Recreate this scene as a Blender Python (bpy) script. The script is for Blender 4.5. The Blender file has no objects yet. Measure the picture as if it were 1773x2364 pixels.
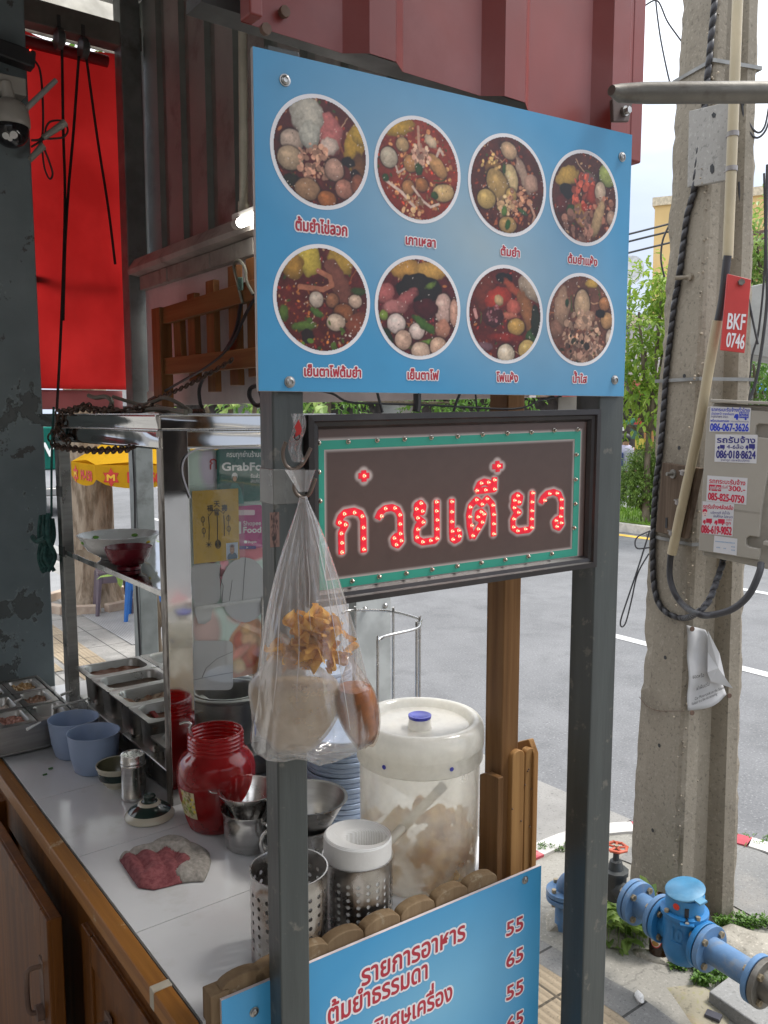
import bpy, bmesh, math, random
import numpy as np
from mathutils import Vector, Matrix
sc = bpy.context.scene
C = sc.collection
R = math.radians
rnd = random.Random(7)
# ------------------------------------------------------------------ camera, sky, sun, exposure
F, PITCH, EYE = 1950.0, 6.58, 2.0          # focal length in photo pixels (photo 1773x2364), tilt, eye height over the pavement
cam = bpy.data.cameras.new('camera'); cam.sensor_fit = 'VERTICAL'; cam.sensor_height = 24
cam.lens = F / 2364 * 24; cam.clip_start = .02; cam.clip_end = 3000
co = bpy.data.objects.new('camera', cam); C.objects.link(co)
co.location = (0, 0, EYE); co.rotation_euler = (R(90 - PITCH), 0, 0); sc.camera = co
wd = bpy.data.worlds.new('World'); sc.world = wd; wd.use_nodes = True
wn, wl = wd.node_tree.nodes, wd.node_tree.links
SUN_EL, SUN_ROT = R(58), R(75)
sky = wn.new('ShaderNodeTexSky'); sky.sky_type = 'NISHITA'; sky.sun_disc = False
sky.sun_elevation = SUN_EL; sky.sun_rotation = SUN_ROT; sky.air_density = 1.0; sky.dust_density = 1.5
wtc = wn.new('ShaderNodeTexCoord'); wno = wn.new('ShaderNodeTexNoise'); wno.inputs['Scale'].default_value = 2.2
wno.inputs['Detail'].default_value = 5; wno.inputs['Roughness'].default_value = .5
wmp = wn.new('ShaderNodeMapping'); wmp.inputs['Scale'].default_value = (1, 1, 2.2); wmp.inputs['Location'].default_value = (.35, .2, .1)
wl.new(wtc.outputs['Generated'], wmp.inputs[0]); wl.new(wmp.outputs[0], wno.inputs['Vector'])
wr = wn.new('ShaderNodeMapRange'); wr.inputs[1].default_value = .36; wr.inputs[2].default_value = .56
wr.inputs[3].default_value = .45; wr.inputs[4].default_value = .97
wl.new(wno.outputs['Fac'], wr.inputs[0])
wm = wn.new('ShaderNodeMix'); wm.data_type = 'RGBA'; wm.inputs[7].default_value = (9.0, 9.2, 9.5, 1)   # bright overcast cloud
wl.new(wr.outputs[0], wm.inputs[0]); wl.new(sky.outputs[0], wm.inputs[6])
wsx = wn.new('ShaderNodeSeparateXYZ'); wl.new(wtc.outputs['Generated'], wsx.inputs[0])       # a paler blue band low in the sky, cloud above
wma = wn.new('ShaderNodeMath'); wma.operation = 'MULTIPLY_ADD'; wl.new(wno.outputs['Fac'], wma.inputs[0]); wma.inputs[1].default_value = .35; wl.new(wsx.outputs[2], wma.inputs[2])
wr2 = wn.new('ShaderNodeMapRange'); wr2.interpolation_type = 'SMOOTHSTEP'; wr2.inputs[1].default_value = .34; wr2.inputs[2].default_value = .56; wl.new(wma.outputs[0], wr2.inputs[0])
wm2 = wn.new('ShaderNodeMix'); wm2.data_type = 'RGBA'; wm2.inputs[6].default_value = (3.1, 3.5, 4.3, 1); wl.new(wr2.outputs[0], wm2.inputs[0]); wl.new(wm.outputs[2], wm2.inputs[7])
wl.new(wm2.outputs[2], wn['Background'].inputs[0]); wn['Background'].inputs[1].default_value = .1
sl = bpy.data.lights.new('sun', 'SUN'); sl.energy = 1.3; sl.angle = R(14); sl.color = (1, .96, .9)
so = bpy.data.objects.new('sun', sl); C.objects.link(so)
sd = Vector((math.sin(SUN_ROT) * math.cos(SUN_EL), math.cos(SUN_ROT) * math.cos(SUN_EL), math.sin(SUN_EL)))
so.rotation_euler = sd.to_track_quat('Z', 'Y').to_euler(); so.location = sd * 40
sc.view_settings.view_transform = 'Standard'; sc.view_settings.look = 'None'
sc.view_settings.exposure = 1.35; sc.view_settings.gamma = 1; sc.view_settings.use_curve_mapping = False
sc.render.engine = 'CYCLES'
try:
    sc.cycles.use_denoising = True; sc.cycles.max_bounces = 14; sc.cycles.transparent_max_bounces = 40
    sc.cycles.diffuse_bounces = 6; sc.cycles.caustics_reflective = False; sc.cycles.caustics_refractive = False
    sc.cycles.sample_clamp_indirect = 6
except Exception: pass

# ------------------------------------------------------------------ helpers: photo pixels to places in the world
cp, sp = math.cos(R(PITCH)), math.sin(R(PITCH))
CAM = Vector((0, 0, EYE))
def ray(u, v):
    x, z = (u - 886.5) / F, -(v - 1182) / F
    return Vector((x, cp + z * sp, -sp + z * cp))
def pz(u, v, z): d = ray(u, v); return CAM + d * ((z - EYE) / d.z)
def py(u, v, y): d = ray(u, v); return CAM + d * (y / d.y)
def pp(u, v, p0, n): d = ray(u, v); return CAM + d * ((Vector(p0) - CAM).dot(n) / d.dot(n))
class Frame:                                 # an upright plane: origin, direction along it; n faces the camera
    def __init__(s, o, ang, tilt=0):
        s.o = Vector(o); a = R(ang); s.x = Vector((math.sin(a), math.cos(a), 0)); s.z = Vector((0, 0, 1))
        s.n = Vector((math.cos(a), -math.sin(a), 0))
        if s.n.dot(CAM - s.o) < 0: s.n = -s.n
    def px(s, u, v):
        p = pp(u, v, s.o, s.n) - s.o; return (p.dot(s.x), p.dot(s.z))
    def pt(s, a, b, off=0): return s.o + s.x * a + s.z * b + s.n * off
    def P(s, u, v, off=0): return s.pt(*s.px(u, v), off)
O = Vector((-.263, 1.134, 0))                # near front corner of the counter; T across it, N along it
T = Vector((math.sin(R(53)), math.cos(R(53)), 0)); N = Vector((-math.cos(R(53)), math.sin(R(53)), 0)); Z = Vector((0, 0, 1))
def Q(t, n, z=0): return O + T * t + N * n + Z * z
def fn(n0): return Frame(Q(0, n0), 53)       # planes across the counter
def ft(t0): f = Frame(Q(t0, 0), -37); return f   # planes along the counter
CZ = 1.12                                    # counter top

# ------------------------------------------------------------------ materials
def s2l(c):
    return tuple(((x / 255) / 12.92 if x / 255 <= .04045 else ((x / 255 + .055) / 1.055) ** 2.4) for x in c)
def new_mat(name):
    m = bpy.data.materials.new(name); m.use_nodes = True
    nt = m.node_tree; b = nt.nodes['Principled BSDF']
    return m, nt.nodes, nt.links, b
def coords(n, l, scale=(1, 1, 1), rotz=0):
    tc = n.new('ShaderNodeTexCoord'); mp = n.new('ShaderNodeMapping')
    mp.inputs['Rotation'].default_value = (0, 0, rotz); 
    m2 = n.new('ShaderNodeMapping'); m2.inputs['Scale'].default_value = scale
    l.new(tc.outputs['Object'], mp.inputs[0]); l.new(mp.outputs[0], m2.inputs[0]); return m2.outputs[0]
def noise(n, l, vec, scale, detail=5, rough=.55):
    t = n.new('ShaderNodeTexNoise'); t.inputs['Scale'].default_value = scale; t.inputs['Detail'].default_value = detail
    t.inputs['Roughness'].default_value = rough; l.new(vec, t.inputs['Vector']); return t.outputs['Fac']
def mrange(n, l, x, a, b, c=0, d=1):
    t = n.new('ShaderNodeMapRange'); t.inputs[1].default_value = a; t.inputs[2].default_value = b
    t.inputs[3].default_value = c; t.inputs[4].default_value = d; l.new(x, t.inputs[0]); return t.outputs[0]
def mixc(n, l, fac, a, b):
    t = n.new('ShaderNodeMix'); t.data_type = 'RGBA'
    if isinstance(fac, (int, float)): t.inputs[0].default_value = fac
    else: l.new(fac, t.inputs[0])
    for k, x in ((6, a), (7, b)):
        if isinstance(x, tuple): t.inputs[k].default_value = (*x[:3], 1)
        else: l.new(x, t.inputs[k])
    return t.outputs[2]
def bump(n, l, b, h, strength=.3, dist=.002):
    t = n.new('ShaderNodeBump'); t.inputs['Strength'].default_value = strength; t.inputs['Distance'].default_value = dist
    l.new(h, t.inputs['Height']); l.new(t.outputs[0], b.inputs['Normal'])
MATS = {}
def mat(name, col, rough=.5, metal=0, var=.15, scale=9, bmp=0, bscale=80, col2=None, stretch=(1, 1, 1), rotz=0, lo=.4, hi=.6, spec=.5,
        dirt=None, dlo=.55, dhi=.7, dscale=4, bd=.002, detail=5):
    """plain surface: two tones by noise, optional dirt/wear patches, optional bump"""
    if name in MATS: return MATS[name]
    m, n, l, b = new_mat(name); vec = coords(n, l, stretch, rotz)
    f = mrange(n, l, noise(n, l, vec, scale, detail), lo, hi)
    c2 = col2 if col2 else tuple(min(1, x * (1 + var)) for x in col); c1 = col if col2 else tuple(x * (1 - var) for x in col)
    out = mixc(n, l, f, c1, c2)
    if dirt: out = mixc(n, l, mrange(n, l, noise(n, l, coords(n, l), dscale, 8, .65), dlo, dhi), out, dirt)
    l.new(out, b.inputs['Base Color'])
    b.inputs['Roughness'].default_value = rough; b.inputs['Metallic'].default_value = metal
    b.inputs['Specular IOR Level'].default_value = spec
    rn = mrange(n, l, noise(n, l, vec, scale * 2.3, 4), .3, .7, max(.02, rough * .8), min(1, rough * 1.25)); l.new(rn, b.inputs['Roughness'])
    if bmp: bump(n, l, b, noise(n, l, vec, bscale, 6, .6), bmp, bd)
    MATS[name] = m; return m
def wood(name, col, col2, axis='z', rotz=0, rough=.45, wear=None, scale=1.0, wlo=.58, whi=.7):
    if name in MATS: return MATS[name]
    m, n, l, b = new_mat(name)
    s = {'x': (1.5, 40, 40), 'y': (40, 1.5, 40), 'z': (40, 40, 1.5)}[axis]
    vec = coords(n, l, tuple(q * scale for q in s), rotz)
    g = noise(n, l, vec, 1.0, 8, .65); f = mrange(n, l, g, .32, .68)
    out = mixc(n, l, f, col, col2)
    big = noise(n, l, coords(n, l, tuple(q * scale * .13 for q in s), rotz), 1.0, 3)
    out = mixc(n, l, mrange(n, l, big, .45, .7, 0, .6), out, tuple(x * .45 for x in col))
    if wear: out = mixc(n, l, mrange(n, l, noise(n, l, coords(n, l), 22, 8, .7), wlo, whi), out, wear)
    l.new(out, b.inputs['Base Color']); b.inputs['Roughness'].default_value = rough; b.inputs['Specular IOR Level'].default_value = .22
    bump(n, l, b, g, .35, .002); MATS[name] = m; return m
def paintmat(name, rough=.4, spec=.5):       # colour attribute "Col": things that are printed
    if name in MATS: return MATS[name]
    m, n, l, b = new_mat(name); a = n.new('ShaderNodeVertexColor'); a.layer_name = 'Col'
    l.new(a.outputs[0], b.inputs['Base Color']); b.inputs['Roughness'].default_value = rough
    b.inputs['Specular IOR Level'].default_value = spec; MATS[name] = m; return m
def steel(name, col=(.62, .61, .59), rough=.22, stretch=(6, 6, 60), bmp=.12):
    if name in MATS: return MATS[name]
    m, n, l, b = new_mat(name); vec = coords(n, l, stretch)
    h = noise(n, l, vec, 1.5, 6); l.new(mixc(n, l, mrange(n, l, h, .35, .65), tuple(x * .8 for x in col), col), b.inputs['Base Color'])
    b.inputs['Metallic'].default_value = 1
    l.new(mrange(n, l, noise(n, l, coords(n, l), 14, 6), .3, .7, rough * .6, rough * 1.6), b.inputs['Roughness'])
    bump(n, l, b, noise(n, l, coords(n, l), 5, 3), bmp, .01); MATS[name] = m; return m
def thin(name, col=(.9, .95, .93), tr=.9, gloss_rough=.02, haze=0.0, hcol=(.9, .9, .9), wrinkle=0, wscale=30, stretch=(1, 1, 1), f0=.06, tlf=.55):
    """thin clear sheet: transparent, a fresnel reflection, and a little milky diffuse + translucent body"""
    if name in MATS: return MATS[name]
    m, n, l, b = new_mat(name); n.remove(b); out = n['Material Output']
    tb = n.new('ShaderNodeBsdfTransparent'); tb.inputs[0].default_value = (*[x * tr for x in col], 1)
    gb = n.new('ShaderNodeBsdfGlossy'); gb.inputs['Roughness'].default_value = gloss_rough
    lw = n.new('ShaderNodeLayerWeight'); lw.inputs[0].default_value = .35
    fr = mrange(n, l, lw.outputs['Facing'], 0, 1, f0, .75)
    pw = n.new('ShaderNodeMath'); pw.operation = 'POWER'; l.new(fr, pw.inputs[0]); pw.inputs[1].default_value = 1.3
    mx = n.new('ShaderNodeMixShader'); l.new(pw.outputs[0], mx.inputs[0]); l.new(tb.outputs[0], mx.inputs[1]); l.new(gb.outputs[0], mx.inputs[2])
    res = mx.outputs[0]
    if haze:
        db = n.new('ShaderNodeBsdfDiffuse'); db.inputs[0].default_value = (*hcol, 1)
        tl = n.new('ShaderNodeBsdfTranslucent'); tl.inputs[0].default_value = (*hcol, 1)
        m1 = n.new('ShaderNodeMixShader'); m1.inputs[0].default_value = tlf; l.new(db.outputs[0], m1.inputs[1]); l.new(tl.outputs[0], m1.inputs[2])
        m2 = n.new('ShaderNodeMixShader'); hf = mrange(n, l, noise(n, l, coords(n, l, stretch), 12, 5), .3, .7, haze * .6, min(1, haze * 1.4)); l.new(hf, m2.inputs[0])
        l.new(res, m2.inputs[1]); l.new(m1.outputs[0], m2.inputs[2]); res = m2.outputs[0]
    if wrinkle:
        bp = n.new('ShaderNodeBump'); bp.inputs['Strength'].default_value = wrinkle; bp.inputs['Distance'].default_value = .006
        l.new(noise(n, l, coords(n, l, stretch), wscale, 4), bp.inputs['Height'])
        l.new(bp.outputs[0], gb.inputs['Normal'])
    l.new(res, out.inputs[0]); MATS[name] = m; return m
def cloth(name, col, trans=.4, col2=None, scale=6, rough=.8):
    if name in MATS: return MATS[name]
    m, n, l, b = new_mat(name); n.remove(b); out = n['Material Output']
    f = mrange(n, l, noise(n, l, coords(n, l), scale, 5), .35, .65)
    c = mixc(n, l, f, tuple(x * .88 for x in col), col2 or col)
    db = n.new('ShaderNodeBsdfDiffuse'); tl = n.new('ShaderNodeBsdfTranslucent'); l.new(c, db.inputs[0]); l.new(c, tl.inputs[0])
    mx = n.new('ShaderNodeMixShader'); mx.inputs[0].default_value = trans; l.new(db.outputs[0], mx.inputs[1]); l.new(tl.outputs[0], mx.inputs[2])
    l.new(mx.outputs[0], out.inputs[0]); MATS[name] = m; return m
def foliage(name, a, b_, trans=.35):
    if name in MATS: return MATS[name]
    m, n, l, b = new_mat(name); n.remove(b); out = n['Material Output']
    g = n.new('ShaderNodeNewGeometry'); c = mixc(n, l, g.outputs['Random Per Island'], a, b_)
    db = n.new('ShaderNodeBsdfPrincipled'); db.inputs['Roughness'].default_value = .45; tl = n.new('ShaderNodeBsdfTranslucent'); l.new(c, db.inputs['Base Color']); l.new(c, tl.inputs[0])
    mx = n.new('ShaderNodeMixShader'); mx.inputs[0].default_value = trans; l.new(db.outputs[0], mx.inputs[1]); l.new(tl.outputs[0], mx.inputs[2])
    l.new(mx.outputs[0], out.inputs[0]); MATS[name] = m; return m
def emit(name, col, strength):
    if name in MATS: return MATS[name]
    m, n, l, b = new_mat(name); b.inputs['Base Color'].default_value = (*col, 1); b.inputs['Emission Color'].default_value = (*col, 1)
    b.inputs['Emission Strength'].default_value = strength; MATS[name] = m; return m
def flat(name, col, rough=.5, metal=0): return mat(name, col, rough, metal, var=.06, scale=25)

# ------------------------------------------------------------------ mesh builder
class MB:
    def __init__(s): s.v = []; s.f = []; s.mi = []; s.m = 0; s.sm = []; s.smooth = False
    def add(s, vs, fs):
        k = len(s.v); s.v += [tuple(x) for x in vs]
        for f in fs: s.f.append([i + k for i in f]); s.mi.append(s.m); s.sm.append(s.smooth)
        return s
    def box(s, c, sx, sy, sz, ax=Vector((1, 0, 0)), ay=None, az=Z):   # centre, full sizes along the three axes
        c = Vector(c); ay = ay or az.cross(ax)
        vs = [c + ax * (sx * i / 2) + ay * (sy * j / 2) + az * (sz * k / 2) for i in (-1, 1) for j in (-1, 1) for k in (-1, 1)]
        fs = [(0, 1, 3, 2), (4, 6, 7, 5), (0, 4, 5, 1), (2, 3, 7, 6), (0, 2, 6, 4), (1, 5, 7, 3)]
        if ax.cross(ay).dot(az) < 0: fs = [f[::-1] for f in fs]
        return s.add(vs, fs)
    def prism(s, pts, d):                                            # closed outline (3D points) pushed back along d
        n = len(pts); d = Vector(d); vs = [Vector(p) for p in pts] + [Vector(p) + d for p in pts]
        nrm = Vector((0, 0, 0))
        for i in range(n): nrm += Vector(pts[i]).cross(Vector(pts[(i + 1) % n]))
        a, b = list(range(n)), list(range(2 * n - 1, n - 1, -1)); sides = [(i, i + n, (i + 1) % n + n, (i + 1) % n) for i in range(n)]
        if nrm.dot(d) > 0: a = a[::-1]; b = b[::-1]; sides = [q[::-1] for q in sides]
        return s.add(vs, [a, b] + sides)
    def bar(s, a, b, w, h, up=Z):                                     # rectangular bar from a to b
        a, b = Vector(a), Vector(b); d = (b - a); L = d.length; d.normalize()
        side = up.cross(d)
        if side.length < 1e-4: side = Vector((1, 0, 0))
        side.normalize(); u2 = d.cross(side)
        return s.box((a + b) / 2, L, w, h, d, side, u2)
    def tube(s, pts, r, seg=8, cap=True, closed=False):
        pts = [Vector(p) for p in pts]; n = len(pts); rs = r if isinstance(r, (list, tuple)) else [r] * n
        vs = []; up = None
        for i, p in enumerate(pts):
            if closed: d = pts[(i + 1) % n] - pts[i - 1]
            else: d = (pts[min(i + 1, n - 1)] - pts[max(i - 1, 0)])
            if d.length < 1e-9: d = Vector((0, 0, 1))
            d.normalize()
            if up is None: up = d.orthogonal().normalized()
            else: up = (up - d * up.dot(d)); up = up.normalized() if up.length > 1e-6 else d.orthogonal().normalized()
            w = d.cross(up)
            for k in range(seg):
                a = 2 * math.pi * k / seg; vs.append(p + (up * math.cos(a) + w * math.sin(a)) * rs[i])
        fs = []
        for i in range(n if closed else n - 1):
            j = (i + 1) % n
            for k in range(seg): fs.append((i * seg + k, i * seg + (k + 1) % seg, j * seg + (k + 1) % seg, j * seg + k))
        if cap and not closed: fs += [tuple(range(seg))[::-1], tuple(range((n - 1) * seg, n * seg))]
        q = s.smooth; s.smooth = True; s.add(vs, fs); s.smooth = q; return s
    def lathe(s, prof, c=(0, 0, 0), seg=32, mats=None, ax=None, sx=1, sy=1):
        c = Vector(c); n = len(prof); q, mm = s.smooth, s.m; s.smooth = True
        if ax is not None:
            az = Vector(ax).normalized(); a1 = az.orthogonal().normalized(); a2 = az.cross(a1)
        else: az, a1, a2 = Z, Vector((1, 0, 0)), Vector((0, 1, 0))
        vs = []
        for (r, z) in prof:
            for k in range(seg):
                a = 2 * math.pi * k / seg; vs.append(c + a1 * (r * math.cos(a) * sx) + a2 * (r * math.sin(a) * sy) + az * z)
        k0 = len(s.v); s.v += [tuple(x) for x in vs]
        for i in range(n - 1):
            if mats: s.m = mats[i]
            for k in range(seg):
                s.f.append([k0 + i * seg + k, k0 + i * seg + (k + 1) % seg, k0 + (i + 1) * seg + (k + 1) % seg, k0 + (i + 1) * seg + k]); s.mi.append(s.m); s.sm.append(True)
        if prof[0][0] > 1e-5: s.f.append([k0 + k for k in range(seg)][::-1]); s.mi.append(mats[0] if mats else s.m); s.sm.append(False)
        if prof[-1][0] > 1e-5: s.f.append([k0 + (n - 1) * seg + k for k in range(seg)]); s.mi.append(mats[-1] if mats else s.m); s.sm.append(False)
        s.smooth, s.m = q, mm; return s
    def ball(s, c, r, seg=10, rings=6, sz=1):
        return s.lathe([(max(1e-6, r * math.sin(math.pi * i / rings)), -r * sz * math.cos(math.pi * i / rings)) for i in range(rings + 1)], c, seg)
    def grid(s, fnc, nu, nv, closed_u=False):
        vs = [fnc(i / (nu if closed_u else nu - 1), j / (nv - 1)) for j in range(nv) for i in range(nu)]
        fs = []
        for j in range(nv - 1):
            for i in range(nu if closed_u else nu - 1):
                k = (i + 1) % nu; fs.append((j * nu + i, j * nu + k, (j + 1) * nu + k, (j + 1) * nu + i))
        q = s.smooth; s.smooth = True; s.add(vs, fs); s.smooth = q; return s
def build(name, mb, m, parent=None, bevel=0, sub=0, solid=0, seg=2):
    me = bpy.data.meshes.new(name); me.from_pydata(mb.v, [], mb.f); 
    for x in (m if isinstance(m, (list, tuple)) else [m]): me.materials.append(x)
    me.polygons.foreach_set('material_index', mb.mi); me.polygons.foreach_set('use_smooth', mb.sm)
    if bevel:
        me.polygons.foreach_set('use_smooth', [True] * len(mb.f))
        me.set_sharp_from_angle(angle=R(50)) if not bevel else None
    me.update(); o = bpy.data.objects.new(name, me); C.objects.link(o)
    if any(mb.sm) and not bevel: me.set_sharp_from_angle(angle=R(48))
    if solid: md = o.modifiers.new('s', 'SOLIDIFY'); md.thickness = solid; md.offset = 0
    if bevel: md = o.modifiers.new('b', 'BEVEL'); md.width = bevel; md.segments = seg; md.limit_method = 'ANGLE'; md.angle_limit = R(40); md.harden_normals = True
    if sub: md = o.modifiers.new('u', 'SUBSURF'); md.levels = sub; md.render_levels = sub
    if parent is not None: put(o, parent)
    return o
def put(o, parent):
    o.parent = parent; bpy.context.view_layer.update(); o.matrix_parent_inverse = parent.matrix_world.inverted()
def thing(name, label, cat, loc, group=None):
    o = bpy.data.objects.new(name, None); C.objects.link(o); o.location = Vector(loc); o.empty_display_size = .05
    o['label'] = label; o['category'] = cat
    if group: o['group'] = group
    return o
def tag(o, label, cat, group=None):
    o['label'] = label; o['category'] = cat
    if group: o['group'] = group
    return o
def struct(o): o['kind'] = 'structure'; return o
def stuff(o): o['kind'] = 'stuff'; return o
def dup(root, loc, rotz=0, label=None):
    r = root.copy(); C.objects.link(r); r.location = Vector(loc); r.rotation_euler = (0, 0, rotz)
    if label: r['label'] = label
    for ch in list(root.children):
        c = ch.copy(); C.objects.link(c); c.parent = r
        for g in ch.children:
            d = g.copy(); C.objects.link(d); d.parent = c
    return r
def tpx(pts, Y): return [py(u, v, Y) for u, v in pts]
def curve3(pts, k=6):                       # smooth a polyline (Catmull-Rom)
    P = [Vector(p) for p in pts]; out = []
    for i in range(len(P) - 1):
        p0, p1, p2, p3 = P[max(i - 1, 0)], P[i], P[i + 1], P[min(i + 2, len(P) - 1)]
        for j in range(k):
            t = j / k; out.append(.5 * ((2 * p1) + (p2 - p0) * t + (2 * p0 - 5 * p1 + 4 * p2 - p3) * t * t + (3 * p1 - p0 - 3 * p2 + p3) * t ** 3))
    out.append(P[-1]); return out

# ------------------------------------------------------------------ lettering (the built-in font), laid out letter by letter
GL = {}
def _raw(body):
    c = bpy.data.curves.new('tmp', 'FONT'); c.body = body; c.size = 1; c.resolution_u = 4
    o = bpy.data.objects.new('tmp', c); me = bpy.data.meshes.new_from_object(o)
    v = [(p.co.x, p.co.y) for p in me.vertices]; f = [list(p.vertices) for p in me.polygons]
    bpy.data.objects.remove(o); bpy.data.curves.remove(c); bpy.data.meshes.remove(me); return v, f
def _w(body): v, f = _raw(body); return max(p[0] for p in v) - min(p[0] for p in v)
def glyph(ch):
    if ch not in GL:
        v, f = _raw(ch) if ch.strip() else ([], [])
        adv = _w('\u0e01' + ch + '\u0e01') - _w('\u0e01\u0e01')
        GL[ch] = (v, f, max(0, adv) if adv > .02 else 0)
    return GL[ch]
UPPER = '\u0e31\u0e34\u0e35\u0e36\u0e37'; TONE = '\u0e48\u0e49\u0e4a\u0e4b\u0e4c'
def layout(text, tight=0):
    """2D verts, faces of a line of lettering at size 1"""
    V, Fc = [], []; x = 0
    for i, ch in enumerate(text):
        v, f, adv = glyph(ch); dy = 0
        if ch in TONE and i and (text[i - 1] in UPPER or (i + 1 < len(text) and text[i + 1] == '\u0e33')): dy = .2
        k = len(V); V += [(p[0] + x, p[1] + dy) for p in v]; Fc += [[j + k for j in q] for q in f]
        x += adv - (tight if adv else 0)
    return V, Fc
def text_mb(mb, text, place, x0, x1, ybase, ytop=None, bold=.02, outline=0, mi=0, omi=1, lift=.0006, skew=0, tight=0, align=None):
    """write text between x0 and x1 with its baseline at ybase on a surface; place(a,b,off) gives points. Height keeps
    proportion, or is set so that a consonant reaches ytop."""
    V, Fc = layout(text, tight)
    if not V: return mb
    xa, xb = min(p[0] for p in V), max(p[0] for p in V); sx = (x1 - x0) / (xb - xa)
    sy = (ytop - ybase) / .56 if ytop is not None else sx
    def put_copy(dx, dy, off, m):
        mb.m = m; mb.add([place(x0 + (p[0] - xa + dx / 1) * sx + skew * p[1] * sy, ybase + (p[1] + dy) * sy, off) for p in V], Fc)
    if outline:
        n = 14
        for k in range(n):
            a = 2 * math.pi * k / n; put_copy(outline * math.cos(a) * sy / sx, outline * math.sin(a), lift * .5 + k * lift * .02, omi)
    n = 8 if bold else 1
    for k in range(n):
        a = 2 * math.pi * k / n; put_copy(bold * math.cos(a) * sy / sx, bold * math.sin(a), lift + k * lift * .02, mi)
    mb.m = 0; return mb

# ------------------------------------------------------------------ printed pictures: colours on a fine mesh
def vnoise(w, h, cell, seed):
    g = np.random.RandomState(seed).rand(int(h / cell) + 3, int(w / cell) + 3)
    y = np.arange(h) / cell; x = np.arange(w) / cell; yi = y.astype(int); xi = x.astype(int)
    fy = (y - yi)[:, None]; fx = (x - xi)[None, :]; fy = fy * fy * (3 - 2 * fy); fx = fx * fx * (3 - 2 * fx)
    a = g[yi][:, xi]; b = g[yi][:, xi + 1]; c = g[yi + 1][:, xi]; d = g[yi + 1][:, xi + 1]
    return (a * (1 - fx) + b * fx) * (1 - fy) + (c * (1 - fx) + d * fx) * fy
class Paint:                                 # row 0 is the bottom; drawing units are chosen by the caller
    def __init__(s, w, h, x0, x1, y0, y1, col):
        s.w, s.h = w, h; s.X, s.Y = np.meshgrid(np.linspace(x0, x1, w), np.linspace(y0, y1, h)); s.px = (x1 - x0) / w
        s.c = np.ones((h, w, 3)) * np.array(s2l(col)); s.ext = (x0, x1, y0, y1)
    def blend(s, m, col):
        c = np.array(s2l(col)) if isinstance(col, (tuple, list)) else col
        s.c = s.c * (1 - m[..., None]) + c * m[..., None]
    def fbm(s, cell, seed): return vnoise(s.w, s.h, cell, seed) * .6 + vnoise(s.w, s.h, max(1.5, cell / 2.3), seed + 1) * .4
    def mottle(s, cell, seed, amt): s.c = s.c * (1 + amt * (s.fbm(cell, seed)[..., None] - .5) * 2)
    def ell(s, x, y, rx, ry, col, ang=0, shade=0, soft=1.0, seed=None, wob=0):
        ca, sa = math.cos(ang), math.sin(ang); dx, dy = s.X - x, s.Y - y
        a, b = (dx * ca + dy * sa) / rx, (-dx * sa + dy * ca) / ry; d = np.sqrt(a * a + b * b)
        if wob: d = d + wob * (s.fbm(max(3, .9 * min(rx, ry) / s.px), int(seed or 1)) - .5)
        m = np.clip((1 - d) * min(rx, ry) / (s.px * soft) + .5, 0, 1)
        c = np.array(s2l(col))[None, None, :] * np.ones_like(s.c)
        if shade: c = c * (1 - shade * np.clip(d, 0, 1) ** 2 * .9 + shade * .35 * np.clip(b - a * .3, -1, 1))[..., None]
        if seed is not None: c = c * (1 + .3 * (s.fbm(4, seed)[..., None] - .5))
        s.c = s.c * (1 - m[..., None]) + c * m[..., None]
    def seg(s, x0, y0, x1, y1, r, col, soft=1.0):
        dx, dy = x1 - x0, y1 - y0; L = dx * dx + dy * dy + 1e-12
        t = np.clip(((s.X - x0) * dx + (s.Y - y0) * dy) / L, 0, 1)
        d = np.hypot(s.X - x0 - t * dx, s.Y - y0 - t * dy); s.blend(np.clip((r - d) / (s.px * soft) + .5, 0, 1), col)
    def line(s, pts, r, col):
        for a, b in zip(pts[:-1], pts[1:]): s.seg(*a, *b, r, col)
    def rect(s, x0, x1, y0, y1, col, soft=1.0):
        m = np.minimum(np.minimum(s.X - x0, x1 - s.X), np.minimum(s.Y - y0, y1 - s.Y)); s.blend(np.clip(m / (s.px * soft) + .5, 0, 1), col)
    def bits(s, x, y, r, n, size, col, seed, var=.35):
        q = random.Random(seed)
        for _ in range(n):
            a, d = q.random() * 6.28, r * math.sqrt(q.random()); k = 1 + var * (q.random() - .5) * 2; z = size * (.5 + q.random())
            s.ell(x + d * math.cos(a), y + d * math.sin(a), z, z * (.4 + .6 * q.random()), tuple(min(255, c * k) for c in col), q.random() * 3)
    def mesh(s, name, place, m, parent=None, mask=None):
        h, w = s.h, s.w; me = bpy.data.meshes.new(name)
        V = [place(s.X[j, i], s.Y[j, i]) for j in range(h) for i in range(w)]
        idx = np.arange(h * w).reshape(h, w)
        q = np.stack([idx[:-1, :-1], idx[:-1, 1:], idx[1:, 1:], idx[1:, :-1]], -1).reshape(-1, 4)
        if mask is not None:
            mk = mask(s.X, s.Y); k = (mk[:-1, :-1] & mk[:-1, 1:] & mk[1:, 1:] & mk[1:, :-1]).reshape(-1); q = q[k]
        me.from_pydata([tuple(p) for p in V], [], q.tolist())
        a = me.color_attributes.new('Col', 'FLOAT_COLOR', 'POINT'); d = np.ones((h * w, 4), np.float32); d[:, :3] = np.clip(s.c.reshape(-1, 3), 0, 1)
        a.data.foreach_set('color', d.ravel()); me.materials.append(m)
        if mask is not None:
            bm = bmesh.new(); bm.from_mesh(me); bmesh.ops.delete(bm, geom=[v for v in bm.verts if not v.link_faces], context='VERTS'); bm.to_mesh(me); bm.free()
        me.update(); o = bpy.data.objects.new(name, me); C.objects.link(o)
        if parent is not None: put(o, parent)
        return o
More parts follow.
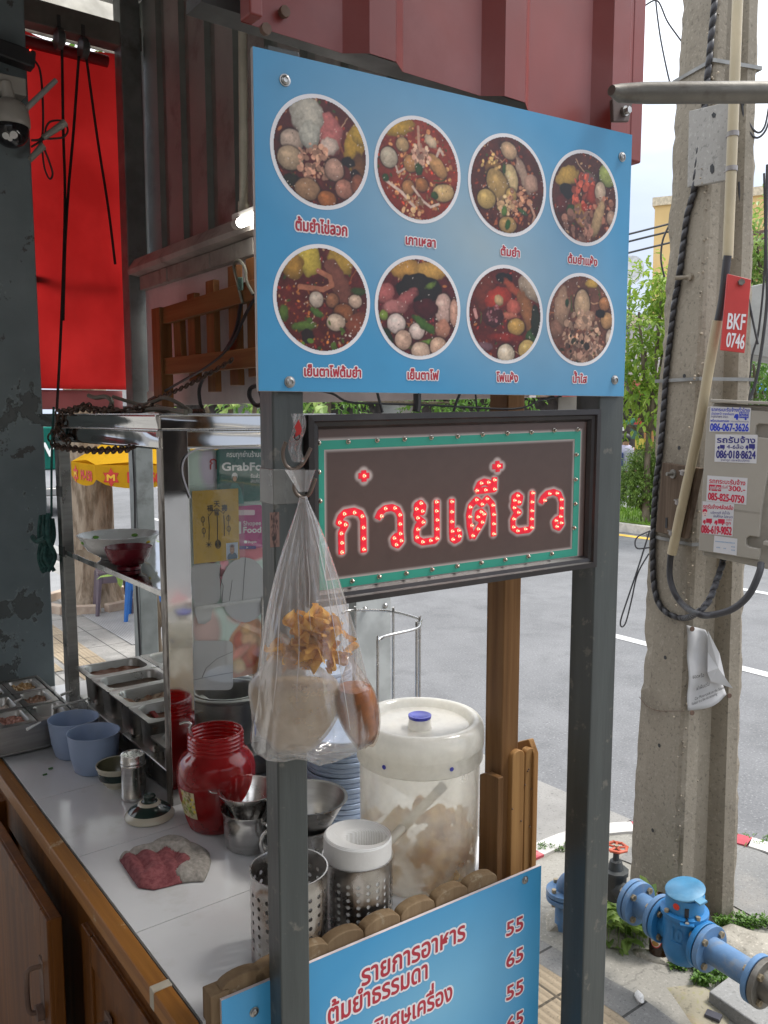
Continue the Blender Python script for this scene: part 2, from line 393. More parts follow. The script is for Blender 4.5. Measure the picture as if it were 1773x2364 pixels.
# ================================================================== THE SETTING
ROTT = R(37)                                 # turns the T/N axes onto x/y inside materials (rotate by +37 deg)
def tnmap(n, l):
    return coords(n, l, (1, 1, 1), -R(37))
def ground_mat(name, c1, c2, speck=None, sscale=140, rough=.85, bmp=.3, crack=0, joints=None, groove=0, stain=None):
    if name in MATS: return MATS[name]
    m, n, l, b = new_mat(name); v = tnmap(n, l)
    out = mixc(n, l, mrange(n, l, noise(n, l, v, 1.3, 8, .65), .35, .65), c1, c2)
    if stain: out = mixc(n, l, mrange(n, l, noise(n, l, v, 3.1, 8, .7), .5, .72, 0, .75), out, stain)
    sp = noise(n, l, v, sscale, 2)
    if speck:
        out = mixc(n, l, mrange(n, l, sp, .60, .68, 0, .6), out, speck); out = mixc(n, l, mrange(n, l, sp, .40, .32, 0, .5), out, tuple(x * .45 for x in c1))
    h = sp
    if crack:
        vo = n.new('ShaderNodeTexVoronoi'); vo.feature = 'DISTANCE_TO_EDGE'; vo.inputs['Scale'].default_value = crack
        wv = n.new('ShaderNodeVectorMath'); wv.operation = 'ADD'; nz = n.new('ShaderNodeTexNoise'); nz.inputs['Scale'].default_value = 4; nz.inputs['Detail'].default_value = 6
        l.new(v, nz.inputs['Vector']); l.new(v, wv.inputs[0]); sc_ = n.new('ShaderNodeVectorMath'); sc_.operation = 'SCALE'; sc_.inputs['Scale'].default_value = .35
        l.new(nz.outputs['Color'], sc_.inputs[0]); l.new(sc_.outputs[0], wv.inputs[1]); l.new(wv.outputs[0], vo.inputs['Vector'])
        out = mixc(n, l, mrange(n, l, vo.outputs['Distance'], 0, .006, .4, 0), out, tuple(x * .35 for x in c1))
    if joints:
        br = n.new('ShaderNodeTexBrick'); br.offset = joints[2]; br.inputs['Scale'].default_value = 1; br.inputs['Mortar Size'].default_value = .006
        br.inputs['Brick Width'].default_value = joints[0]; br.inputs['Row Height'].default_value = joints[1]; br.inputs['Mortar Smooth'].default_value = .3
        l.new(v, br.inputs['Vector']); br.inputs['Color1'].default_value = (1, 1, 1, 1); br.inputs['Color2'].default_value = (.78, .78, .78, 1); br.inputs['Mortar'].default_value = (.2, .2, .2, 1)
        mm = n.new('ShaderNodeMix'); mm.data_type = 'RGBA'; mm.blend_type = 'MULTIPLY'; mm.inputs[0].default_value = 1; l.new(out, mm.inputs[6]); l.new(br.outputs['Color'], mm.inputs[7]); out = mm.outputs[2]
    if groove:
        wv2 = n.new('ShaderNodeTexWave'); wv2.wave_type = 'BANDS'; wv2.bands_direction = 'X'; wv2.inputs['Scale'].default_value = groove; l.new(v, wv2.inputs['Vector'])
        out = mixc(n, l, mrange(n, l, wv2.outputs['Fac'], .25, .0, 0, .4), out, tuple(x * .5 for x in c1)); h = wv2.outputs['Fac']
    l.new(out, b.inputs['Base Color']); b.inputs['Roughness'].default_value = rough
    bump(n, l, b, h, bmp, .004); MATS[name] = m; return m
asphalt = ground_mat('asphalt', (.135, .137, .142), (.175, .177, .182), (.29, .29, .295), 70, .88, .5, stain=(.102, .104, .107))
conc = ground_mat('pavement concrete', (.225, .215, .19), (.32, .305, .27), (.40, .385, .34), 90, .9, .35, crack=.9, stain=(.17, .158, .128))
apronm = ground_mat('apron concrete', (.23, .222, .21), (.30, .29, .27), (.17, .165, .155), 60, .9, .3, crack=.35, stain=(.19, .183, .17))
tilem = ground_mat('dark paving tiles', (.17, .17, .165), (.23, .225, .215), (.3, .3, .29), 120, .8, .2, joints=(.8, .4, .5), stain=(.29, .27, .24))
tactm = ground_mat('tactile paving', (.30, .235, .155), (.38, .305, .21), (.35, .3, .22), 120, .85, .9, joints=(.3, .3, .0), groove=10)
slabm = ground_mat('grey slab', (.23, .23, .22), (.30, .295, .285), (.38, .38, .37), 110, .85, .25, stain=(.28, .27, .25))
def sheet(name, pts, z, m, kind=struct):
    mb = MB(); mb.add([(p.x, p.y, z) for p in pts], [list(range(len(pts)))])
    if Vector(mb.v[1]).__sub__(Vector(mb.v[0])).cross(Vector(mb.v[2]) - Vector(mb.v[1])).z < 0: mb.f = [f[::-1] for f in mb.f]
    return kind(build(name, mb, m))
sheet('road', [Vector((x, y, 0)) for x, y in ((-900, -900), (900, -900), (900, 900), (-900, 900))], -.13, asphalt)
# raised ground on the near side: apron of the side entrance and the pavement (slab with a real edge)
def slab(name, pts, ztop, zbot, m):
    mb = MB(); mb.prism([Vector((p.x, p.y, ztop)) for p in pts], (0, 0, zbot - ztop)); return struct(build(name, mb, m))
slab('apron', [Q(-40, 1.45), Q(3.0, 1.45), Q(2.96, 2.2), Q(3.02, 3.2), Q(2.98, 4.9), Q(-40, 4.9)], -.05, -.4, apronm)
corner = [Q(2.2, 1.5)] + [Q(2.42 + .82 * math.sin(a), .68 + .82 * math.cos(a)) for a in [i * math.pi / 2 / 10 for i in range(11)]] + [Q(3.24, -60), Q(-.2, -60), Q(-.2, 1.5)]
slab('pavement', corner, 0, -.4, conc)
slab('pavement', [Q(-40, 4.9), Q(2.85, 4.9), Q(2.85, 70), Q(-40, 70)], 0, -.4, ground_mat('grey pavement', (.24, .232, .215), (.31, .30, .28), (.18, .18, .17), 60, .9, .3, crack=.5, joints=(.6, .6, .0), stain=(.46, .44, .41)))
# kerb, painted red and white in runs
red, white = mat('kerb red paint', (.42, .06, .08), .7, dirt=(.55, .3, .28), dlo=.55, dhi=.75, dscale=9), mat('kerb white paint', (.55, .53, .50), .7, dirt=(.45, .42, .38), dlo=.55, dhi=.75, dscale=9)
path = [Q(1.0 + .1 * i, 1.5) for i in range(14)] + [Q(2.42 + .82 * math.sin(a), .68 + .82 * math.cos(a)) for a in [i * math.pi / 2 / 16 for i in range(17)]] + [Q(3.24, .68 - .12 * i) for i in range(1, 60)]
def kerb_run(name, pts, m, ztop=.012, w=.095, zb=-.2):
    mb = MB(); n = len(pts); inn = []
    for i, p in enumerate(pts):
        d = (pts[min(i + 1, n - 1)] - pts[max(i - 1, 0)]).normalized(); s = Vector((d.y, -d.x, 0)); inn.append(p + s * w)
    for i in range(n - 1):
        a, b, c, d = pts[i], pts[i + 1], inn[i + 1], inn[i]
        q = [Vector((p.x, p.y, ztop)) for p in (a, b, c, d)]; mb.prism(q, (0, 0, zb - ztop))
    return struct(build(name, mb, m))
L = [0]
for a, b in zip(path[:-1], path[1:]): L.append(L[-1] + (b - a).length)
k0, seglen, i0 = 0, .62, 0
while i0 < len(path) - 1:
    i1 = i0
    while i1 < len(path) - 1 and L[i1] < (k0 + 1) * seglen - .02: i1 += 1
    if i1 == i0: i1 = i0 + 1
    kerb_run('kerb', path[i0:i1 + 1], (white, red)[(k0 + 0) % 2], zb=-.12); i0 = i1; k0 += 1
kerb_run('kerb', [Q(2.99, 4.9 + i) for i in range(60)], slabm, .02, .2)
# tiles on the pavement corner
sheet('paving', [pz(1700, 1930, .0), pz(1990, 2080, 0), pz(1990, 2260, 0), pz(1760, 2130, 0), pz(1660, 2075, 0), pz(1430, 1985, 0), pz(1480, 1935, 0), pz(1600, 1930, 0)], .005, tilem)
sheet('paving', [pz(1150, 2115, 0), pz(1387, 2253, 0), pz(1473, 2300, 0), pz(1640, 2420, 0), pz(1520, 2420, 0), pz(1427, 2343, 0), pz(1250, 2230, 0), pz(1120, 2150, 0)], .005, tilem)
sheet('tactile_strip', [pz(1120, 2153, 0), pz(1250, 2232, 0), pz(1427, 2345, 0), pz(1518, 2420, 0), pz(1200, 2600, 0), pz(900, 2300, 0)], .007, tactm)
sheet('tactile_strip', [Q(1.45, 4.95), Q(1.75, 4.95), Q(1.75, 40), Q(1.45, 40)], .006, tactm)
sheet('tactile_strip', [Q(-2, 5.6), Q(1.4, 5.6), Q(1.4, 5.95), Q(-2, 5.95)], .006, tactm)
sheet('drain_grating', [Q(2.1, 6), Q(2.55, 6), Q(2.55, 12), Q(2.1, 12)], .006, ground_mat('grating', (.22, .22, .22), (.3, .3, .3), None, 60, .6, .9, groove=16))
# road markings
wpaint = mat('road paint white', (.55, .55, .54), .7, var=.1, dirt=(.42, .42, .42), dlo=.52, dhi=.7, dscale=7)
ypaint = mat('road paint yellow', (.75, .48, .08), .7, var=.1, dirt=(.5, .4, .2), dlo=.55, dhi=.75, dscale=3)
for k in range(-3, 12): 
    for tt in (6.05, 9.1): sheet('lane_line', [Q(tt, 1.0 + k * 6 + (1.2 if tt > 7 else 0)), Q(tt + .13, 1.0 + k * 6 + (1.2 if tt > 7 else 0)), Q(tt + .13, 4.2 + k * 6 + (1.2 if tt > 7 else 0)), Q(tt, 4.2 + k * 6 + (1.2 if tt > 7 else 0))], -.126, wpaint)
sheet('edge_line', [Q(11.75, -60), Q(11.95, -60), Q(11.95, 120), Q(11.75, 120)], -.126, ypaint)
# planted median across the road
slab('median', [Q(12.2, -60), Q(14.6, -60), Q(14.6, 120), Q(12.2, 120)], .02, -.3, mat('median kerb', (.5, .47, .42), .9, bmp=.3))
def scatter_blades(mb, place, count, h0, h1, w, seed, lean=.5):
    q = random.Random(seed)
    for _ in range(count):
        p = place(q); a = q.random() * 6.28; h = h0 + (h1 - h0) * q.random(); d = Vector((math.cos(a), math.sin(a), 0)); s = Vector((-d.y, d.x, 0)) * w
        m_ = p + Z * h * .6 + d * h * lean * .3; e = p + Z * h + d * h * lean
        mb.add([p - s, p + s, m_ + s * .7, m_ - s * .7, e], [(0, 1, 2, 3), (3, 2, 4)])
grassm = foliage('grass blades', (.13, .26, .03), (.25, .40, .06)); gb = MB()
gb.add([Q(12.35, -20, .035), Q(14.45, -20, .035), Q(14.45, 60, .035), Q(12.35, 60, .035)], [(0, 1, 2, 3)])
scatter_blades(gb, lambda q: Q(12.4 + 2 * q.random(), -4 + 26 * q.random(), .03), 9000, .04, .16, .012, 3)
stuff(build('grass', gb, grassm))
sheet('far_pavement', [Q(23.5, -60), Q(60, -60), Q(60, 120), Q(23.5, 120)], .0, slabm)

# ------------------------------------------------------------------ leaves and trees
def leaf(mb, p, d, up, ln, w, fold=.25):
    d = d.normalized(); s = d.cross(up); s = s.normalized() if s.length > 1e-4 else d.orthogonal(); u = s.cross(d)
    a = p + d * ln * .35; b = p + d * ln * .75
    mb.add([p, a + s * w * .5 + u * w * fold, b + s * w * .36 + u * w * fold * .6, p + d * ln - u * ln * .12, b - s * w * .36 + u * w * fold * .6, a - s * w * .5 + u * w * fold, a, b],
           [(0, 1, 6), (1, 2, 7, 6), (2, 3, 7), (0, 6, 5), (6, 7, 4, 5), (7, 3, 4)])
def rdir(q): 
    z = q.uniform(-1, 1); a = q.random() * 6.28; r = math.sqrt(1 - z * z); return Vector((r * math.cos(a), r * math.sin(a), z))
def tree(label, base, h, crown_c, blobs, leaf_len, nleaf, m, seed, trunk_r=.15, bark=None, group=None, name='street_tree', spray=5):
    """trunk with limbs to every foliage clump; each clump is sprays of small leaves around twigs"""
    q = random.Random(seed); root = thing(name, label, 'tree', base, group)
    bark = bark or mat('bark', (.10, .075, .05), .9, bmp=.6, bscale=20, stretch=(1, 1, .25), col2=(.18, .14, .1))
    tb = MB(); top = Vector(base) + Z * h
    tb.tube(curve3([Vector(base) - Z * .1, Vector(base).lerp(top, .5) + Vector((q.uniform(-.1, .1), q.uniform(-.1, .1), 0)), top], 5), [trunk_r * (1 - .05 * i) for i in range(11)], 10)
    fb = MB()
    for (dx, dy, dz, r) in blobs:
        c = Vector(crown_c) + Vector((dx, dy, dz))
        tb.tube(curve3([top - Z * .2, top.lerp(c, .5) + Vector((0, 0, -.15)), c], 4), [trunk_r * .5 * (1 - i / 10) + .012 for i in range(9)], 6)
        for _ in range(max(1, int(nleaf * r * r))):
            d = rdir(q); d.z *= .75; rr = r * (.35 + .65 * q.random() ** .6); p = c + d * rr
            tw = (d + Vector((0, 0, .25 - .9 * q.random())) + rdir(q) * .5).normalized()
            for k in range(spray):
                side = rdir(q); dd = (tw * .8 + side * .8 - Z * .25).normalized()
                leaf(fb, p + tw * leaf_len * .5 * k, dd, Z, leaf_len * q.uniform(.7, 1.25), leaf_len * .42)
    build('trunk', tb, bark, root); build('crown', fb, m, root); return root
green1 = foliage('leaves bright', (.13, .25, .025), (.36, .47, .08), .48)
green2 = foliage('leaves mid', (.06, .15, .02), (.17, .32, .05), .4)
green3 = foliage('leaves pale', (.16, .27, .06), (.33, .45, .12), .45)
def gq(u, v, Y): return py(u, v, Y)
def tree_at(label, ub, Y, blobs_px, leaf_len, nleaf, m, seed, h, **k):
    """blobs given as (u, v, radius in m, depth offset)"""
    b = py(ub, 957, Y); b.z = .02; c0 = Vector((b.x, b.y, 0)); bl = []
    for (u, v, r, dy) in blobs_px:
        p = py(u, v, Y + dy); bl.append((p.x - c0.x, p.y - c0.y, p.z, r))
    return tree(label, b, h, c0, bl, leaf_len, nleaf, m, seed, **k)
G = 'trees along the far side of the street'
tree_at('bright green street tree rising between the blue menu sign and the utility pole', 1500, 15.5, [(1530, 655, .5, 0), (1475, 720, .55, -.4), (1540, 760, .7, .3), (1490, 810, .5, -.2), (1545, 850, .7, 0), (1460, 900, .5, .2), (1510, 915, .5, -.4), (1450, 980, .3, 0), (1560, 700, .6, .5), (1590, 660, .5, .2), (1445, 880, .35, -.3), (1555, 935, .35, 0)], .15, 190, green1, 11, 1.9, trunk_r=.08, group=G)
tree_at('pale green street tree right of the utility pole above the parked meter box', 1790, 14.5, [(1745, 560, .5, 0), (1765, 640, .6, .3), (1735, 700, .35, 0), (1790, 540, .7, .2), (1820, 640, .8, 0), (1725, 610, .3, .1)], .14, 190, green3, 12, 3.2, trunk_r=.09, group=G)
tree_at('dark leafy tree low behind the utility pole and the grey meter box', 1760, 17, [(1740, 840, .7, 0), (1760, 900, .7, .3), (1715, 900, .4, 0), (1800, 860, .9, .4)], .14, 150, green2, 13, 1.0, trunk_r=.1, group=G)
tree_at('dense leafy tree seen in the gap between the menu sign and the lit sign', 760, 21, [(640, 905, .8, 0), (720, 915, .8, .4), (790, 925, .5, 0), (560, 920, .6, 0), (800, 890, .6, .3), (1000, 905, .8, .5), (1100, 900, .9, .2), (1180, 890, .8, .8), (1050, 930, .5, .2)], .16, 120, green2, 14, 2.6, trunk_r=.14, group=G)
# broad leaves close behind the cart, seen over the glass cabinet
tree_at('large leaved shrub with yellow green leaves behind the glass cabinet', 560, 5.6, [(470, 925, .16, 0), (530, 935, .16, .1), (590, 925, .17, 0), (690, 925, .2, .1), (740, 935, .2, 0), (430, 945, .12, 0)], .15, 150, green3, 15, 1.7, trunk_r=.03, name='leafy_shrub', spray=3)
tree_at('low leafy shrub behind the red bowl seen through the cabinet glass', 360, 6.6, [(350, 1290, .2, 0), (335, 1330, .15, 0), (380, 1300, .22, .1)], .13, 200, green3, 16, .5, trunk_r=.02, name='leafy_shrub', spray=3)
# round bush on the median
tree_at('fine leaved round bush growing on the grass median', 1500, 15.7, [(1500, 1120, .48, 0), (1480, 1090, .4, .2), (1520, 1075, .42, .1), (1465, 1130, .36, 0), (1530, 1150, .4, 0), (1490, 1050, .25, 0), (1540, 1040, .2, 0)], .06, 2600, foliage('bush leaves', (.10, .19, .03), (.27, .38, .09)), 17, .3, trunk_r=.05, name='bush', spray=5)
# old street tree on the near pavement, seen through the cabinet
tb = pz(215, 1392, 0); root = thing('street_tree', 'thick brown tree trunk standing on the pavement behind the cabinet glass', 'tree', tb)
mb = MB(); prof = [(.36, -.1), (.30, .05), (.24, .25), (.205, .6), (.2, 1.2), (.205, 1.8), (.22, 2.4), (.2, 3.2)]
mb.grid(lambda a, b: tb + Z * (-.1 + 4.0 * b) + Vector((math.cos(a * 6.283), math.sin(a * 6.283), 0)) * ((.2 + .17 * max(0, 1 - b * 7) ** 2) * (1 + .06 * math.sin(a * 6.283 * 7 + b * 4) + .04 * math.sin(a * 6.283 * 13 - b * 9))) + Vector((.04 * math.sin(b * 5), 0, 0)), 40, 30, True)
build('trunk', mb, mat('old bark', (.16, .115, .075), .95, bmp=1, bscale=26, stretch=(1, 1, .3), col2=(.34, .27, .2), scale=14, bd=.02), root)
fb = MB(); q = random.Random(4)
for _ in range(900):
    d = rdir(q); p = tb + Z * 4.6 + Vector((d.x * 1.6, d.y * 1.6, d.z * .7))
    for k in range(3): leaf(fb, p, (rdir(q) - Z * .3), Z, .16, .07)
build('crown', fb, green2, root)
mb = MB(); 
for k in range(9):
    a = k / 9 * 6.283; c = tb + Vector((math.cos(a), math.sin(a), 0)) * .5; mb.box(c + Z * .04, .09, .3, .09, Vector((math.cos(a), math.sin(a), 0)))
tag(build('brick_ring', mb, mat('dusty brick', (.36, .27, .21), .9, bmp=.4, col2=(.45, .36, .28)), bevel=.008), 'ring of dusty bricks around the foot of the old tree', 'tree ring')
# ================================================================== THE STALL
GREYP = mat('grey green gloss paint', (.058, .066, .064), .42, bmp=.35, bscale=30, stretch=(3, 3, .35), var=.12, dirt=(.125, .12, .105), dlo=.60, dhi=.66, dscale=26, bd=.0015)
DARKP = mat('dark post paint', (.075, .082, .08), .5, var=.2, dirt=(.13, .125, .115), dlo=.55, dhi=.8)
RUST = mat('rusty brown', (.10, .06, .045), .8, bmp=.4, col2=(.16, .1, .07))
BLK = mat('black rubber', (.018, .018, .02), .55)
WHT = mat('dull white plastic', (.62, .61, .57), .45, dirt=(.4, .38, .33), dlo=.55, dhi=.8)
SS = steel('stainless'); SSM = steel('mirror stainless', (.60, .59, .57), .07, (1.5, 1.5, 1.5), .10); SSD = steel('worn stainless', (.42, .41, .39), .32)
# floor of the shop behind, roof over cart and camera
mb = MB(); mb.box(Q(-1.7, -.4, .175), 3.2, 4.5, .35, T, N); struct(build('shop_floor', mb, mat('shop floor tile', (.42, .40, .37), .4)))
root = thing('awning_roof', 'dark metal roof sheet over the food cart on painted beams', 'roof', Q(-.9, .2, 3.6))
mb = MB(); mb.box(Q(-1.5, .3, 3.62), 4.9, 4.2, .03, T, N); build('roof_sheet', mb, mat('roof underside', (.26, .26, .25), .6), root)
for t_ in (-.6, -2.0):
    mb = MB(); mb.box(Q(t_, .1, 3.56), .06, 4.4, .09, T, N); build('beam', mb, DARKP, root, .004)
mb = MB(); mb.box(Q(-.3, 2.27, 3.43), 2.3, .07, .085, T, N); build('beam', mb, mat('rail paint', (.20, .19, .17), .6, dirt=(.1, .09, .08)), root, .004)
# back wall of the shop far behind the camera
mb = MB(); mb.box(Q(-1.5, -3.9, 1.7), 6, .15, 3.9, T, N); tag(build('shop_wall', mb, mat('shop wall', (.42, .395, .365), .8)), 'plain pale wall of the shop at the back of the covered area', 'wall')
mb = MB(); mb.box(Q(-3.6, 0, 1.7), .15, 7.6, 3.9, T, N); tag(build('shop_wall', mb, mat('shop wall', (.42, .395, .365), .8)), 'plain pale side wall of the shop left of the cart', 'wall')
# white slotted panel above the red blind
root = thing('vent_panel', 'white slotted plastic panel above the red blind', 'panel', Q(.5, 2.42, 3.5)); mb = MB()
for k in range(7): mb.box(Q(-.1, 2.42 + k * .045, 3.50 + k * .025), 2.2, .02, .014, T, N)
for k in range(14): mb.box(Q(-1.0 + .16 * k, 2.5, 3.56), .05 if k % 2 else .015, .36, .012, T, (N + Z * .55).normalized(), T.cross((N + Z * .55).normalized()))
build('slats', mb, mat('vent white', (.66, .64, .58), .6, dirt=(.4, .37, .3)), root, .002)
mb = MB(); mb.box(Q(-.1, 2.62, 3.72), 2.3, .008, .6, T, (N * .5 - Z).normalized().cross(T), (N * .5 + Z).normalized()); build('backing', mb, mat('vent back', (.34, .32, .27), .7), root)
# peeling painted column on the left
m_, n_, l_, b_ = new_mat('peeling paint'); v_ = coords(n_, l_)
base_ = mixc(n_, l_, mrange(n_, l_, noise(n_, l_, v_, 5, 6), .3, .7), (.105, .133, .142), (.16, .195, .205))
geo_ = n_.new('ShaderNodeSeparateXYZ'); l_.new(v_, geo_.inputs[0])
h_ = mrange(n_, l_, geo_.outputs[2], 1.1, 2.6, .06, -.05)
pn_ = noise(n_, l_, coords(n_, l_, (1, 1, .7)), 7.5, 9, .62); ad_ = n_.new('ShaderNodeMath'); ad_.operation = 'ADD'; l_.new(pn_, ad_.inputs[0]); l_.new(h_, ad_.inputs[1])
f1_ = mrange(n_, l_, ad_.outputs[0], .60, .612); f2_ = mrange(n_, l_, noise(n_, l_, v_, 13, 9, .7), .62, .64)
o_ = mixc(n_, l_, f1_, base_, (.075, .085, .085)); o_ = mixc(n_, l_, f2_, o_, (.06, .06, .058))
ed_ = mrange(n_, l_, ad_.outputs[0], .585, .6, 0, 1); sb_ = n_.new('ShaderNodeMath'); sb_.operation = 'SUBTRACT'; l_.new(ed_, sb_.inputs[0]); l_.new(f1_, sb_.inputs[1])
o_ = mixc(n_, l_, mrange(n_, l_, sb_.outputs[0], 0, 1, 0, .55), o_, (.26, .30, .30))
l_.new(o_, b_.inputs['Base Color']); b_.inputs['Roughness'].default_value = .62; bump(n_, l_, b_, f1_, .9, -.004)
mb = MB(); mb.box(Q(.13, 1.9, 1.75), .32, .3, 3.7, T, N)
tag(build('column', mb, m_, bevel=.006), 'thick blue grey column with peeling paint at the left edge', 'column')
# corner post at the far end
mb = MB(); mb.box(Q(.80, 2.262, 1.7), .075, .075, 3.85, T, N)
tag(build('post', mb, mat('far post paint', (.20, .22, .215), .5, var=.15, dirt=(.09, .09, .085), dlo=.6, dhi=.75, dscale=6), bevel=.004), 'square grey post at the far corner between the red blind and the ribbed wall', 'post')
mb = MB(); mb.tube(curve3([Q(.745, 2.205, 2.0), Q(.75, 2.205, 1.7), Q(.742, 2.2, 1.4), Q(.75, 2.205, 1.0), Q(.748, 2.205, .5), Q(.75, 2.2, 0)], 5), .005, 6)
tag(build('wire', mb, BLK), 'thin black wire running down the far grey post', 'wire')
# red canvas blind across the far end
root = thing('canvas_blind', 'red canvas roller blind hanging at the far end of the stall', 'blind', Q(.2, 2.33, 2.1))
_gb = np.random.RandomState(8).rand(64, 64)
def vn2b(x, y):
    xi, yi = int(x), int(y); fx, fy = x - xi, y - yi; fx = fx * fx * (3 - 2 * fx); fy = fy * fy * (3 - 2 * fy); return (_gb[yi, xi] * (1 - fx) + _gb[yi, xi + 1] * fx) * (1 - fy) + (_gb[yi + 1, xi] * (1 - fx) + _gb[yi + 1, xi + 1] * fx) * fy
def blindf(a, b):
    t_ = -1.1 + 1.91 * a; z_ = 2.10 + 1.29 * b
    w = .016 * math.sin(t_ * 17 + z_ * 3) * (1 - b * .6) + .007 * math.sin(t_ * 41 + 2 * z_ + 2 * math.sin(z_ * 3)) + .018 * math.sin(z_ * 5 + t_ * 6) + .016 * (vn2b(t_ * 6 + 20, z_ * 5) - .5)
    return Q(t_ + .01 * math.sin(z_ * 4), 2.33 + w, z_)
mb = MB(); mb.grid(blindf, 90, 60); build('canvas', mb, cloth('red canvas', (.78, .135, .13), .74, (.84, .165, .16), 3), root, solid=.002)
mb = MB(); mb.grid(lambda a, b: Q(-1.1 + 1.86 * a, 2.33 + .012 * math.sin((-1.1 + 1.86 * a) * 17 + 6.3) , 2.02 + .075 * b), 60, 6); build('hem', mb, cloth('pale pink vinyl', (.62, .30, .30), .5), root, solid=.002)
mb = MB(); mb.bar(Q(-1.1, 2.35, 2.522), Q(.745, 2.35, 2.508), .012, .022); build('batten', mb, DARKP, root)
mb = MB(); mb.tube([Q(-1.1, 2.315, 3.35), Q(.74, 2.315, 3.35)], .022, 12); build('roller', mb, mat('red roller', (.25, .01, .012), .5), root)
BF2 = fn(2.24); rope = mat('dark rope', (.03, .028, .026), .9, bmp=.6, bscale=300)
for lab, pts in (('black blind cord hanging straight down from the left pulley', [(143, 100), (146, 300), (150, 440), (147, 600), (139, 800), (131, 950)]),
                 ('black blind cord slanting down from the right pulley to meet the straight cord', [(182, 130), (170, 300), (158, 440), (150, 580), (146, 740)]),
                 ('black blind cord slanting from the right pulley to the far grey post', [(199, 130), (225, 320), (250, 480), (266, 610)])):
    mb = MB(); mb.tube(curve3([BF2.P(u, v) for u, v in pts], 6), [.006] * 60 if 0 else .0055, 6); tag(build('blind_cord', mb, rope), lab, 'cord', 'blind cords')
for (u, v), lab in (((136, 90), 'dark pulley under the rail, left of the other pulley'), ((192, 112), 'dark pulley with a pale wheel hanging under the rail')):
    p = BF2.P(u, v); root = thing('pulley', lab, 'pulley', p, 'blind pulleys')
    mb = MB(); mb.tube([p - T * .011, p + T * .011], .038, 16); mb.box(p + Z * .045, .012, .02, .07, T, N); build('bracket', mb, DARKP, root)
    mb = MB(); mb.tube([p + T * .012 - N * .01, p + T * .016 - N * .01], .024, 14); build('wheel', mb, mat('pulley wheel', (.3, .3, .29), .4), root)
# ribbed metal wall on the street side, concrete beam, white panel
def ribbed(name, f, a0, a1, z0, z1, pitch, top, depth, slope, mats, parent=None, thick=.0015):
    """trapezoid profile along a; f(a, z, off)"""
    mb = MB(); a = a0; pts = []
    while a < a1:
        w = pitch - top - 2 * slope
        pts += [(a, 0, 0), (a + w, 0, 1), (a + w + slope, depth, 1), (a + w + slope + top, depth, 1)]; a += pitch
    pts.append((min(a, a1 + pitch), 0, 0)); pts = [p for p in pts if p[0] <= a1 + 1e-6]
    if pts[-1][1] == 0 and pts[-1][0] < a1 - .004: pts.append((a1, 0, 0))
    for i in range(len(pts) - 1):
        (x0, d0, _), (x1, d1, m1) = pts[i], pts[i + 1]; mb.m = pts[i][2] if len(mats) > 1 and d0 == d1 and d0 != 0 else (1 if len(mats) > 1 and d0 != d1 else 0)
        mb.add([f(x0, z0, d0), f(x1, z0, d1), f(x1, z1, d1), f(x0, z1, d0)], [(0, 1, 2, 3)])
    return build(name, mb, mats, parent, solid=thick)
inw = mat('wall sheet inside', (.31, .315, .305), .55, var=.1, scale=3, dirt=(.18, .16, .15)); inr = mat('wall sheet rib shaded', (.19, .21, .195), .55, var=.1)  # same sheet; the shade on the ribs is put into their darker colour
root = thing('ribbed_wall', 'grey brown ribbed metal wall sheet above the concrete beam', 'wall', Q(.86, 1, 2.6))
ribbed('sheet', lambda a, z, o: Q(.86 + o, a, z), .075, 2.34, 2.5, 3.6, .205, .060, .018, .010, [inw, inr], root)
concb = mat('old concrete beam', (.40, .37, .34), .85, bmp=.4, dirt=(.16, .14, .12), dlo=.52, dhi=.7, dscale=6)
mb = MB(); mb.prism([Q(.80, 2.22, 2.535), Q(.76, 2.22, 2.54), Q(.755, 2.22, 2.556), Q(.785, 2.22, 2.60), Q(.86, 2.22, 2.605), Q(.86, 2.22, 2.53)], -N * 2.1)
root = thing('concrete_beam', 'stained grey concrete ledge under the ribbed wall sheet', 'beam', Q(.82, 1, 2.53)); build('ledge', mb, concb, root)
mb = MB()
q = random.Random(2); a = 2.2
while a > .16:
    w = q.uniform(.05, .22); mb.box(Q(.808 + q.uniform(-.002, .002), a - w / 2, 2.507), .03, w - .004, .052, T, N); a -= w
build('block_course', mb, mat('block course', (.33, .31, .28), .85, bmp=.3, dirt=(.2, .18, .15), dscale=9), root, .002)
mb = MB(); mb.box(Q(.83, 1.18, 2.26), .02, 2.05, .45, T, N)
tag(build('white_panel', mb, mat('off white panel', (.68, .61, .61), .7, var=.06, dirt=(.34, .29, .28), dlo=.6, dhi=.85)), 'off white wall panel under the concrete ledge, behind the wooden trellis', 'panel')
# white banner hanging by an eyelet under the panel
mb = MB(); mb.prism([Q(.80, 2.17, 2.09), Q(.80, 2.03, 2.085), Q(.80, 2.0, 2.03), Q(.80, 2.02, 1.98), Q(.80, 2.17, 2.0)], T * .004)
root = thing('banner', 'small white banner corner with a rusty eyelet beside the far post', 'banner', Q(.8, 2.1, 2.0)); build('vinyl', mb, WHT, root)
mb = MB(); mb.tube([Q(.797, 2.135, 2.05), Q(.795, 2.135, 2.05)], .014, 12); build('eyelet', mb, RUST, root)
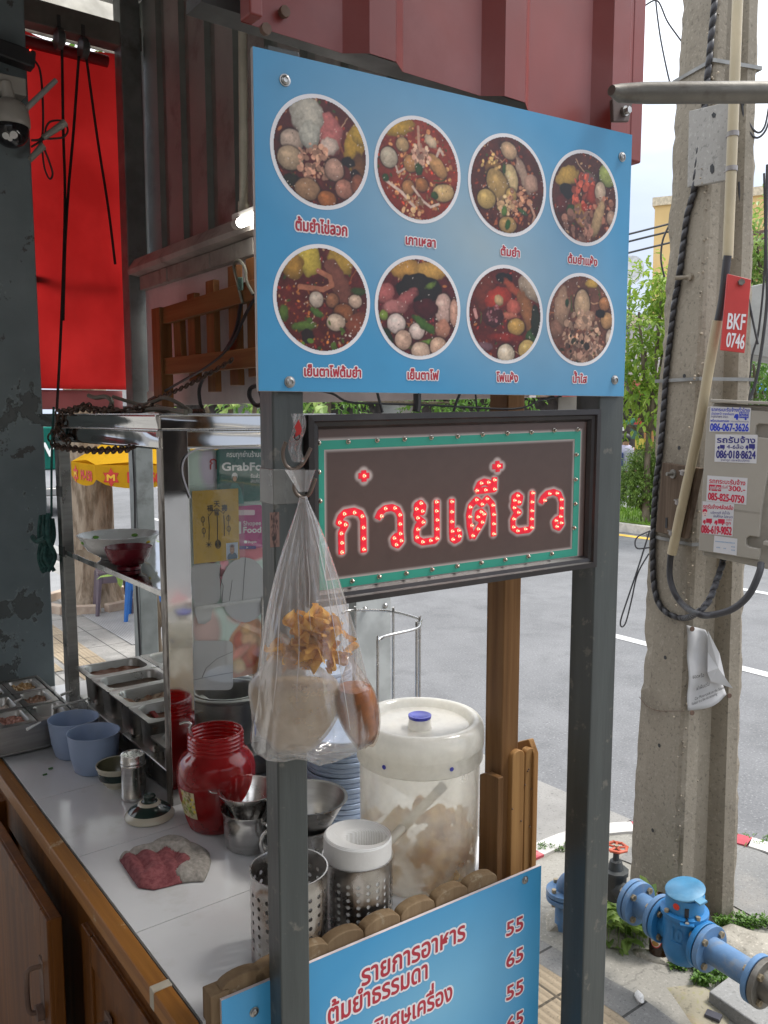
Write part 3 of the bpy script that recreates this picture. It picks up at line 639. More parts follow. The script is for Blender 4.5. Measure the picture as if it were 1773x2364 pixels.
# wooden trellis on the wall side
W_OR = wood('varnished slat wood', (.19, .08, .028), (.33, .155, .06), 'z'); TF = ft(.765); TF3 = ft(.745)
W_RAIL = wood('varnished rail wood', (.20, .085, .03), (.34, .16, .06), 'x', -R(127))
root = thing('wooden_trellis', 'brown wooden trellis of slats and two rails hanging over the glass cabinet', 'trellis', TF.P(372, 950))
def slat(f, u0, v0, u1, v1, w, thick, name, m, extra=0):
    a, b = f.P(u0, v0), f.P(u1, v1); mb = MB(); d = (b - a).normalized(); s = d.cross(f.n).normalized()
    mb.box((a + b) / 2, (b - a).length + extra, w, thick, d, s, d.cross(s)); return build(name, mb, m, root, .002)
slat(TF3, 372, 712, 380, 975, .075, .045, 'trellis_post', W_OR)
for (u, vt, vb) in ((415, 706, 835), (449, 678, 880), (493, 648, 905), (545, 614, 890), (588, 596, 870), (640, 560, 860)): slat(TF, u - 3, vt, u + 3, vb, .058, .022, 'slat', W_OR)
slat(TF3, 394, 726, 660, 650, .058, .022, 'rail', W_RAIL, .1); slat(TF3, 398, 845, 700, 815, .058, .022, 'rail', W_RAIL, .1)
# fluorescent tube and its conduit on the wall
LFr = ft(.72); e0 = LFr.P(548, 517); d_ = -N
root = thing('tube_lamp', 'lit white fluorescent tube under a pale conduit, half behind the menu sign', 'lamp', e0)
mb = MB(); mb.tube([e0 + d_ * .02, e0 + d_ * .62], .014, 14); build('tube', mb, emit('lit tube', (1, .98, .93), 9), root)
mb = MB(); mb.tube([e0 - d_ * .012, e0 + d_ * .02], .0155, 14); mb.box(e0 + d_ * .3 + Z * .022 + T * .012, .66, .03, .02, N, T); build('fitting', mb, WHT, root, .002)
mb = MB(); c_ = LFr.P(549, 505); mb.tube([c_ + T * .02, c_ + T * .02 + Z * .02, LFr.P(545, -60) + T * .02], .013, 12); mb.tube([c_ + T * .02 - Z * .0, c_ + T * .02 + Z * .05], .017, 12)
tag(build('conduit', mb, mat('conduit pale', (.42, .40, .33), .5)), 'pale plastic conduit running up the ribbed wall to the tube lamp', 'conduit')

# ------------------------------------------------------------------ red ribbed fascia above the menu sign, and the pipe it carries
redp = mat('red sheet paint', (.215, .027, .020), .4, var=.12, scale=3, dirt=(.24, .055, .048), dlo=.55, dhi=.8, bmp=.1, bscale=15)
root = thing('red_fascia', 'dark red ribbed metal fascia above the blue menu sign', 'fascia', Q(.5, .03, 2.53))
ribbed('sheet', lambda a, z, o: Q(a, .035 - o, z), .11 + .0, .998, 2.535, 3.7, .282, .050, .024, .032, [redp], root)
mb = MB(); mb.prism([Q(.962, .033, 2.50), Q(1.0, .033, 2.50), Q(1.0, .11, 2.50), Q(.962, .11, 2.50)], Z * 1.2); build('corner_trim', mb, redp, root, .004)
mb = MB(); mb.box(Q(.118, .02, 3.05), .02, .03, 1.03, T, N); build('edge_trim', mb, redp, root, .003)
mb = MB()
for (u, v) in ((653, 30), (610, 70)): p = fn(.03).P(u, v); mb.tube([p, p - N * .008], .008, 8)
build('bolt', mb, RUST, root)
for z_ in (2.6, 3.3): mb = MB(); mb.box(Q(.5, .12, z_), .84, .05, .05, T, N); build('backing_rail', mb, DARKP, root)
GALV = mat('galvanised weathered', (.20, .19, .17), .5, metal=.6, bmp=.3, dirt=(.10, .085, .07), dlo=.5, dhi=.7, dscale=14, bscale=60)
PF = fn(-.02); root = thing('bracket_pipe', 'weathered steel pipe bolted to the red fascia, reaching right past the pole', 'pipe', PF.P(1425, 240))
a_ = py(1430, 215, 1.42); b_ = py(3100, 205, 1.42)
mb = MB(); mb.tube([a_ - T * .02, a_, a_.lerp(b_, .04), b_], [.008, .014, .0165, .0165], 16); build('pipe', mb, GALV, root)
mb = MB(); pts = [PF.P(u, v, .012) for u, v in ((1402, 235), (1418, 212), (1442, 205), (1450, 215), (1448, 245), (1440, 285), (1404, 285))]; mb.prism(pts, N * .008); build('bracket', mb, mat('bracket dark', (.11, .075, .065), .6, dirt=(.06, .05, .045)), root, .002)
c_ = PF.P(1427, 262, .012); mb = MB(); mb.tube([c_, c_ - N * .006], .009, 14); mb.tube([c_, c_ - N * .014], .0065, 6); build('bolt', mb, SSD, root)

# ------------------------------------------------------------------ the two painted posts that carry the signs
SF = Frame((-.165, 1.12, 0), 59.5)
SFb = Frame(SF.o - SF.n * .031, 59.5); a_, _ = SFb.px(656, 1400)
mb = MB(); mb.box(SFb.pt(a_, 1.22), .0465, .046, 2.5, SFb.x, SFb.n)
postL = tag(build('sign_post', mb, GREYP, bevel=.003), 'slim grey green square post in front, with tape and the bag hook', 'post', 'posts of the signs')
SFc = Frame(SF.o - SF.n * .037, 59.5); a_, _ = SFc.px(1371, 1400)
mb = MB(); mb.box(SFc.pt(a_, 1.21), .058, .057, 2.46, SFc.x, SFc.n)
postR = tag(build('sign_post', mb, GREYP, bevel=.003), 'thicker grey green square post at the right end of the lit sign', 'post', 'posts of the signs')

# ------------------------------------------------------------------ blue menu sign with eight dish pictures
root = thing('menu_sign', 'blue menu sign with eight round dish photographs', 'sign', SF.pt(.333, 2.031))
mb = MB(); mb.box(SF.pt(.333, 2.2445, -.003), .667, .428, .006, SF.x, Z, SF.n); build('board', mb, mat('board edge', (.5, .47, .46), .5), root)
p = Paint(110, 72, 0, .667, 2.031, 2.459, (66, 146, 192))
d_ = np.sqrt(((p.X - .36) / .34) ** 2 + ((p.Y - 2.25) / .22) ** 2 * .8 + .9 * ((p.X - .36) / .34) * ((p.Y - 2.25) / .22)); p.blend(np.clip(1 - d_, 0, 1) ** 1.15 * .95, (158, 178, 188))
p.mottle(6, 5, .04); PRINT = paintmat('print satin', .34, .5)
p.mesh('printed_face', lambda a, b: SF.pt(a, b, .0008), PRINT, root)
RED = mat('print red', (.42, .025, .045), .4, var=.05); PWH = mat('print white', (.78, .76, .78), .4, var=.03)
def disc_px(u0, u1, v0, v1):
    uc = (u0 + u1) / 2; a, z0 = SF.px(uc, v1); _, z1 = SF.px(uc, v0); a0, _ = SF.px(u0, (v0 + v1) / 2); a1, _ = SF.px(u1, (v0 + v1) / 2)
    return (a0 + a1) / 2, (z0 + z1) / 2, ((z1 - z0) + (a1 - a0)) / 4
def food(k, base, items):
    p = Paint(144, 144, -1, 1, -1, 1, base); p.mottle(26, 100 + k, .35); p.mottle(7, 130 + k, .25)
    q = random.Random(500 + k); pal = [tuple(base_c * f for base_c in base) for f in (.7, 1.2, 1.5, 1.9)] + [(190, 120, 70), (60, 84, 36), (206, 170, 130), (150, 60, 36)]
    for _ in range(130):                      # herbs, chilli flakes, fat drops and scraps between and over the larger pieces
        a, d = q.random() * 6.28, math.sqrt(q.random()); z = q.uniform(.008, .028); p.ell(d * math.cos(a), d * math.sin(a), z * q.uniform(1, 2.2), z, q.choice(pal), q.random() * 3)
    for _ in range(9):
        a, d, t = q.random() * 6.28, .75 * math.sqrt(q.random()), q.random() * 6.28; x, y = d * math.cos(a), d * math.sin(a); pts = []
        for i in range(7): pts.append((x, y)); t += q.uniform(-.5, .5); x += .06 * math.cos(t); y += .06 * math.sin(t)
        p.line(pts, q.uniform(.008, .016), q.choice([(196, 160, 130), (170, 110, 80), (70, 90, 40), (150, 84, 50)]))
    for it in items:
        c, a = it[0], it[1:]
        if c == 'ball': x, y, rx, ry, col = a[:5]; p.ell(x, y + .0, rx * 1.12, ry * 1.12, (40, 16, 14), a[5] if len(a) > 5 else 0, soft=4); p.ell(x, y, rx, ry, col, a[5] if len(a) > 5 else 0, .5, 1.5, seed=int(abs(x * 97 + y * 31) * 10) + k, wob=.12); p.bits(x, y, rx * .7, 3, .010, tuple(c_ * .6 for c_ in col), k + int(x * 50)); p.ell(x - rx * .25, y + ry * .35, rx * .25, ry * .16, tuple(min(255, c_ * 1.2) for c_ in col), 0, soft=5)
        elif c == 'blob': x, y, rx, ry, col = a[:5]; p.ell(x, y, rx, ry, col, a[5] if len(a) > 5 else 0, .55, 2, seed=int(abs(x * 57 + y * 91) * 10) + k, wob=.5)
        elif c == 'bits': p.bits(*a)
        elif c == 'line': p.line(a[0], a[1], a[2])
    q = random.Random(900 + k)
    f = (p.fbm(3, 700 + k) - .5) * .45 + (p.fbm(14, 720 + k) - .5) * .5; p.c = p.c * np.clip(1 + f, .3, 1.7)[..., None] * np.array([.80, .70, .62])
    for _ in range(40):
        a, d = q.random() * 6.28, math.sqrt(q.random()); p.ell(d * math.cos(a), d * math.sin(a), q.uniform(.006, .014), .006, (232, 214, 200), q.random() * 3)
    return p
egg, pale, tan_, brn, wont, leafc, dk, meat, orange = (214, 216, 208), (205, 188, 176), (186, 148, 108), (150, 92, 55), (205, 168, 62), (52, 88, 40), (28, 18, 18), (198, 150, 128), (178, 82, 48)
FOOD = [
 ((92, 30, 26), [('blob', .75, .25, .22, .5, wont, -.3), ('blob', .85, .45, .2, .2, (214, 180, 70)), ('blob', .82, -.2, .16, .35, (120, 80, 45)), ('ball', -.62, .12, .24, .22, pale), ('ball', -.66, -.2, .26, .22, (196, 176, 150)), ('blob', .2, .35, .27, .36, (216, 130, 130), .2), ('blob', .18, .15, .2, .16, (232, 214, 206), .4), ('blob', -.3, .62, .33, .34, egg), ('blob', -.25, .3, .22, .28, (208, 214, 208)), ('bits', -.15, -.18, .36, 70, .05, (204, 158, 136), 3), ('ball', .28, -.28, .21, .21, (202, 165, 150)), ('blob', .6, -.1, .14, .1, dk), ('blob', .75, -.32, .1, .1, dk), ('blob', -.6, -.6, .22, .12, (40, 40, 26)), ('ball', -.3, -.72, .27, .2, (186, 150, 118)), ('ball', .12, -.86, .2, .16, (184, 116, 66)), ('ball', .5, -.62, .2, .18, (188, 134, 118)), ('ball', .8, -.5, .14, .2, (150, 92, 70))]),
 ((140, 48, 30), [('blob', -.45, .78, .4, .16, wont, .3), ('bits', 0, 0, .85, 150, .035, (214, 150, 100), 5), ('ball', -.4, .45, .15, .14, (205, 176, 130)), ('ball', -.72, .15, .2, .2, (222, 214, 196)), ('ball', -.2, .1, .17, .17, (200, 150, 96)), ('ball', .45, .15, .3, .15, (206, 160, 106), -.7), ('bits', .05, .3, .22, 40, .05, (226, 180, 160), 6), ('ball', .08, -.28, .15, .14, (180, 122, 72)), ('ball', -.25, -.38, .15, .15, (190, 138, 90)), ('ball', .62, -.38, .27, .18, (226, 196, 140), .2), ('line', [(-.8, -.3), (-.4, -.5), (-.1, -.75)], .03, (230, 210, 200)), ('line', [(-.15, -.35), (.1, -.6), (.3, -.7), (.5, -.62)], .025, (232, 214, 204)), ('line', [(-.02, .85), (0, .5), (.05, .4)], .03, (214, 170, 150)), ('line', [(.45, .35), (.52, .5), (.6, .4)], .028, (226, 206, 196)), ('line', [(-.55, .0), (-.5, -.12), (-.35, -.02)], .02, (226, 206, 196)), ('blob', .3, .6, .17, .1, (226, 206, 180), -.6), ('blob', 0, .02, .1, .12, leafc), ('blob', -.8, -.25, .08, .08, leafc), ('blob', .4, -.45, .1, .08, leafc), ('bits', -.1, -.75, .3, 25, .05, (220, 170, 130), 7)]),
 ((86, 34, 24), [('bits', 0, -.1, .8, 90, .035, (150, 84, 54), 8), ('ball', .0, .72, .22, .17, (206, 178, 146), -.3), ('blob', -.4, .3, .2, .18, (150, 110, 60)), ('ball', .06, .12, .2, .32, (226, 206, 158), .15), ('ball', -.28, -.02, .26, .36, (190, 162, 104), .7), ('blob', .42, .25, .12, .4, (190, 166, 150), .5), ('blob', .62, .1, .2, .2, (200, 166, 150)), ('ball', -.58, -.35, .24, .2, (216, 190, 120)), ('ball', .08, -.2, .15, .16, (204, 176, 110)), ('bits', .3, -.3, .3, 40, .05, (205, 150, 120), 9), ('bits', -.1, -.42, .25, 30, .05, (214, 180, 140), 10), ('blob', -.12, .32, .05, .12, leafc), ('blob', -.1, -.55, .08, .12, (96, 138, 60)), ('blob', .4, -.5, .14, .05, (60, 104, 60), -.4), ('ball', .0, -.82, .24, .17, (205, 172, 112)), ('blob', .0, -.82, .07, .12, (48, 110, 40), -.3), ('bits', -.5, .35, .25, 20, .04, (200, 170, 110), 11), ('line', [(.6, -.3), (.75, -.55), (.7, -.7)], .03, (200, 160, 140))]),
 ((84, 40, 32), [('blob', -.55, .42, .36, .2, (206, 172, 84), .3), ('blob', .1, .42, .25, .16, (130, 100, 100)), ('ball', .7, .6, .28, .26, (170, 190, 110)), ('blob', -.55, .1, .2, .18, dk), ('bits', 0, .1, .42, 70, .06, (190, 90, 70), 12), ('blob', .22, .1, .18, .2, (178, 64, 44)), ('ball', .48, .2, .17, .22, (226, 206, 186)), ('bits', .6, -.3, .4, 40, .06, (160, 110, 90), 13), ('blob', -.1, -.4, .2, .28, (186, 140, 80), .5), ('blob', .42, -.4, .16, .42, (196, 170, 130), -.3), ('blob', .0, -.2, .12, .1, (200, 70, 44)), ('blob', -.42, -.32, .12, .14, (50, 84, 40)), ('ball', .85, -.35, .14, .17, (190, 160, 140)), ('bits', -.2, -.7, .45, 60, .07, (150, 110, 96), 14), ('blob', -.7, -.2, .16, .2, (110, 40, 36))]),
 ((92, 30, 28), [('bits', 0, -.3, .9, 70, .022, (190, 120, 60), 15), ('blob', -.3, .72, .28, .32, (214, 196, 84), .2), ('blob', -.65, .6, .25, .25, (180, 140, 60)), ('blob', .4, .75, .3, .2, (196, 164, 70), -.5), ('blob', .4, .3, .2, .6, (136, 84, 72), .5), ('line', [(-.1, .55), (.15, .45), (.2, .3), (0, .2), (-.5, .22)], .05, (176, 116, 92)), ('ball', -.15, .0, .15, .15, (222, 210, 200)), ('ball', .2, .0, .14, .14, (160, 112, 84)), ('ball', .72, .02, .15, .13, (220, 196, 180)), ('ball', .45, -.22, .22, .17, (150, 96, 62)), ('ball', .28, -.42, .2, .17, (222, 204, 188)), ('blob', .8, .22, .18, .08, (62, 84, 40)), ('blob', -.15, -.25, .16, .07, (82, 120, 50), -.5), ('blob', -.4, -.52, .28, .1, (96, 130, 54), .12), ('blob', -.85, -.3, .1, .16, (90, 120, 50)), ('blob', .8, -.45, .3, .22, (140, 76, 56), .5), ('blob', -.35, -.72, .15, .14, (40, 26, 26)), ('bits', .6, -.5, .3, 16, .02, (240, 230, 220), 16), ('bits', 0, -.8, .5, 12, .05, (80, 110, 40), 17)]),
 ((88, 28, 34), [('blob', -.3, .75, .5, .2, (206, 160, 80)), ('blob', .3, .78, .4, .2, (214, 172, 90), .1), ('blob', 0, .4, .55, .28, (34, 28, 24)), ('blob', .3, .48, .14, .06, (110, 140, 60), .4), ('blob', -.82, .25, .2, .22, (190, 110, 112)), ('blob', -.35, .12, .42, .14, (176, 100, 104), .6), ('blob', -.6, -.02, .3, .14, (196, 130, 132)), ('ball', .62, .02, .22, .32, (226, 196, 190)), ('ball', .9, -.05, .12, .28, (220, 176, 160)), ('blob', .15, .0, .3, .22, (80, 20, 28)), ('ball', -.55, -.35, .22, .2, (236, 224, 224)), ('ball', -.05, -.48, .19, .17, (236, 220, 218)), ('blob', .15, -.35, .34, .1, (70, 110, 40), -.5), ('blob', .6, -.4, .2, .2, (206, 150, 130), -.6), ('blob', -.85, -.2, .1, .1, (130, 160, 70)), ('ball', -.38, -.68, .2, .2, (220, 190, 174)), ('blob', .15, -.72, .34, .06, (124, 170, 70), .3), ('ball', .05, -.88, .24, .18, (224, 200, 184)), ('ball', .5, -.78, .22, .2, (222, 190, 170)), ('blob', -.75, -.7, .12, .3, (30, 50, 26), .3)]),
 ((96, 30, 26), [('blob', -.55, .4, .3, .4, (120, 50, 36)), ('blob', .75, .65, .4, .3, (190, 176, 160)), ('blob', -.05, .78, .22, .12, dk), ('blob', -.25, .32, .36, .24, (184, 60, 44), .3), ('blob', -.2, .3, .12, .12, (206, 180, 140)), ('blob', .2, .55, .35, .1, (176, 84, 60), -.6), ('blob', .6, .1, .2, .5, (160, 108, 70), .4), ('blob', .22, .18, .2, .18, (206, 110, 96)), ('blob', .1, -.02, .26, .08, (214, 130, 110)), ('blob', -.35, -.08, .3, .2, (84, 34, 40)), ('bits', -.35, .02, .2, 20, .03, (150, 100, 110), 18), ('ball', .3, -.25, .24, .18, (214, 176, 100)), ('blob', .75, -.45, .2, .2, (60, 96, 50)), ('blob', .85, -.1, .14, .35, (40, 46, 30)), ('ball', .62, -.74, .24, .22, (222, 196, 126)), ('ball', .02, -.85, .24, .22, (232, 224, 206)), ('blob', -.6, -.72, .24, .1, (130, 96, 110)), ('blob', 0, -.5, .5, .1, (150, 44, 36)), ('line', [(-.85, .05), (-.8, -.1)], .04, (210, 160, 160))]),
 ((108, 70, 58), [('blob', -.6, .25, .24, .42, (188, 156, 134)), ('ball', .02, .35, .24, .34, (206, 180, 150)), ('ball', .72, .4, .17, .16, (190, 134, 90)), ('blob', .3, .85, .2, .1, (214, 180, 90)), ('blob', .1, -.02, .34, .16, (206, 166, 140), .5), ('ball', .82, .02, .2, .2, (196, 156, 110)), ('blob', .6, .18, .16, .1, dk), ('bits', .05, -.4, .6, 120, .06, (186, 156, 136), 19), ('bits', -.1, -.5, .5, 40, .05, (120, 90, 80), 20), ('bits', -.2, -.6, .4, 14, .05, (50, 50, 36), 23), ('ball', .92, -.4, .12, .22, (222, 206, 194)), ('blob', -.75, -.25, .2, .2, (160, 120, 104)), ('bits', .2, -.75, .5, 60, .06, (160, 130, 116), 21), ('blob', -.45, .35, .06, .1, (40, 70, 46)), ('blob', .2, -.6, .1, .1, (60, 50, 44))]),
]
DPX = [(625, 849, 216, 486), (862, 1063, 269, 515), (1078, 1261, 310, 545), (1267, 1426, 346, 568), (631, 852, 562, 821), (864, 1062, 590, 830), (1075, 1253, 612, 839), (1260, 1417, 630, 845)]
for k, d in enumerate(DPX):
    a, z, r = disc_px(*d); mb = MB(); V = []
    n = 72; ring = [SF.pt(a + r * q_ * math.cos(i / n * 6.2832), z + r * q_ * math.sin(i / n * 6.2832), .0011) for q_ in (.925, 1) for i in range(n)]
    mb.add(ring, [(i, (i + 1) % n, n + (i + 1) % n, n + i) for i in range(n)][::1]); build('picture_rim', mb, PWH, root)
    food(k, *FOOD[k]).mesh('dish_picture', lambda x, y: SF.pt(a + x * r * .94, z + y * r * .94, .0014 - .0002 * (x * x + y * y > 1.02)), PRINT, root, mask=lambda X, Y: X * X + Y * Y < .985)
CAP = [('ต้มยำไข่ลวก', 682, 531.5, 800, 545, 21), ('เกาเหลา', 936, 564.6, 1004, 571, 17), ('ต้มยำ', 1155, 590, 1198, 593, 15), ('ต้มยำแห้ง', 1310, 607, 1377, 614, 14.5),
       ('เย็นตาโฟต้มยำ', 702, 867.5, 832, 871.3, 17.5), ('เย็นตาโฟ', 940, 875, 1011, 877, 16), ('โฟแห้ง', 1145, 880, 1194, 882, 15), ('น้ำใส', 1321, 883, 1353, 884, 14)]
for t_, u0, v0, u1, v1, h in CAP:
    a0, z0 = SF.px(u0, v0); a1, z1 = SF.px(u1, v1); _, zt = SF.px(u0, v0 - h)
    mb = MB(); text_mb(mb, t_, lambda a, b, o: SF.pt(a, b, .0009 + o), a0, a1, (z0 + z1) / 2, (z0 + z1) / 2 + (zt - z0), bold=.035, outline=.12); build('caption', mb, [RED, PWH], root)
def screw(place, nrm, r, parent, m=SSD):
    mb = MB(); mb.lathe([(r * 1.25, 0), (r * 1.25, .0012), (r, .0014), (r * .95, .003), (r * .55, .0042), (r * .5, .0030), (1e-6, .0028)], place, 16, ax=nrm)
    return build('screw', mb, m, parent)
for (u, v) in ((657, 186), (1435, 363), (668, 882), (1418, 877)): screw(SF.P(u, v, .0008), SF.n, .0062, root)
# ------------------------------------------------------------------ the lit sign: red bulbs spelling the dish
LF0 = Frame(py(702, 1150, 1.165), 59.5); LF0.o.z = 0; LZ, LK = 1.7315, .0175
def LP(a, b, o=0): return LF0.pt(a, LZ + b + a * LK, o)
def lz(x, y): a, b = LF0.px(680 + x / 2.127, 900 + y / 2.127); return (a, b - LZ - a * LK)
root = thing('bulb_sign', 'dark framed brown sign with lit red bulbs and green border', 'sign', LP(.28, 0))
LW, LH = .541, .268
FRM = mat('sign frame', (.020, .016, .016), .38, var=.2, dirt=(.05, .042, .04), dlo=.5, dhi=.7)
mb = MB()
fw, inn = .017, .003
def fprof(o): return [(0, -.006), (0, .017), (fw * .5, .0175), (fw * .62, .0135), (fw * .95, .012), (fw + inn, .006), (fw + inn, 0)]
pr = fprof(0); cs = [(0, 0, 1, 1), (LW, 0, -1, 1), (LW, LH, -1, -1), (0, LH, 1, -1)]
V = [LP(x + sx * d, y + sy * d, o) for (x, y, sx, sy) in cs for d, o in pr]; k = len(pr)
mb.add(V, [(i * k + j, ((i + 1) % 4) * k + j, ((i + 1) % 4) * k + j + 1, i * k + j + 1) for i in range(4) for j in range(k - 1)])
build('frame', mb, FRM, root)
mb = MB(); mb.box(LP(LW / 2 - .012, LH / 2, -.008), LW - .085, LH - .01, .014, LF0.x, Z, LF0.n); build('back_box', mb, FRM, root)
stroke = [[(224, 806), (222, 700), (243, 662), (210, 650), (220, 622), (240, 602), (284, 594), (316, 606), (330, 636), (332, 797)],
 [(398, 634), (412, 602), (436, 582), (470, 576), (498, 588), (511, 618), (512, 700), (516, 740), (500, 760), (482, 752), (478, 732), (490, 718), (511, 712)],
 [(606, 576), (612, 556), (626, 572), (620, 598), (594, 592), (588, 610), (600, 632), (622, 648), (598, 664), (590, 690), (592, 730), (620, 746), (680, 738), (691, 724), (690, 540)],
 [(592, 590), (592, 566), (612, 552)],
 [(764, 534), (764, 700), (766, 728), (780, 738), (798, 728), (802, 706), (790, 690), (770, 698)],
 [(864, 728), (850, 668), (846, 612), (856, 568), (884, 538), (911, 560), (936, 532), (962, 560), (968, 612), (968, 718)], [(866, 726), (892, 682), (914, 646), (922, 612), (908, 596), (890, 606), (888, 626), (904, 634)],
 [(884, 496), (898, 462), (922, 450), (948, 456), (972, 486), (884, 496)], [(972, 486), (973, 428)],
 [(1084, 536), (1088, 516), (1102, 528), (1096, 552), (1070, 548), (1064, 566), (1074, 588), (1094, 600), (1072, 616), (1062, 640), (1064, 676), (1088, 692), (1140, 686), (1154, 672), (1158, 496)], [(1068, 548), (1068, 526), (1088, 512)],
 [(1198, 556), (1208, 530), (1230, 508), (1262, 500), (1290, 512), (1302, 544), (1300, 625), (1304, 656), (1290, 676), (1270, 668), (1266, 648), (1278, 634), (1299, 630)],
 [(306, 422), (360, 420)], [(332, 394), (334, 450)], [(962, 377), (1014, 373)], [(987, 348), (989, 402)]]
hw_ = .0052
lp_ = Paint(330, 168, fw + inn * .9, LW - fw - inn * .9, fw + inn * .9, LH - fw - inn * .9, (84, 66, 60)); lp_.mottle(9, 4, .06)
SL = [[lz(*q) for q in s] for s in stroke]
dist = np.full(lp_.X.shape, 9.0)
def shorten(s, r):
    s = [Vector(q) for q in s]; a = s[0] + (s[1] - s[0]).normalized() * min(r, (s[1] - s[0]).length * .8); b = s[-1] + (s[-2] - s[-1]).normalized() * min(r, (s[-2] - s[-1]).length * .8)
    return [tuple(a)] + [tuple(q) for q in s[1:-1]] + [tuple(b)]
NC = len(SL) - 4
for s in [shorten(s, hw_ * (1 if i < NC else .62)) for i, s in enumerate(SL)]:
    for (x0, y0), (x1, y1) in zip(s[:-1], s[1:]):
        dx, dy = x1 - x0, y1 - y0; t_ = np.clip(((lp_.X - x0) * dx + (lp_.Y - y0) * dy) / (dx * dx + dy * dy), 0, 1)
        dist = np.minimum(dist, np.hypot(lp_.X - x0 - t_ * dx, lp_.Y - y0 - t_ * dy))
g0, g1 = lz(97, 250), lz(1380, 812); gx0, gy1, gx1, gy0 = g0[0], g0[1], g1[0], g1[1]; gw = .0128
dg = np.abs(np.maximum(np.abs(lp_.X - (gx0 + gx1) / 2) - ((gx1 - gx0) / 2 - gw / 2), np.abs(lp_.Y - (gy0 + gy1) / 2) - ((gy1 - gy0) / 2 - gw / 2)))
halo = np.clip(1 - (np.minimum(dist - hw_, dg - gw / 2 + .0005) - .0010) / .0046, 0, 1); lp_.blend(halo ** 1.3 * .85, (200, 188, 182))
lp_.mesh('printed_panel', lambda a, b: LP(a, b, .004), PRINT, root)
def strokes_mesh(mb, polys, r, place, off):
    """flat bands with round joints; every piece sits a hair above the last"""
    k = 0
    for s in polys:
        for (x0, y0), (x1, y1) in zip(s[:-1], s[1:]):
            d = Vector((x1 - x0, y1 - y0)); L_ = d.length
            if L_ < 1e-6: continue
            d /= L_; nx, ny = -d.y * r, d.x * r; o = off + k * 2e-6; k += 1
            mb.add([place(x0 + nx, y0 + ny, o), place(x0 - nx, y0 - ny, o), place(x1 - nx, y1 - ny, o), place(x1 + nx, y1 + ny, o)], [(0, 1, 2, 3)])
        for (x, y) in s[1:-1]:
            o = off + k * 2e-6; k += 1; mb.add([place(x + r * math.cos(i / 12 * 6.283), y + r * math.sin(i / 12 * 6.283), o) for i in range(12)], [tuple(range(12))])
SIGNRED_GLOW = emit('sign red', (.55, .010, .030), .17)  # letter strokes given a faint glow of their own, for bulb light on them
mb = MB(); strokes_mesh(mb, SL[:NC], hw_, LP, .0046); MB(); build('red_lettering', mb, SIGNRED_GLOW, root)
for k_ in (0, 2): mb = MB(); strokes_mesh(mb, SL[NC + k_:NC + k_ + 2], .0042, LP, .0047); build('red_cross', mb, MATS['sign red'], root)
mb = MB(); fr = [(gx0, gy0), (gx1, gy0), (gx1, gy1), (gx0, gy1)]; V = [LP(x, y, .0046) for x, y in fr] + [LP(x + (gw if x == gx0 else -gw), y + (gw if y == gy0 else -gw), .0046) for x, y in fr]
mb.add(V, [(i, (i + 1) % 4, 4 + (i + 1) % 4, 4 + i) for i in range(4)]); build('green_border', mb, mat('sign green', (.03, .31, .22), .4, var=.05), root)
REDS = [(334, 421), (992, 372), (237, 607), (286, 601), (324, 619), (214, 650), (242, 660), (222, 703), (330, 674), (225, 749), (331, 728), (225, 795), (332, 781), (438, 581), (484, 579), (418, 618), (509, 612), (510, 657), (511, 704), (481, 726), (515, 738), (491, 758), (612, 555), (590, 583), (619, 594), (596, 627), (622, 648), (596, 683), (592, 722), (620, 744), (659, 737), (690, 727), (691, 682), (691, 637), (688, 593), (688, 549), (763, 547), (763, 597), (763, 645), (765, 692), (796, 688), (800, 716), (768, 732), (884, 538), (935, 533), (853, 574), (911, 560), (964, 565), (906, 597), (920, 608), (891, 622), (968, 610), (851, 621), (912, 648), (860, 664), (892, 681), (968, 656), (866, 714), (968, 705), (907, 457), (942, 453), (972, 441), (886, 493), (928, 490), (972, 486), (1086, 518), (1070, 541), (1092, 549), (1068, 577), (1089, 600), (1066, 632), (1065, 672), (1085, 690), (1123, 681), (1154, 674), (1154, 632), (1155, 592), (1156, 549), (1159, 505), (1241, 508), (1278, 506), (1217, 541), (1299, 537), (1300, 579), (1295, 620), (1273, 640), (1299, 651), (1277, 669)]
CLEAR = [(111, 260), (255, 254), (397, 247), (531, 241), (662, 234), (791, 228), (914, 219), (1036, 213), (1153, 208), (1265, 199), (1380, 195), (1373, 318), (1369, 439), (1368, 558), (1362, 676), (275, 935), (407, 914), (540, 897), (666, 879), (789, 862), (907, 846), (1024, 831), (1137, 815), (1252, 802), (111, 403), (117, 544)]
m_, n_, l_, b_ = new_mat('lit red bulb'); lw = n_.new('ShaderNodeLayerWeight'); lw.inputs[0].default_value = .3
b_.inputs['Base Color'].default_value = (.5, .01, .01, 1); l_.new(mixc(n_, l_, mrange(n_, l_, lw.outputs['Facing'], .05, .35), (1, .20, .11), (1, .010, .018)), b_.inputs['Emission Color'])
l_.new(mrange(n_, l_, lw.outputs['Facing'], .0, .32, 3.4, 1.2), b_.inputs['Emission Strength']); LEDR = m_
LEDC = mat('clear bulb', (.55, .5, .42), .12, metal=.8, var=.3, scale=300)
def bulbs(pts, m, nm, r):
    src = None
    for (x, y) in pts:
        a, b = lz(x, y); p = LP(a, b, .0048)
        if src is None:
            mb = MB(); mb.lathe([(r * 1.35, 0), (r * 1.35, .0006), (r, .0008), (r, .0028), (r * .8, .0044), (r * .4, .0053), (1e-6, .0056)], (0, 0, 0), 12, ax=LF0.n); src = build(nm, mb, m); o = src
        else: o = src.copy(); C.objects.link(o)
        o.location = p; o.parent = root; o.matrix_parent_inverse = Matrix.Translation(-root.location)
bulbs(REDS, LEDR, 'red_bulb', .0019); bulbs(CLEAR, LEDC, 'clear_bulb', .0027)
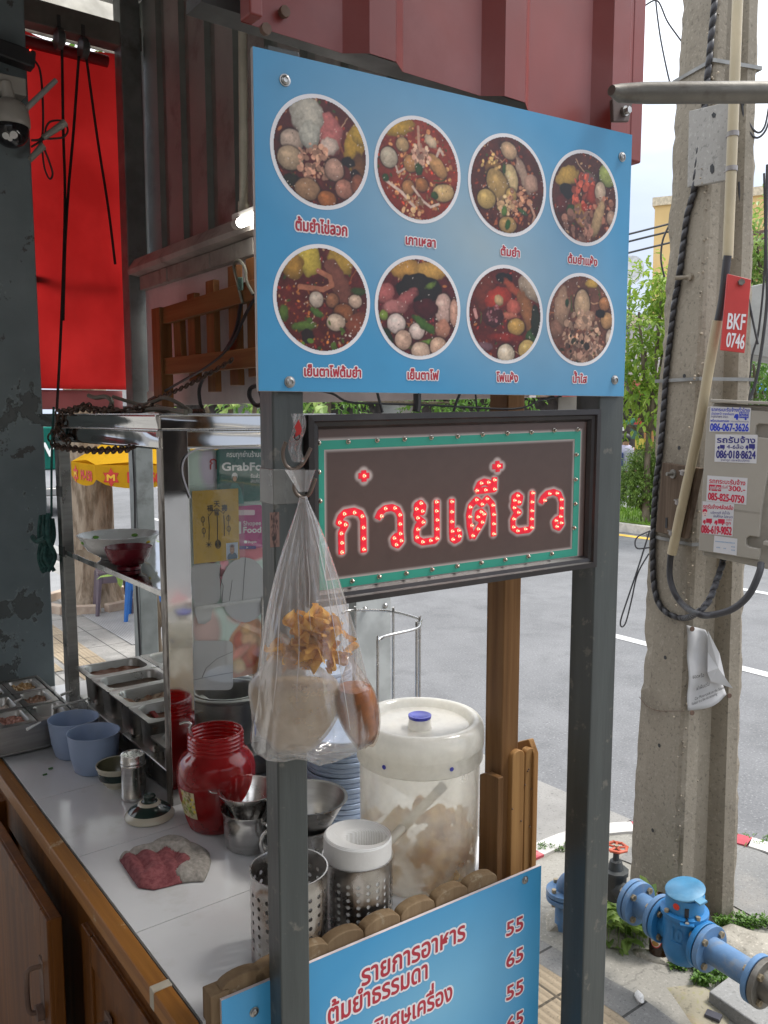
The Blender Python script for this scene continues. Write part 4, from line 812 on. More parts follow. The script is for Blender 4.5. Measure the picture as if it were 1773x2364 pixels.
# wires and small chains that hang the lit sign
wires = [([(700, 898), (760, 908), (800, 928), (880, 932), (1000, 936), (1180, 944), (1240, 925), (1290, 915)], .0016, 'black wire running along the top of the lit sign'),
         ([(958, 905), (958, 930), (956, 950)], .006, 'thick dark hanger strap above the middle of the lit sign'),
         ([(1058, 905), (1048, 930), (1042, 950)], .0022, 'short dark chain left of the middle above the lit sign'), ([(1092, 905), (1096, 948)], .0014, 'thin wire above the lit sign beside the wooden post'),
         ([(866, 905), (872, 930), (878, 952)], .0022, 'short dark chain at the left above the lit sign')]
for pts, r, lab in wires:
    mb = MB(); mb.tube(curve3([Frame(LF0.o + LF0.n * .0, 59.5).P(u, v, .006) for u, v in pts], 5), r, 6); tag(build('sign_hanger', mb, BLK), lab, 'hanger', 'hangers of the lit sign')

# ------------------------------------------------------------------ blue price board at the near end of the counter, with its round topped pickets
BFm = Frame((-.235, 1.13, 0), 55.2)
root = thing('price_board', 'blue price board screwed to the wooden pickets at the counter end', 'sign', BFm.pt(.32, .6))
mb = MB(); mb.box(BFm.pt(.3225, .86, -.0025), .645, .6, .005, BFm.x, Z, BFm.n); build('board', mb, mat('board edge pale', (.62, .55, .55), .5), root)
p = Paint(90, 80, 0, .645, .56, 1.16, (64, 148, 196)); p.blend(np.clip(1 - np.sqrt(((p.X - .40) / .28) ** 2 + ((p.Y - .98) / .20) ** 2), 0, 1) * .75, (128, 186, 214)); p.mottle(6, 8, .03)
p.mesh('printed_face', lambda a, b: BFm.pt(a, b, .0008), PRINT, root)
def suffix_line(full, suf, us, vs, u1, v1, h):
    Wf = layout(full)[0]; Ws = layout(suf)[0]; wf = max(q[0] for q in Wf) - min(q[0] for q in Wf); ws = max(q[0] for q in Ws) - min(q[0] for q in Ws)
    a0, z0 = BFm.px(us, vs); a1, z1 = BFm.px(u1, v1); _, zt = BFm.px(u1, v1 - h); zb = (z0 + z1) / 2
    mb = MB(); text_mb(mb, full, lambda a, b, o: BFm.pt(a, b, .0009 + o), a1 - (a1 - a0) * wf / ws, a1, zb, zb + (zt - z1), bold=.022, outline=.095); build('menu_line', mb, [RED, PWH], root)
suffix_line('รายการอาหาร', 'รายการอาหาร', 834.4, 2269, 1072, 2173, 33)
suffix_line('ต้มยำธรรมดา', 'ต้มยำธรรมดา', 757, 2358, 985, 2264, 33); suffix_line('พิเศษเครื่อง', 'พิเศษเครื่อง', 858, 2392, 1042, 2313, 31)
for s, v in (('55', 2161), ('65', 2233), ('55', 2308), ('65', 2380)): suffix_line(s, s, 1168, v, 1206, v - 17, 25)
for (u, v) in ((1211, 2031), (586, 2335)): screw(BFm.P(u, v, .0008), BFm.n, .006, root)
W_G = wood('weathered grey wood', (.15, .095, .05), (.27, .19, .11), 'z', wear=(.33, .28, .2), rough=.7)
root = thing('picket_fence', 'row of weathered round topped pickets behind the blue price board', 'fence', BFm.pt(.3, .6))
PFm = Frame(BFm.o - BFm.n * .008, 55.2)
def picket(a, w, zt, z0, th, m=W_G, fr=PFm, flat_=.55):
    n = 12; pts = [fr.pt(a - w / 2, z0), fr.pt(a + w / 2, z0)] + [fr.pt(a + w / 2 * math.cos(i / n * math.pi), zt - w / 2 * flat_ + w / 2 * flat_ * math.sin(i / n * math.pi)) for i in range(n + 1)]
    mb = MB(); mb.prism(pts, -fr.n * th); return mb
PFK = lambda a: picket(a, .072, 1.181, .7, .022, W_G, PFm, .42)
for u in (563, 637, 716, 797, 884, 966, 1044, 1114):
    v = 2310 - (u - 510) * .4216 - 30; a, _ = PFm.px(u, v); build('picket', PFK(a), W_G, root, .0025)
mb = MB(); a, _ = PFm.px(512, 2300); mb.box(PFm.pt(a - .004, .94, -.012), .03, .03, .455, PFm.x, PFm.n); build('end_stile', mb, W_G, root, .002)
mb = MB(); mb.box(PFm.pt(.32, .95, -.034), .64, .02, .06, PFm.x, PFm.n); build('rail', mb, W_G, root)
# tall wooden corner post with its cluster of pickets
W_P = wood('brown post wood', (.10, .046, .016), (.26, .14, .06), 'z', rough=.5, scale=.8); W_P2 = wood('raw picket wood', (.20, .095, .030), (.39, .22, .085), 'z', rough=.6)
pc = pz(1183, 2035, CZ) + N * .035
root = thing('wooden_post', 'tall brown wooden post rising behind the lit sign from the counter corner', 'post', Vector((pc.x, pc.y, .5)))
mb = MB(); mb.box(Vector((pc.x, pc.y, 1.38)), .044, .046, 1.9, T, N); build('shaft', mb, W_P, root, .003)
root = thing('wooden_pickets', 'cluster of cracked rounded pickets around the foot of the tall wooden post', 'fence', Vector((pc.x, pc.y, .5)))
c0 = Vector((pc.x, pc.y, 0)) - N * .034; fr = Frame(c0, 53)
build('picket', picket(.012, .033, 1.375, .7, .014, W_P2, fr, .8), W_P2, root, .002); build('picket', picket(.043, .024, 1.372, .7, .014, W_P2, fr, .7), W_P2, root, .002)
mb = MB(); mb.prism([c0 - T * .027 + N * a + Z * b for a, b in ((.0, .7), (.05, .7), (.05, 1.325), (.03, 1.335), (0, 1.335))], -T * .014); build('picket', mb, W_P, root, .002)
mb = MB(); mb.prism([c0 + T * .062 + N * a + Z * b for a, b in ((-.004, .7), (.06, .7), (.06, 1.34), (.04, 1.37), (.01, 1.385), (-.004, 1.36))], -T * .014); build('picket', mb, W_P2, root, .002)
mb = MB(); q = random.Random(5)
for k in range(7): mb.ball(fr.pt(q.uniform(-.005, .05), q.uniform(1.2, 1.34), .001), .0018, 6, 4)
build('nail', mb, RUST, root)
# ================================================================== THE COUNTER
CERA = mat('white glazed tile', (.56, .565, .57), .12, var=.04, scale=3, bmp=.06, bscale=6, dirt=(.44, .43, .40), dlo=.56, dhi=.78, dscale=7)
W_T = wood('worn edge wood', (.19, .072, .012), (.36, .155, .028), 'x', R(53), wear=(.38, .28, .17), wlo=.63, whi=.7, rough=.45); W_D = wood('door wood', (.085, .026, .002), (.19, .066, .007), 'z', rough=.5)
root = thing('food_counter', 'white tiled counter with worn orange wood edging and wooden doors', 'counter', Q(.3, .8, .35))
mb = MB(); mb.box(Q(.35, .863, CZ - .012), .70, 1.715, .02, T, N); build('grout_bed', mb, mat('grout', (.12, .12, .115), .8), root)
mb = MB(); ns = [.004, .271, .584, .897, 1.21, 1.523, 1.72]
for a, b in zip(ns[:-1], ns[1:]):
    for t0, t1 in ((.002, .60), (.602, .70)): mb.box(Q((t0 + t1) / 2, (a + b) / 2, CZ - .004), t1 - t0 - .0008, b - a - .0016, .008, T, N)
build('tile_top', mb, CERA, root, .0006)
mb = MB(); mb.box(Q(-.0165, .93, CZ - .017), .030, 1.62, .034, T, N); build('edge_board', mb, W_T, root, .003)
mb = MB(); mb.box(Q(-.0165, .06, CZ - .0175), .0297, .104, .034, T, N); build('edge_board', mb, W_T, root, .003)
mb = MB(); mb.box(Q(-.0165, .116, CZ - .0155), .0315, .017, .034, T, N); build('mended_patch', mb, mat('mend tape', (.42, .38, .30), .5, dirt=(.2, .16, .1)), root, .002)
mb = MB(); mb.box(Q(.0, .87, CZ - .095), .02, 1.7, .12, T, N); build('apron_board', mb, W_D, root, .002)
mb = MB(); mb.box(Q(.02, .88, .66), .02, 1.7, .62, T, N); mb.box(Q(.37, .03, .73), .62, .02, .74, T, N); build('carcass', mb, W_D, root)
for n0, n1, tt, zt in ((.52, 1.12, -.062, 1.045), (.01, .50, -.005, 1.03), (1.14, 1.7, -.01, 1.03)):
    mb = MB(); mb.box(Q(tt, (n0 + n1) / 2, (zt + .38) / 2), .022, n1 - n0, zt - .38, T, N)
    for a, b in ((n0, n0 + .05), (n1 - .05, n1)): mb.box(Q(tt - .013, (a + b) / 2, (zt + .38) / 2), .01, b - a, zt - .38, T, N)
    mb.box(Q(tt - .0125, (n0 + n1) / 2, zt - .03), .009, n1 - n0 - .102, .06, T, N)
    d = build('door', mb, W_D, root, .003)
    if n0 < 1:
        hn = n0 + .055 if n0 > .3 else n1 - .14
        mb = MB(); h = Q(tt - .02, hn, zt - .12); mb.tube(curve3([h, h - T * .022, h - T * .026 - Z * .02, h - T * .026 - Z * .07, h - T * .02 - Z * .09, h - Z * .092], 5), .005, 8); mb.tube([h - Z * .095 - T * .0, h - Z * .095 - T * .012], .016, 14); mb.box(h - Z * .05 + T * .003, .004, .03, .13, T, N)
        build('handle', mb, RUST, d)
# chopped spring onion left on the tiles
for (u, v), lab in (((104, 1788), 'shorter bit of green onion on the white tiles'), ((117, 1774), 'farther bit of green onion on the white tiles')):
    p = pz(u, v, CZ + .003); mb = MB(); mb.tube([p - T * .005, p + T * .005 + N * .001], .0022, 8); tag(build('onion_bit', mb, mat('onion green', (.05, .13, .03), .5)), lab, 'onion', 'green onion bits')

# ------------------------------------------------------------------ stainless display cabinet
CF, CL = fn(.677), ft(.24)
root = thing('display_cabinet', 'stainless display cabinet with glass front, shelf and mirror bands', 'cabinet', Q(.45, 1.08, CZ))
CT1, CN0, CN1 = .655, .677, 1.50
WORN = mat('peeling film edge', (.36, .33, .29), .4, metal=.35, col2=(.10, .085, .07), scale=30, stretch=(1, 1, .25), lo=.45, hi=.55)
mb = MB(); mb.box(Q(.272, CN0 + .002, 1.545), .058, .004, .85, T, N); build('front_stile', mb, SSM, root, .001)
mb = MB(); mb.box(Q(.2415, CN0 + .014, 1.545), .004, .026, .85, T, N); build('corner_edge', mb, WORN, root, .001)
mb = MB(); mb.box(Q(.242, 1.447, 1.545), .004, .04, .85, T, N); mb.box(Q(.262, 1.467, 1.545), .042, .004, .85, T, N); build('back_stile', mb, SSD, root, .001)
mb = MB(); mb.box(Q(.2425, 1.447, 1.78), .0055, .044, .03, T, N); mb.box(Q(.2425, 1.447, 1.605), .0055, .044, .03, T, N); build('clip', mb, DARKP, root)
for t_, n_0 in ((CT1 - .02, CN0 + .02), (CT1 - .02, 1.46)):
    mb = MB(); mb.box(Q(t_, n_0, 1.545), .03, .03, .85, T, N); build('stile', mb, SSD, root, .001)
def wavy_band(p0, d, L, nrm, z0, z1, amp, nm, m, seed):
    mb = MB(); q = random.Random(seed); ph = [q.random() * 6 for _ in range(3)]
    mb.grid(lambda a, b: p0 + d * (L * a) + Z * (z0 + (z1 - z0) * b) + nrm * (amp * (math.sin(a * 5 + ph[0] + b * 1.5) + .5 * math.sin(a * 11 + ph[1])) * math.sin(math.pi * (.15 + .7 * b)) + amp * .6 * math.sin(b * 3 + ph[2])), 60, 8)
    return build(nm, mb, m, root, solid=.003)
wavy_band(Q(.236, 1.58), -N, .905, -T, 1.966, 2.0, .003, 'top_band', SSM, 1); wavy_band(Q(.234, .675), T, .45, -N, 1.966, 2.0, .0008, 'top_band', SSM, 2)
wavy_band(Q(.244, 1.47), -N, .79, -T, 1.925, 1.966, .004, 'mirror_band', SSM, 3); wavy_band(Q(.24, .680), T, .42, -N, 1.926, 1.966, .001, 'mirror_band', SSM, 4)
mb = MB(); mb.box(Q(.455, 1.12, 2.001), .45, .92, .003, T, N); build('top_sheet', mb, SS, root)
mb = MB(); mb.box(Q(.2375, 1.12, 1.9665), .006, .9, .003, T, N); mb.box(Q(.455, .674, 1.9665), .45, .006, .003, T, N); build('seam', mb, SS, root)
mb = MB(); mb.box(Q(.248, 1.075, 1.602), .005, .77, .014, T, N); build('shelf_edge', mb, SS, root, .001)
mb = MB(); mb.box(Q(.44, 1.075, 1.599), .38, .77, .004, T, N); build('shelf', mb, SSM, root)
GLASS = thin('cabinet glass', (.985, .99, .985), .99, f0=.012)
mb = MB(); mb.box(Q(.478, CN0 + .004, 1.53), .35, .004, .80, T, N); build('front_glass', mb, GLASS, root)
mb = MB(); mb.box(Q(CT1 - .012, 1.08, 1.60), .004, .78, .66, T, N); build('side_glass', mb, thin('dusty glass', (.95, .98, .96), .97, haze=.05, hcol=(.8, .8, .78), f0=.03), root)
mb = MB(); mb.tube(curve3([CF.P(438, 1150, .004), CF.P(420, 1095, .004), CF.P(424, 1060, .004), CF.P(446, 1040, .004), CF.P(480, 1035, .004), CF.P(600, 1033, .004)], 5), .0022, 6); build('glass_seal', mb, mat('clear seal', (.55, .55, .6), .3), root)
# bain-marie pans standing in the cabinet
mb = MB(); mb.box(Q(.43, 1.035, 1.16), .36, .70, .05, T, N); build('pan_base', mb, SSD, root, .004)
def pan(t0, t1, n0, n1, z, depth, food, lab, rr=.028, grp='pans in the display cabinet', m=SS, nm='steel_pan'):
    if m is SS: m = steel('pan steel', (.40, .385, .36), .38, (8, 8, 30), .08)
    r_ = thing(nm, lab, 'pan', Q((t0 + t1) / 2, (n0 + n1) / 2, z - depth), grp); mb = MB()
    def ring(ins, zz, rad, k=6):
        P_ = []; a0, a1, b0, b1 = t0 + ins, t1 - ins, n0 + ins, n1 - ins; rad = max(rad, .002)
        for (cx, cy, s) in ((a1 - rad, b1 - rad, 0), (a0 + rad, b1 - rad, 1), (a0 + rad, b0 + rad, 2), (a1 - rad, b0 + rad, 3)):
            for i in range(k): an = (s + i / (k - 1)) * math.pi / 2; P_.append(Q(cx + rad * math.cos(an), cy + rad * math.sin(an), zz))
        return P_
    rings = [ring(.001, z - .005, .006), ring(0, z, .006), ring(.013, z + .0015, rr), ring(.016, z - .004, rr), ring(.022, z - depth * .8, rr * .8), ring(.032, z - depth, rr * .7)]
    n = len(rings[0]); V = [p for q_ in rings for p in q_]; mb.smooth = True
    mb.add(V, [(i * n + j, i * n + (j + 1) % n, (i + 1) * n + (j + 1) % n, (i + 1) * n + j) for i in range(len(rings) - 1) for j in range(n)] + [tuple((len(rings) - 1) * n + j for j in range(n))])
    build('tray', mb, m, r_, solid=.0012)
    if food:
        mat_, lev, lumps = food; fb = MB(); zz = z - depth * (1 - lev); q = random.Random(int(t0 * 977 + n0 * 313)); fb.smooth = True
        fb.grid(lambda a, b: Q(t0 + .019 + (t1 - t0 - .038) * a, n0 + .019 + (n1 - n0 - .038) * b, zz + lumps * (vn2(a * 9 + t0 * 50, b * 9 + n0 * 50) - .5)), 24, 24)
        build('food', fb, mat_, r_)
    return r_
_g = np.random.RandomState(3).rand(64, 64)
def vn2(x, y):
    xi, yi = int(math.floor(x)), int(math.floor(y)); fx, fy = x - xi, y - yi; fx = fx * fx * (3 - 2 * fx); fy = fy * fy * (3 - 2 * fy); g = lambda i, j: _g[i % 64, j % 64]
    return (g(xi, yi) * (1 - fx) + g(xi + 1, yi) * fx) * (1 - fy) + (g(xi, yi + 1) * (1 - fx) + g(xi + 1, yi + 1) * fx) * fy
soup = mat('brown broth', (.15, .06, .03), .55, spec=.2, col2=(.22, .12, .08), scale=20); balls = mat('pale fish balls', (.45, .34, .24), .6, spec=.2, col2=(.30, .16, .1), scale=40)
PZ = 1.272
pan(.246, .436, 1.240, 1.380, PZ, .125, (soup, .86, .010), 'steel pan of brown broth, farthest along the open cabinet side'); p2 = pan(.246, .436, 1.098, 1.238, PZ, .125, (mat('dark liquid', (.10, .07, .05), .5, spec=.2), .84, .002), 'steel pan with a curved ladle in it, second from the far end')
pan(.246, .436, .956, 1.096, PZ, .125, (balls, .80, .03), 'steel pan of pale fish balls in the middle of the open cabinet side'); p4 = pan(.246, .436, .814, .954, PZ, .125, (soup, .82, .01), 'steel pan with an upright steel ladle and a red handled spoon')
pan(.246, .372, .692, .812, PZ - .03, .10, None, 'small low steel pan beside the mirror post of the cabinet')
pan(.440, .625, 1.240, 1.380, PZ, .125, (balls, .7, .03), 'steel pan in the back row behind the broth pan'); pan(.440, .625, 1.098, 1.238, PZ, .125, (soup, .82, .01), 'steel pan in the back row behind the pan with the curved ladle')
def on(u, v, t, n):                                # point seen at (u,v), pushed back onto plane n
    return fn(n).P(u, v)
mb = MB(); mb.tube(curve3([ft(.33).P(236, 1577), ft(.33).P(242, 1574), ft(.33).P(252, 1580), ft(.33).P(262, 1592), ft(.33).P(263, 1602)], 5), .0045, 8)
tag(build('ladle', mb, SS), 'steel ladle handle curling out of the second pan', 'ladle', 'ladles in the cabinet pans')
a_ = ft(.30); mb = MB(); mb.prism([a_.P(322, 1636), a_.P(345, 1634), a_.P(350, 1660), a_.P(342, 1668), a_.P(328, 1664)], T * .012)
tag(build('ladle', mb, SS, bevel=.003), 'square ended steel ladle standing in the fourth pan', 'ladle', 'ladles in the cabinet pans')
mb = MB(); mb.bar(a_.P(352, 1643), a_.P(368, 1664), .012, .006); mb.bar(a_.P(336, 1640), a_.P(352, 1645), .012, .006); tag(build('spoon', mb, mat('red handle', (.35, .03, .03), .4), bevel=.002), 'spoon with a red handle lying in the fourth pan', 'spoon')
# two bowls and a red cup on the shelf
def lathe_thing(nm, lab, cat, c, prof, m, group=None, mats=None, seg=40, parts=()):
    root_ = None
    mb = MB(); mb.lathe(prof, c, seg, mats); o = build(nm, mb, m); tag(o, lab, cat, group); return o
SZ = 1.602
c = pz(276, 1287, SZ); R_ = .105
mb = MB(); mb.lathe([(.05, 0), (.052, .004), (.06, .010), (.084, .024), (.098, .044), (.104, .058), (.111, .065), (.112, .067), (.108, .067), (.101, .058), (.094, .044), (.08, .027), (.05, .014), (1e-6, .012)], c, 48)
wb = build('serving_bowl', mb, mat('white melamine', (.72, .72, .70), .25, var=.04)); tag(wb, 'wide white bowl with flowers inside standing on the cabinet shelf', 'bowl')
mb = MB()
for an, col in ((-2.5, 0), (2.6, 0), (-.4, 1), (.5, 1), (1.4, 0)):
    d = Vector((math.cos(an), math.sin(an), 0)); mb.m = col; mb.ball(c + d * .096 + Z * .050, .010, 8, 5, .5)
build('flower_print', mb, [mat('flower green', (.15, .35, .06), .4), mat('flower yellow', (.6, .45, .04), .4)], wb)
c = pz(298, 1313, SZ); mb = MB(); mb.lathe([(.030, 0), (.031, .008), (.028, .010), (.045, .018), (.055, .038), (.061, .058), (.059, .059), (.052, .040), (.04, .02), (1e-6, .016)], c, 40)
tag(build('red_bowl', mb, mat('dark red plastic', (.16, .008, .018), .28, var=.06)), 'small dark red bowl in front of the white bowl on the shelf', 'bowl')
c = Q(.335, .80, SZ); mb = MB(); mb.lathe([(.026, 0), (.027, .012), (.03, .03), (.0285, .04), (.027, .04), (.024, .012), (1e-6, .006)], c, 24)
tag(build('red_cup', mb, mat('bright red plastic', (.4, .02, .02), .3)), 'red plastic cup behind the mirror post on the shelf', 'cup')

# ------------------------------------------------------------------ papers and stickers behind the front glass
GF = fn(.688)
def g8(x, y): return GF.px(380 + x / 3.1615, 960 + y / 3.1615)
STK = paintmat('sticker print', .35)
def gplace(off): return lambda a, b, o=0: GF.pt(a, b, off + o)
def g8box(x0, x1, y0, y1):
    a0, b1 = g8(x0, (y0)); a1, _ = g8(x1, y0); _, b0 = g8((x0), y1); return a0, a1, b0, b1
# mint poster with food ovals and the pale backs of stickers
x0, _ = g8(150, 300); x1, _ = g8(760, 300); _, y1_ = g8(300, 250); _, y0_ = g8(300, 1960); x1 = x0 + .30
p = Paint(140, 190, x0, x1, y0_, y1_, (206, 226, 214)); p.mottle(30, 7, .05)
def gp(x, y): return g8(x, y)
a, b = gp(310, 1560); p.ell(a, b, .035, .055, (222, 190, 182), .2, .2, 6); a, b = gp(600, 1720); p.ell(a, b, .052, .078, (214, 150, 104), -.25, .3, 2, 5, .2)
for i, (x, y, r1, r2, col) in enumerate(((560, 1640, .02, .025, (196, 84, 50)), (640, 1640, .018, .03, (226, 176, 130)), (560, 1720, .012, .03, (226, 140, 120)), (620, 1780, .022, .02, (190, 90, 60)), (545, 1830, .016, .02, (232, 200, 150)), (600, 1560, .014, .014, (220, 170, 110)), (650, 1740, .016, .024, (206, 110, 70)))):
    a, b = gp(x, y); p.ell(a, b, r1, r2, col, i, .4, 3, i + 40, .3)
a, b = gp(330, 380); p.ell(a, b, .022, .05, (214, 206, 222), .1, .1, 6); p.bits(*gp(450, 1100), .05, 20, .012, (228, 140, 150), 3); a, b = gp(640, 1000); p.ell(a, b, .05, .02, (216, 120, 130), 0, 0, 4)
p.mesh('poster_face', lambda a, b: GF.pt(a, b, -.004), STK)
pf = bpy.data.objects['poster_face']; tag(pf, 'pale mint poster with food pictures behind the cabinet glass', 'poster'); pf.name = 'poster'
mb = MB(); mb.box(GF.pt((x0 + x1) / 2, (y0_ + y1_) / 2, -.006), x1 - x0, .002, y1_ - y0_, T, N); build('backing', mb, WHT, bpy.data.objects['poster'])
def cutout(nm, lab, pts, m, off, parent=None, th=.0006):
    mb = MB(); mb.prism([GF.pt(*g8(x, y), off) for x, y in pts], -GF.n * th); o = build(nm, mb, m, parent)
    if parent is None: tag(o, lab, 'sticker', 'sticker backs on the cabinet glass')
    return o
def oval(cx, cy, rx, ry, n=28, wob=0, k=7): return [(cx + rx * math.cos(i / n * 6.283) * (1 + wob * math.sin(k * i / n * 6.283)), cy + ry * math.sin(i / n * 6.283) * (1 + wob * math.sin(k * i / n * 6.283))) for i in range(n)]
def rrect(x0, x1, y0, y1, r, k=5):
    o = []
    for cx, cy, s in ((x1 - r, y1 - r, 0), (x0 + r, y1 - r, 1), (x0 + r, y0 + r, 2), (x1 - r, y0 + r, 3)): o += [(cx + r * math.cos((s + i / (k - 1)) * math.pi / 2), cy + r * math.sin((s + i / (k - 1)) * math.pi / 2)) for i in range(k)]
    return o
BACK = mat('sticker back', (.50, .50, .49), .5, var=.04, scale=4)
cutout('sticker_back', 'large round pale sticker back on the cabinet glass below the yellow paper', oval(580, 1270, 175, 238), BACK, .0015)
cutout('sticker_back', 'cloud shaped pale sticker back on the glass, left of the round one', [(400, 1090), (405, 1330), (345, 1420), (335, 1490), (290, 1520), (245, 1515), (225, 1450), (205, 1400), (215, 1350), (190, 1310), (200, 1260), (172, 1200), (178, 1130), (215, 1085), (300, 1075), (370, 1075)], BACK, .0012)
cutout('sticker_back', 'square pale sticker back with rounded corners above the noodle pot', rrect(190, 497, 1640, 2000, 40), BACK, .0015)
lineM = mat('thin grey crease', (.12, .12, .12), .7)
for pts in ([(405, 1090), (400, 1180), (425, 1240), (418, 1350)], [(588, 1035), (575, 1200), (566, 1350)], [(490, 1200), (480, 1280), (470, 1350)], [(270, 1910), (300, 1840), (380, 1770), (495, 1720)], [(190, 1930), (330, 1900), (496, 1870)]):
    mb = MB(); mb.tube([GF.pt(*g8(x, y), .0022) for x, y in pts], .0005, 5); 
    tag(build('crease', mb, lineM), 'thin dark crease line across a pale sticker back', 'crease', 'creases across the sticker backs')
mb = MB(); mb.bar(GF.pt(*g8(215, 1405), .003), GF.pt(*g8(730, 1335), .003), .003, .008); tag(build('tape_strip', mb, mat('crumpled foil tape', (.5, .5, .48), .35, metal=.4, bmp=.8, bscale=150)), 'crumpled silvery tape strip across the pale sticker backs', 'tape')
mb = MB(); mb.tube(curve3([GF.pt(*g8(745, 1322), .006), GF.pt(*g8(718, 1328), .006), GF.pt(*g8(706, 1360), .006), GF.pt(*g8(704, 1700), .006), GF.pt(*g8(698, 1960), .006)], 5), .0032, 8); tag(build('wire_stand', mb, SS), 'bent chrome wire standing right of the pale sticker backs', 'wire')
# green delivery sticker
def sticker(nm, lab, x0, x1, y0, y1, col, off, rad=18, w=None, cut=None):
    a0, a1, b0, b1 = g8box(x0, x1, y0, y1)
    if w: a1 = a0 + w
    r = rad / 3.16 / 1000
    mb = MB(); pts = [(a1 - r, b1 - r, 0), (a0 + r, b1 - r, 1), (a0 + r, b0 + r, 2), (a1 - r, b0 + r, 3)]; o = []
    for cx, cy, s in pts:
        if cut and s == 0: o += [(a1, b1 - .018), (a1 - .014, b1)]; continue
        o += [(cx + r * math.cos((s + i / 4) * math.pi / 2), cy + r * math.sin((s + i / 4) * math.pi / 2)) for i in range(5)]
    mb.prism([GF.pt(x, y, off) for x, y in o], -GF.n * .0008); R0 = thing(nm, lab, 'sticker', GF.pt(a0, b0, off)); build('sheet', mb, flat('sticker ' + lab[:12], col, .3), R0); return R0, a0, a1, b0, b1
def gtext(par, s, xl, yl, xr, yr, h, m, off, bold=.012, name='lettering', outline=0, om=None):
    a0, z0 = g8(xl, yl); a1, z1 = g8(xr, yr); _, zt = g8(xl, yl - h); mb = MB()
    text_mb(mb, s, lambda a, b, o: GF.pt(a, b + (a - a0) * (z1 - z0) / max(1e-6, a1 - a0), off + o), a0, a1, z0, z0 + (zt - z0), bold=bold, outline=outline, lift=.0003); return build(name, mb, [m, om or m], par)
WTXT = flat('white lettering', (.78, .8, .78), .4)
gr, a0, a1, b0, b1 = sticker('delivery_sticker', 'dark green food delivery sticker with white lettering on the glass', 372, 760, 243, 640, (.006, .10, .075), .0036, 22, .150)
gtext(gr, 'ครบทุกย่านร้านอร่อย', 448, 300, 768, 298, 30, WTXT, .0038)
GRN = flat('green inline', (.02, .2, .14), .4)
gtext(gr, 'GrabFood', 415, 398, 800, 396, 46, WTXT, .0038, .035); gtext(gr, 'รับส่วนลด', 622, 452, 748, 450, 22, WTXT, .0038); gtext(gr, 'สแกนเลย', 622, 487, 742, 485, 22, WTXT, .0038)
mb = MB()
for nm_, pts, m in (('rider_body', [(462, 640), (470, 530), (490, 490), (525, 490), (552, 530), (575, 640)], flat('rider teal', (.03, .22, .19), .5)), ('rider_face', oval(506, 458, 14, 20), flat('rider skin', (.6, .38, .26), .5)), ('rider_helmet', [(484, 458), (484, 430), (495, 415), (512, 413), (525, 428), (526, 458), (520, 440), (490, 440)], WTXT)):
    mb = MB(); mb.prism([GF.pt(*g8(x, y), .0040 + .0003 * ('face' in nm_) + .0005 * ('helmet' in nm_)) for x, y in pts], -GF.n * .0003); build(nm_, mb, m, gr)
pk, *_ = sticker('delivery_sticker', 'pink food delivery tag with a cut corner below the green sticker', 520, 733, 660, 978, (.42, .05, .20), .0033, 22, None, True)
gtext(pk, 'Shopee', 570, 800, 698, 796, 27, WTXT, .0035, .004); gtext(pk, 'Food', 570, 852, 698, 850, 34, WTXT, .0035, .03); gtext(pk, 'Shopee', 600, 927, 665, 925, 14, WTXT, .0035, .004)
for x0, x1, y0, y1, m in ((532, 653, 686, 724, flat('tag slot', (.72, .6, .62), .5)), (540, 663, 948, 970, flat('tag bar', (.07, .05, .22), .4)), (532, 553, 770, 860, WTXT), (574, 596, 908, 930, WTXT)):
    mb = MB(); mb.prism([GF.pt(*g8(*q), .0036) for q in rrect(x0, x1, y0, y1, 8)], -GF.n * .0003); build('printed_mark', mb, m, pk)
mb = MB(); mb.prism([GF.pt(*g8(*q), .0039) for q in ((592, 952), (592, 967), (606, 959))], -GF.n * .0002); build('printed_mark', mb, WTXT, pk)
# yellow blessing paper with brush writing, a small portrait photo, and its clear sleeve
yp, a0, a1, b0, b1 = sticker('blessing_paper', 'yellow paper with black brush writing in a clear sleeve', 192, 530, 548, 1082, (.52, .32, .03), .0052, 3)
INK = flat('black ink', (.015, .015, .012), .6)
for s, x, y, w, h in (('天', 352, 660, 42, 42), ('福', 302, 692, 42, 42), ('官', 352, 722, 40, 40), ('壽', 408, 690, 42, 42)): gtext(yp, s, x, y, x + w, y - 2, h * .68, INK, .0055, .022, 'brush_writing')
mb = MB()
def ink(pts, r=.0007): mb.tube([GF.pt(*g8(x, y), .0056) for x, y in pts], r, 5)
for pts in ([(312, 730), (318, 800), (316, 905)], [(375, 700), (378, 800), (378, 905)], [(424, 725), (428, 800), (428, 875)]): ink(pts, .0010)
ink([(308, 712), (318, 728), (345, 690)]); ink([(345, 690), (372, 672), (410, 700), (420, 712), (440, 685)])
for cx, cy in ((272, 755), (278, 838), (458, 745), (460, 822)): ink(oval(cx, cy, 13, 20, 12) + [(cx + 13, cy)]); ink([(cx, cy - 26), (cx + 2, cy + 46)])
for k in range(5): ink(oval(382, 935, 5 + 4 * k, 8 + 6 * k, 14) + [(387 + 4 * k, 935)], .0006)
for k in range(4): an = k * .785; ink([(315 - 24 * math.cos(an), 938 - 24 * math.sin(an)), (315 + 24 * math.cos(an), 938 + 24 * math.sin(an))])
build('brush_drawing', mb, INK, yp)
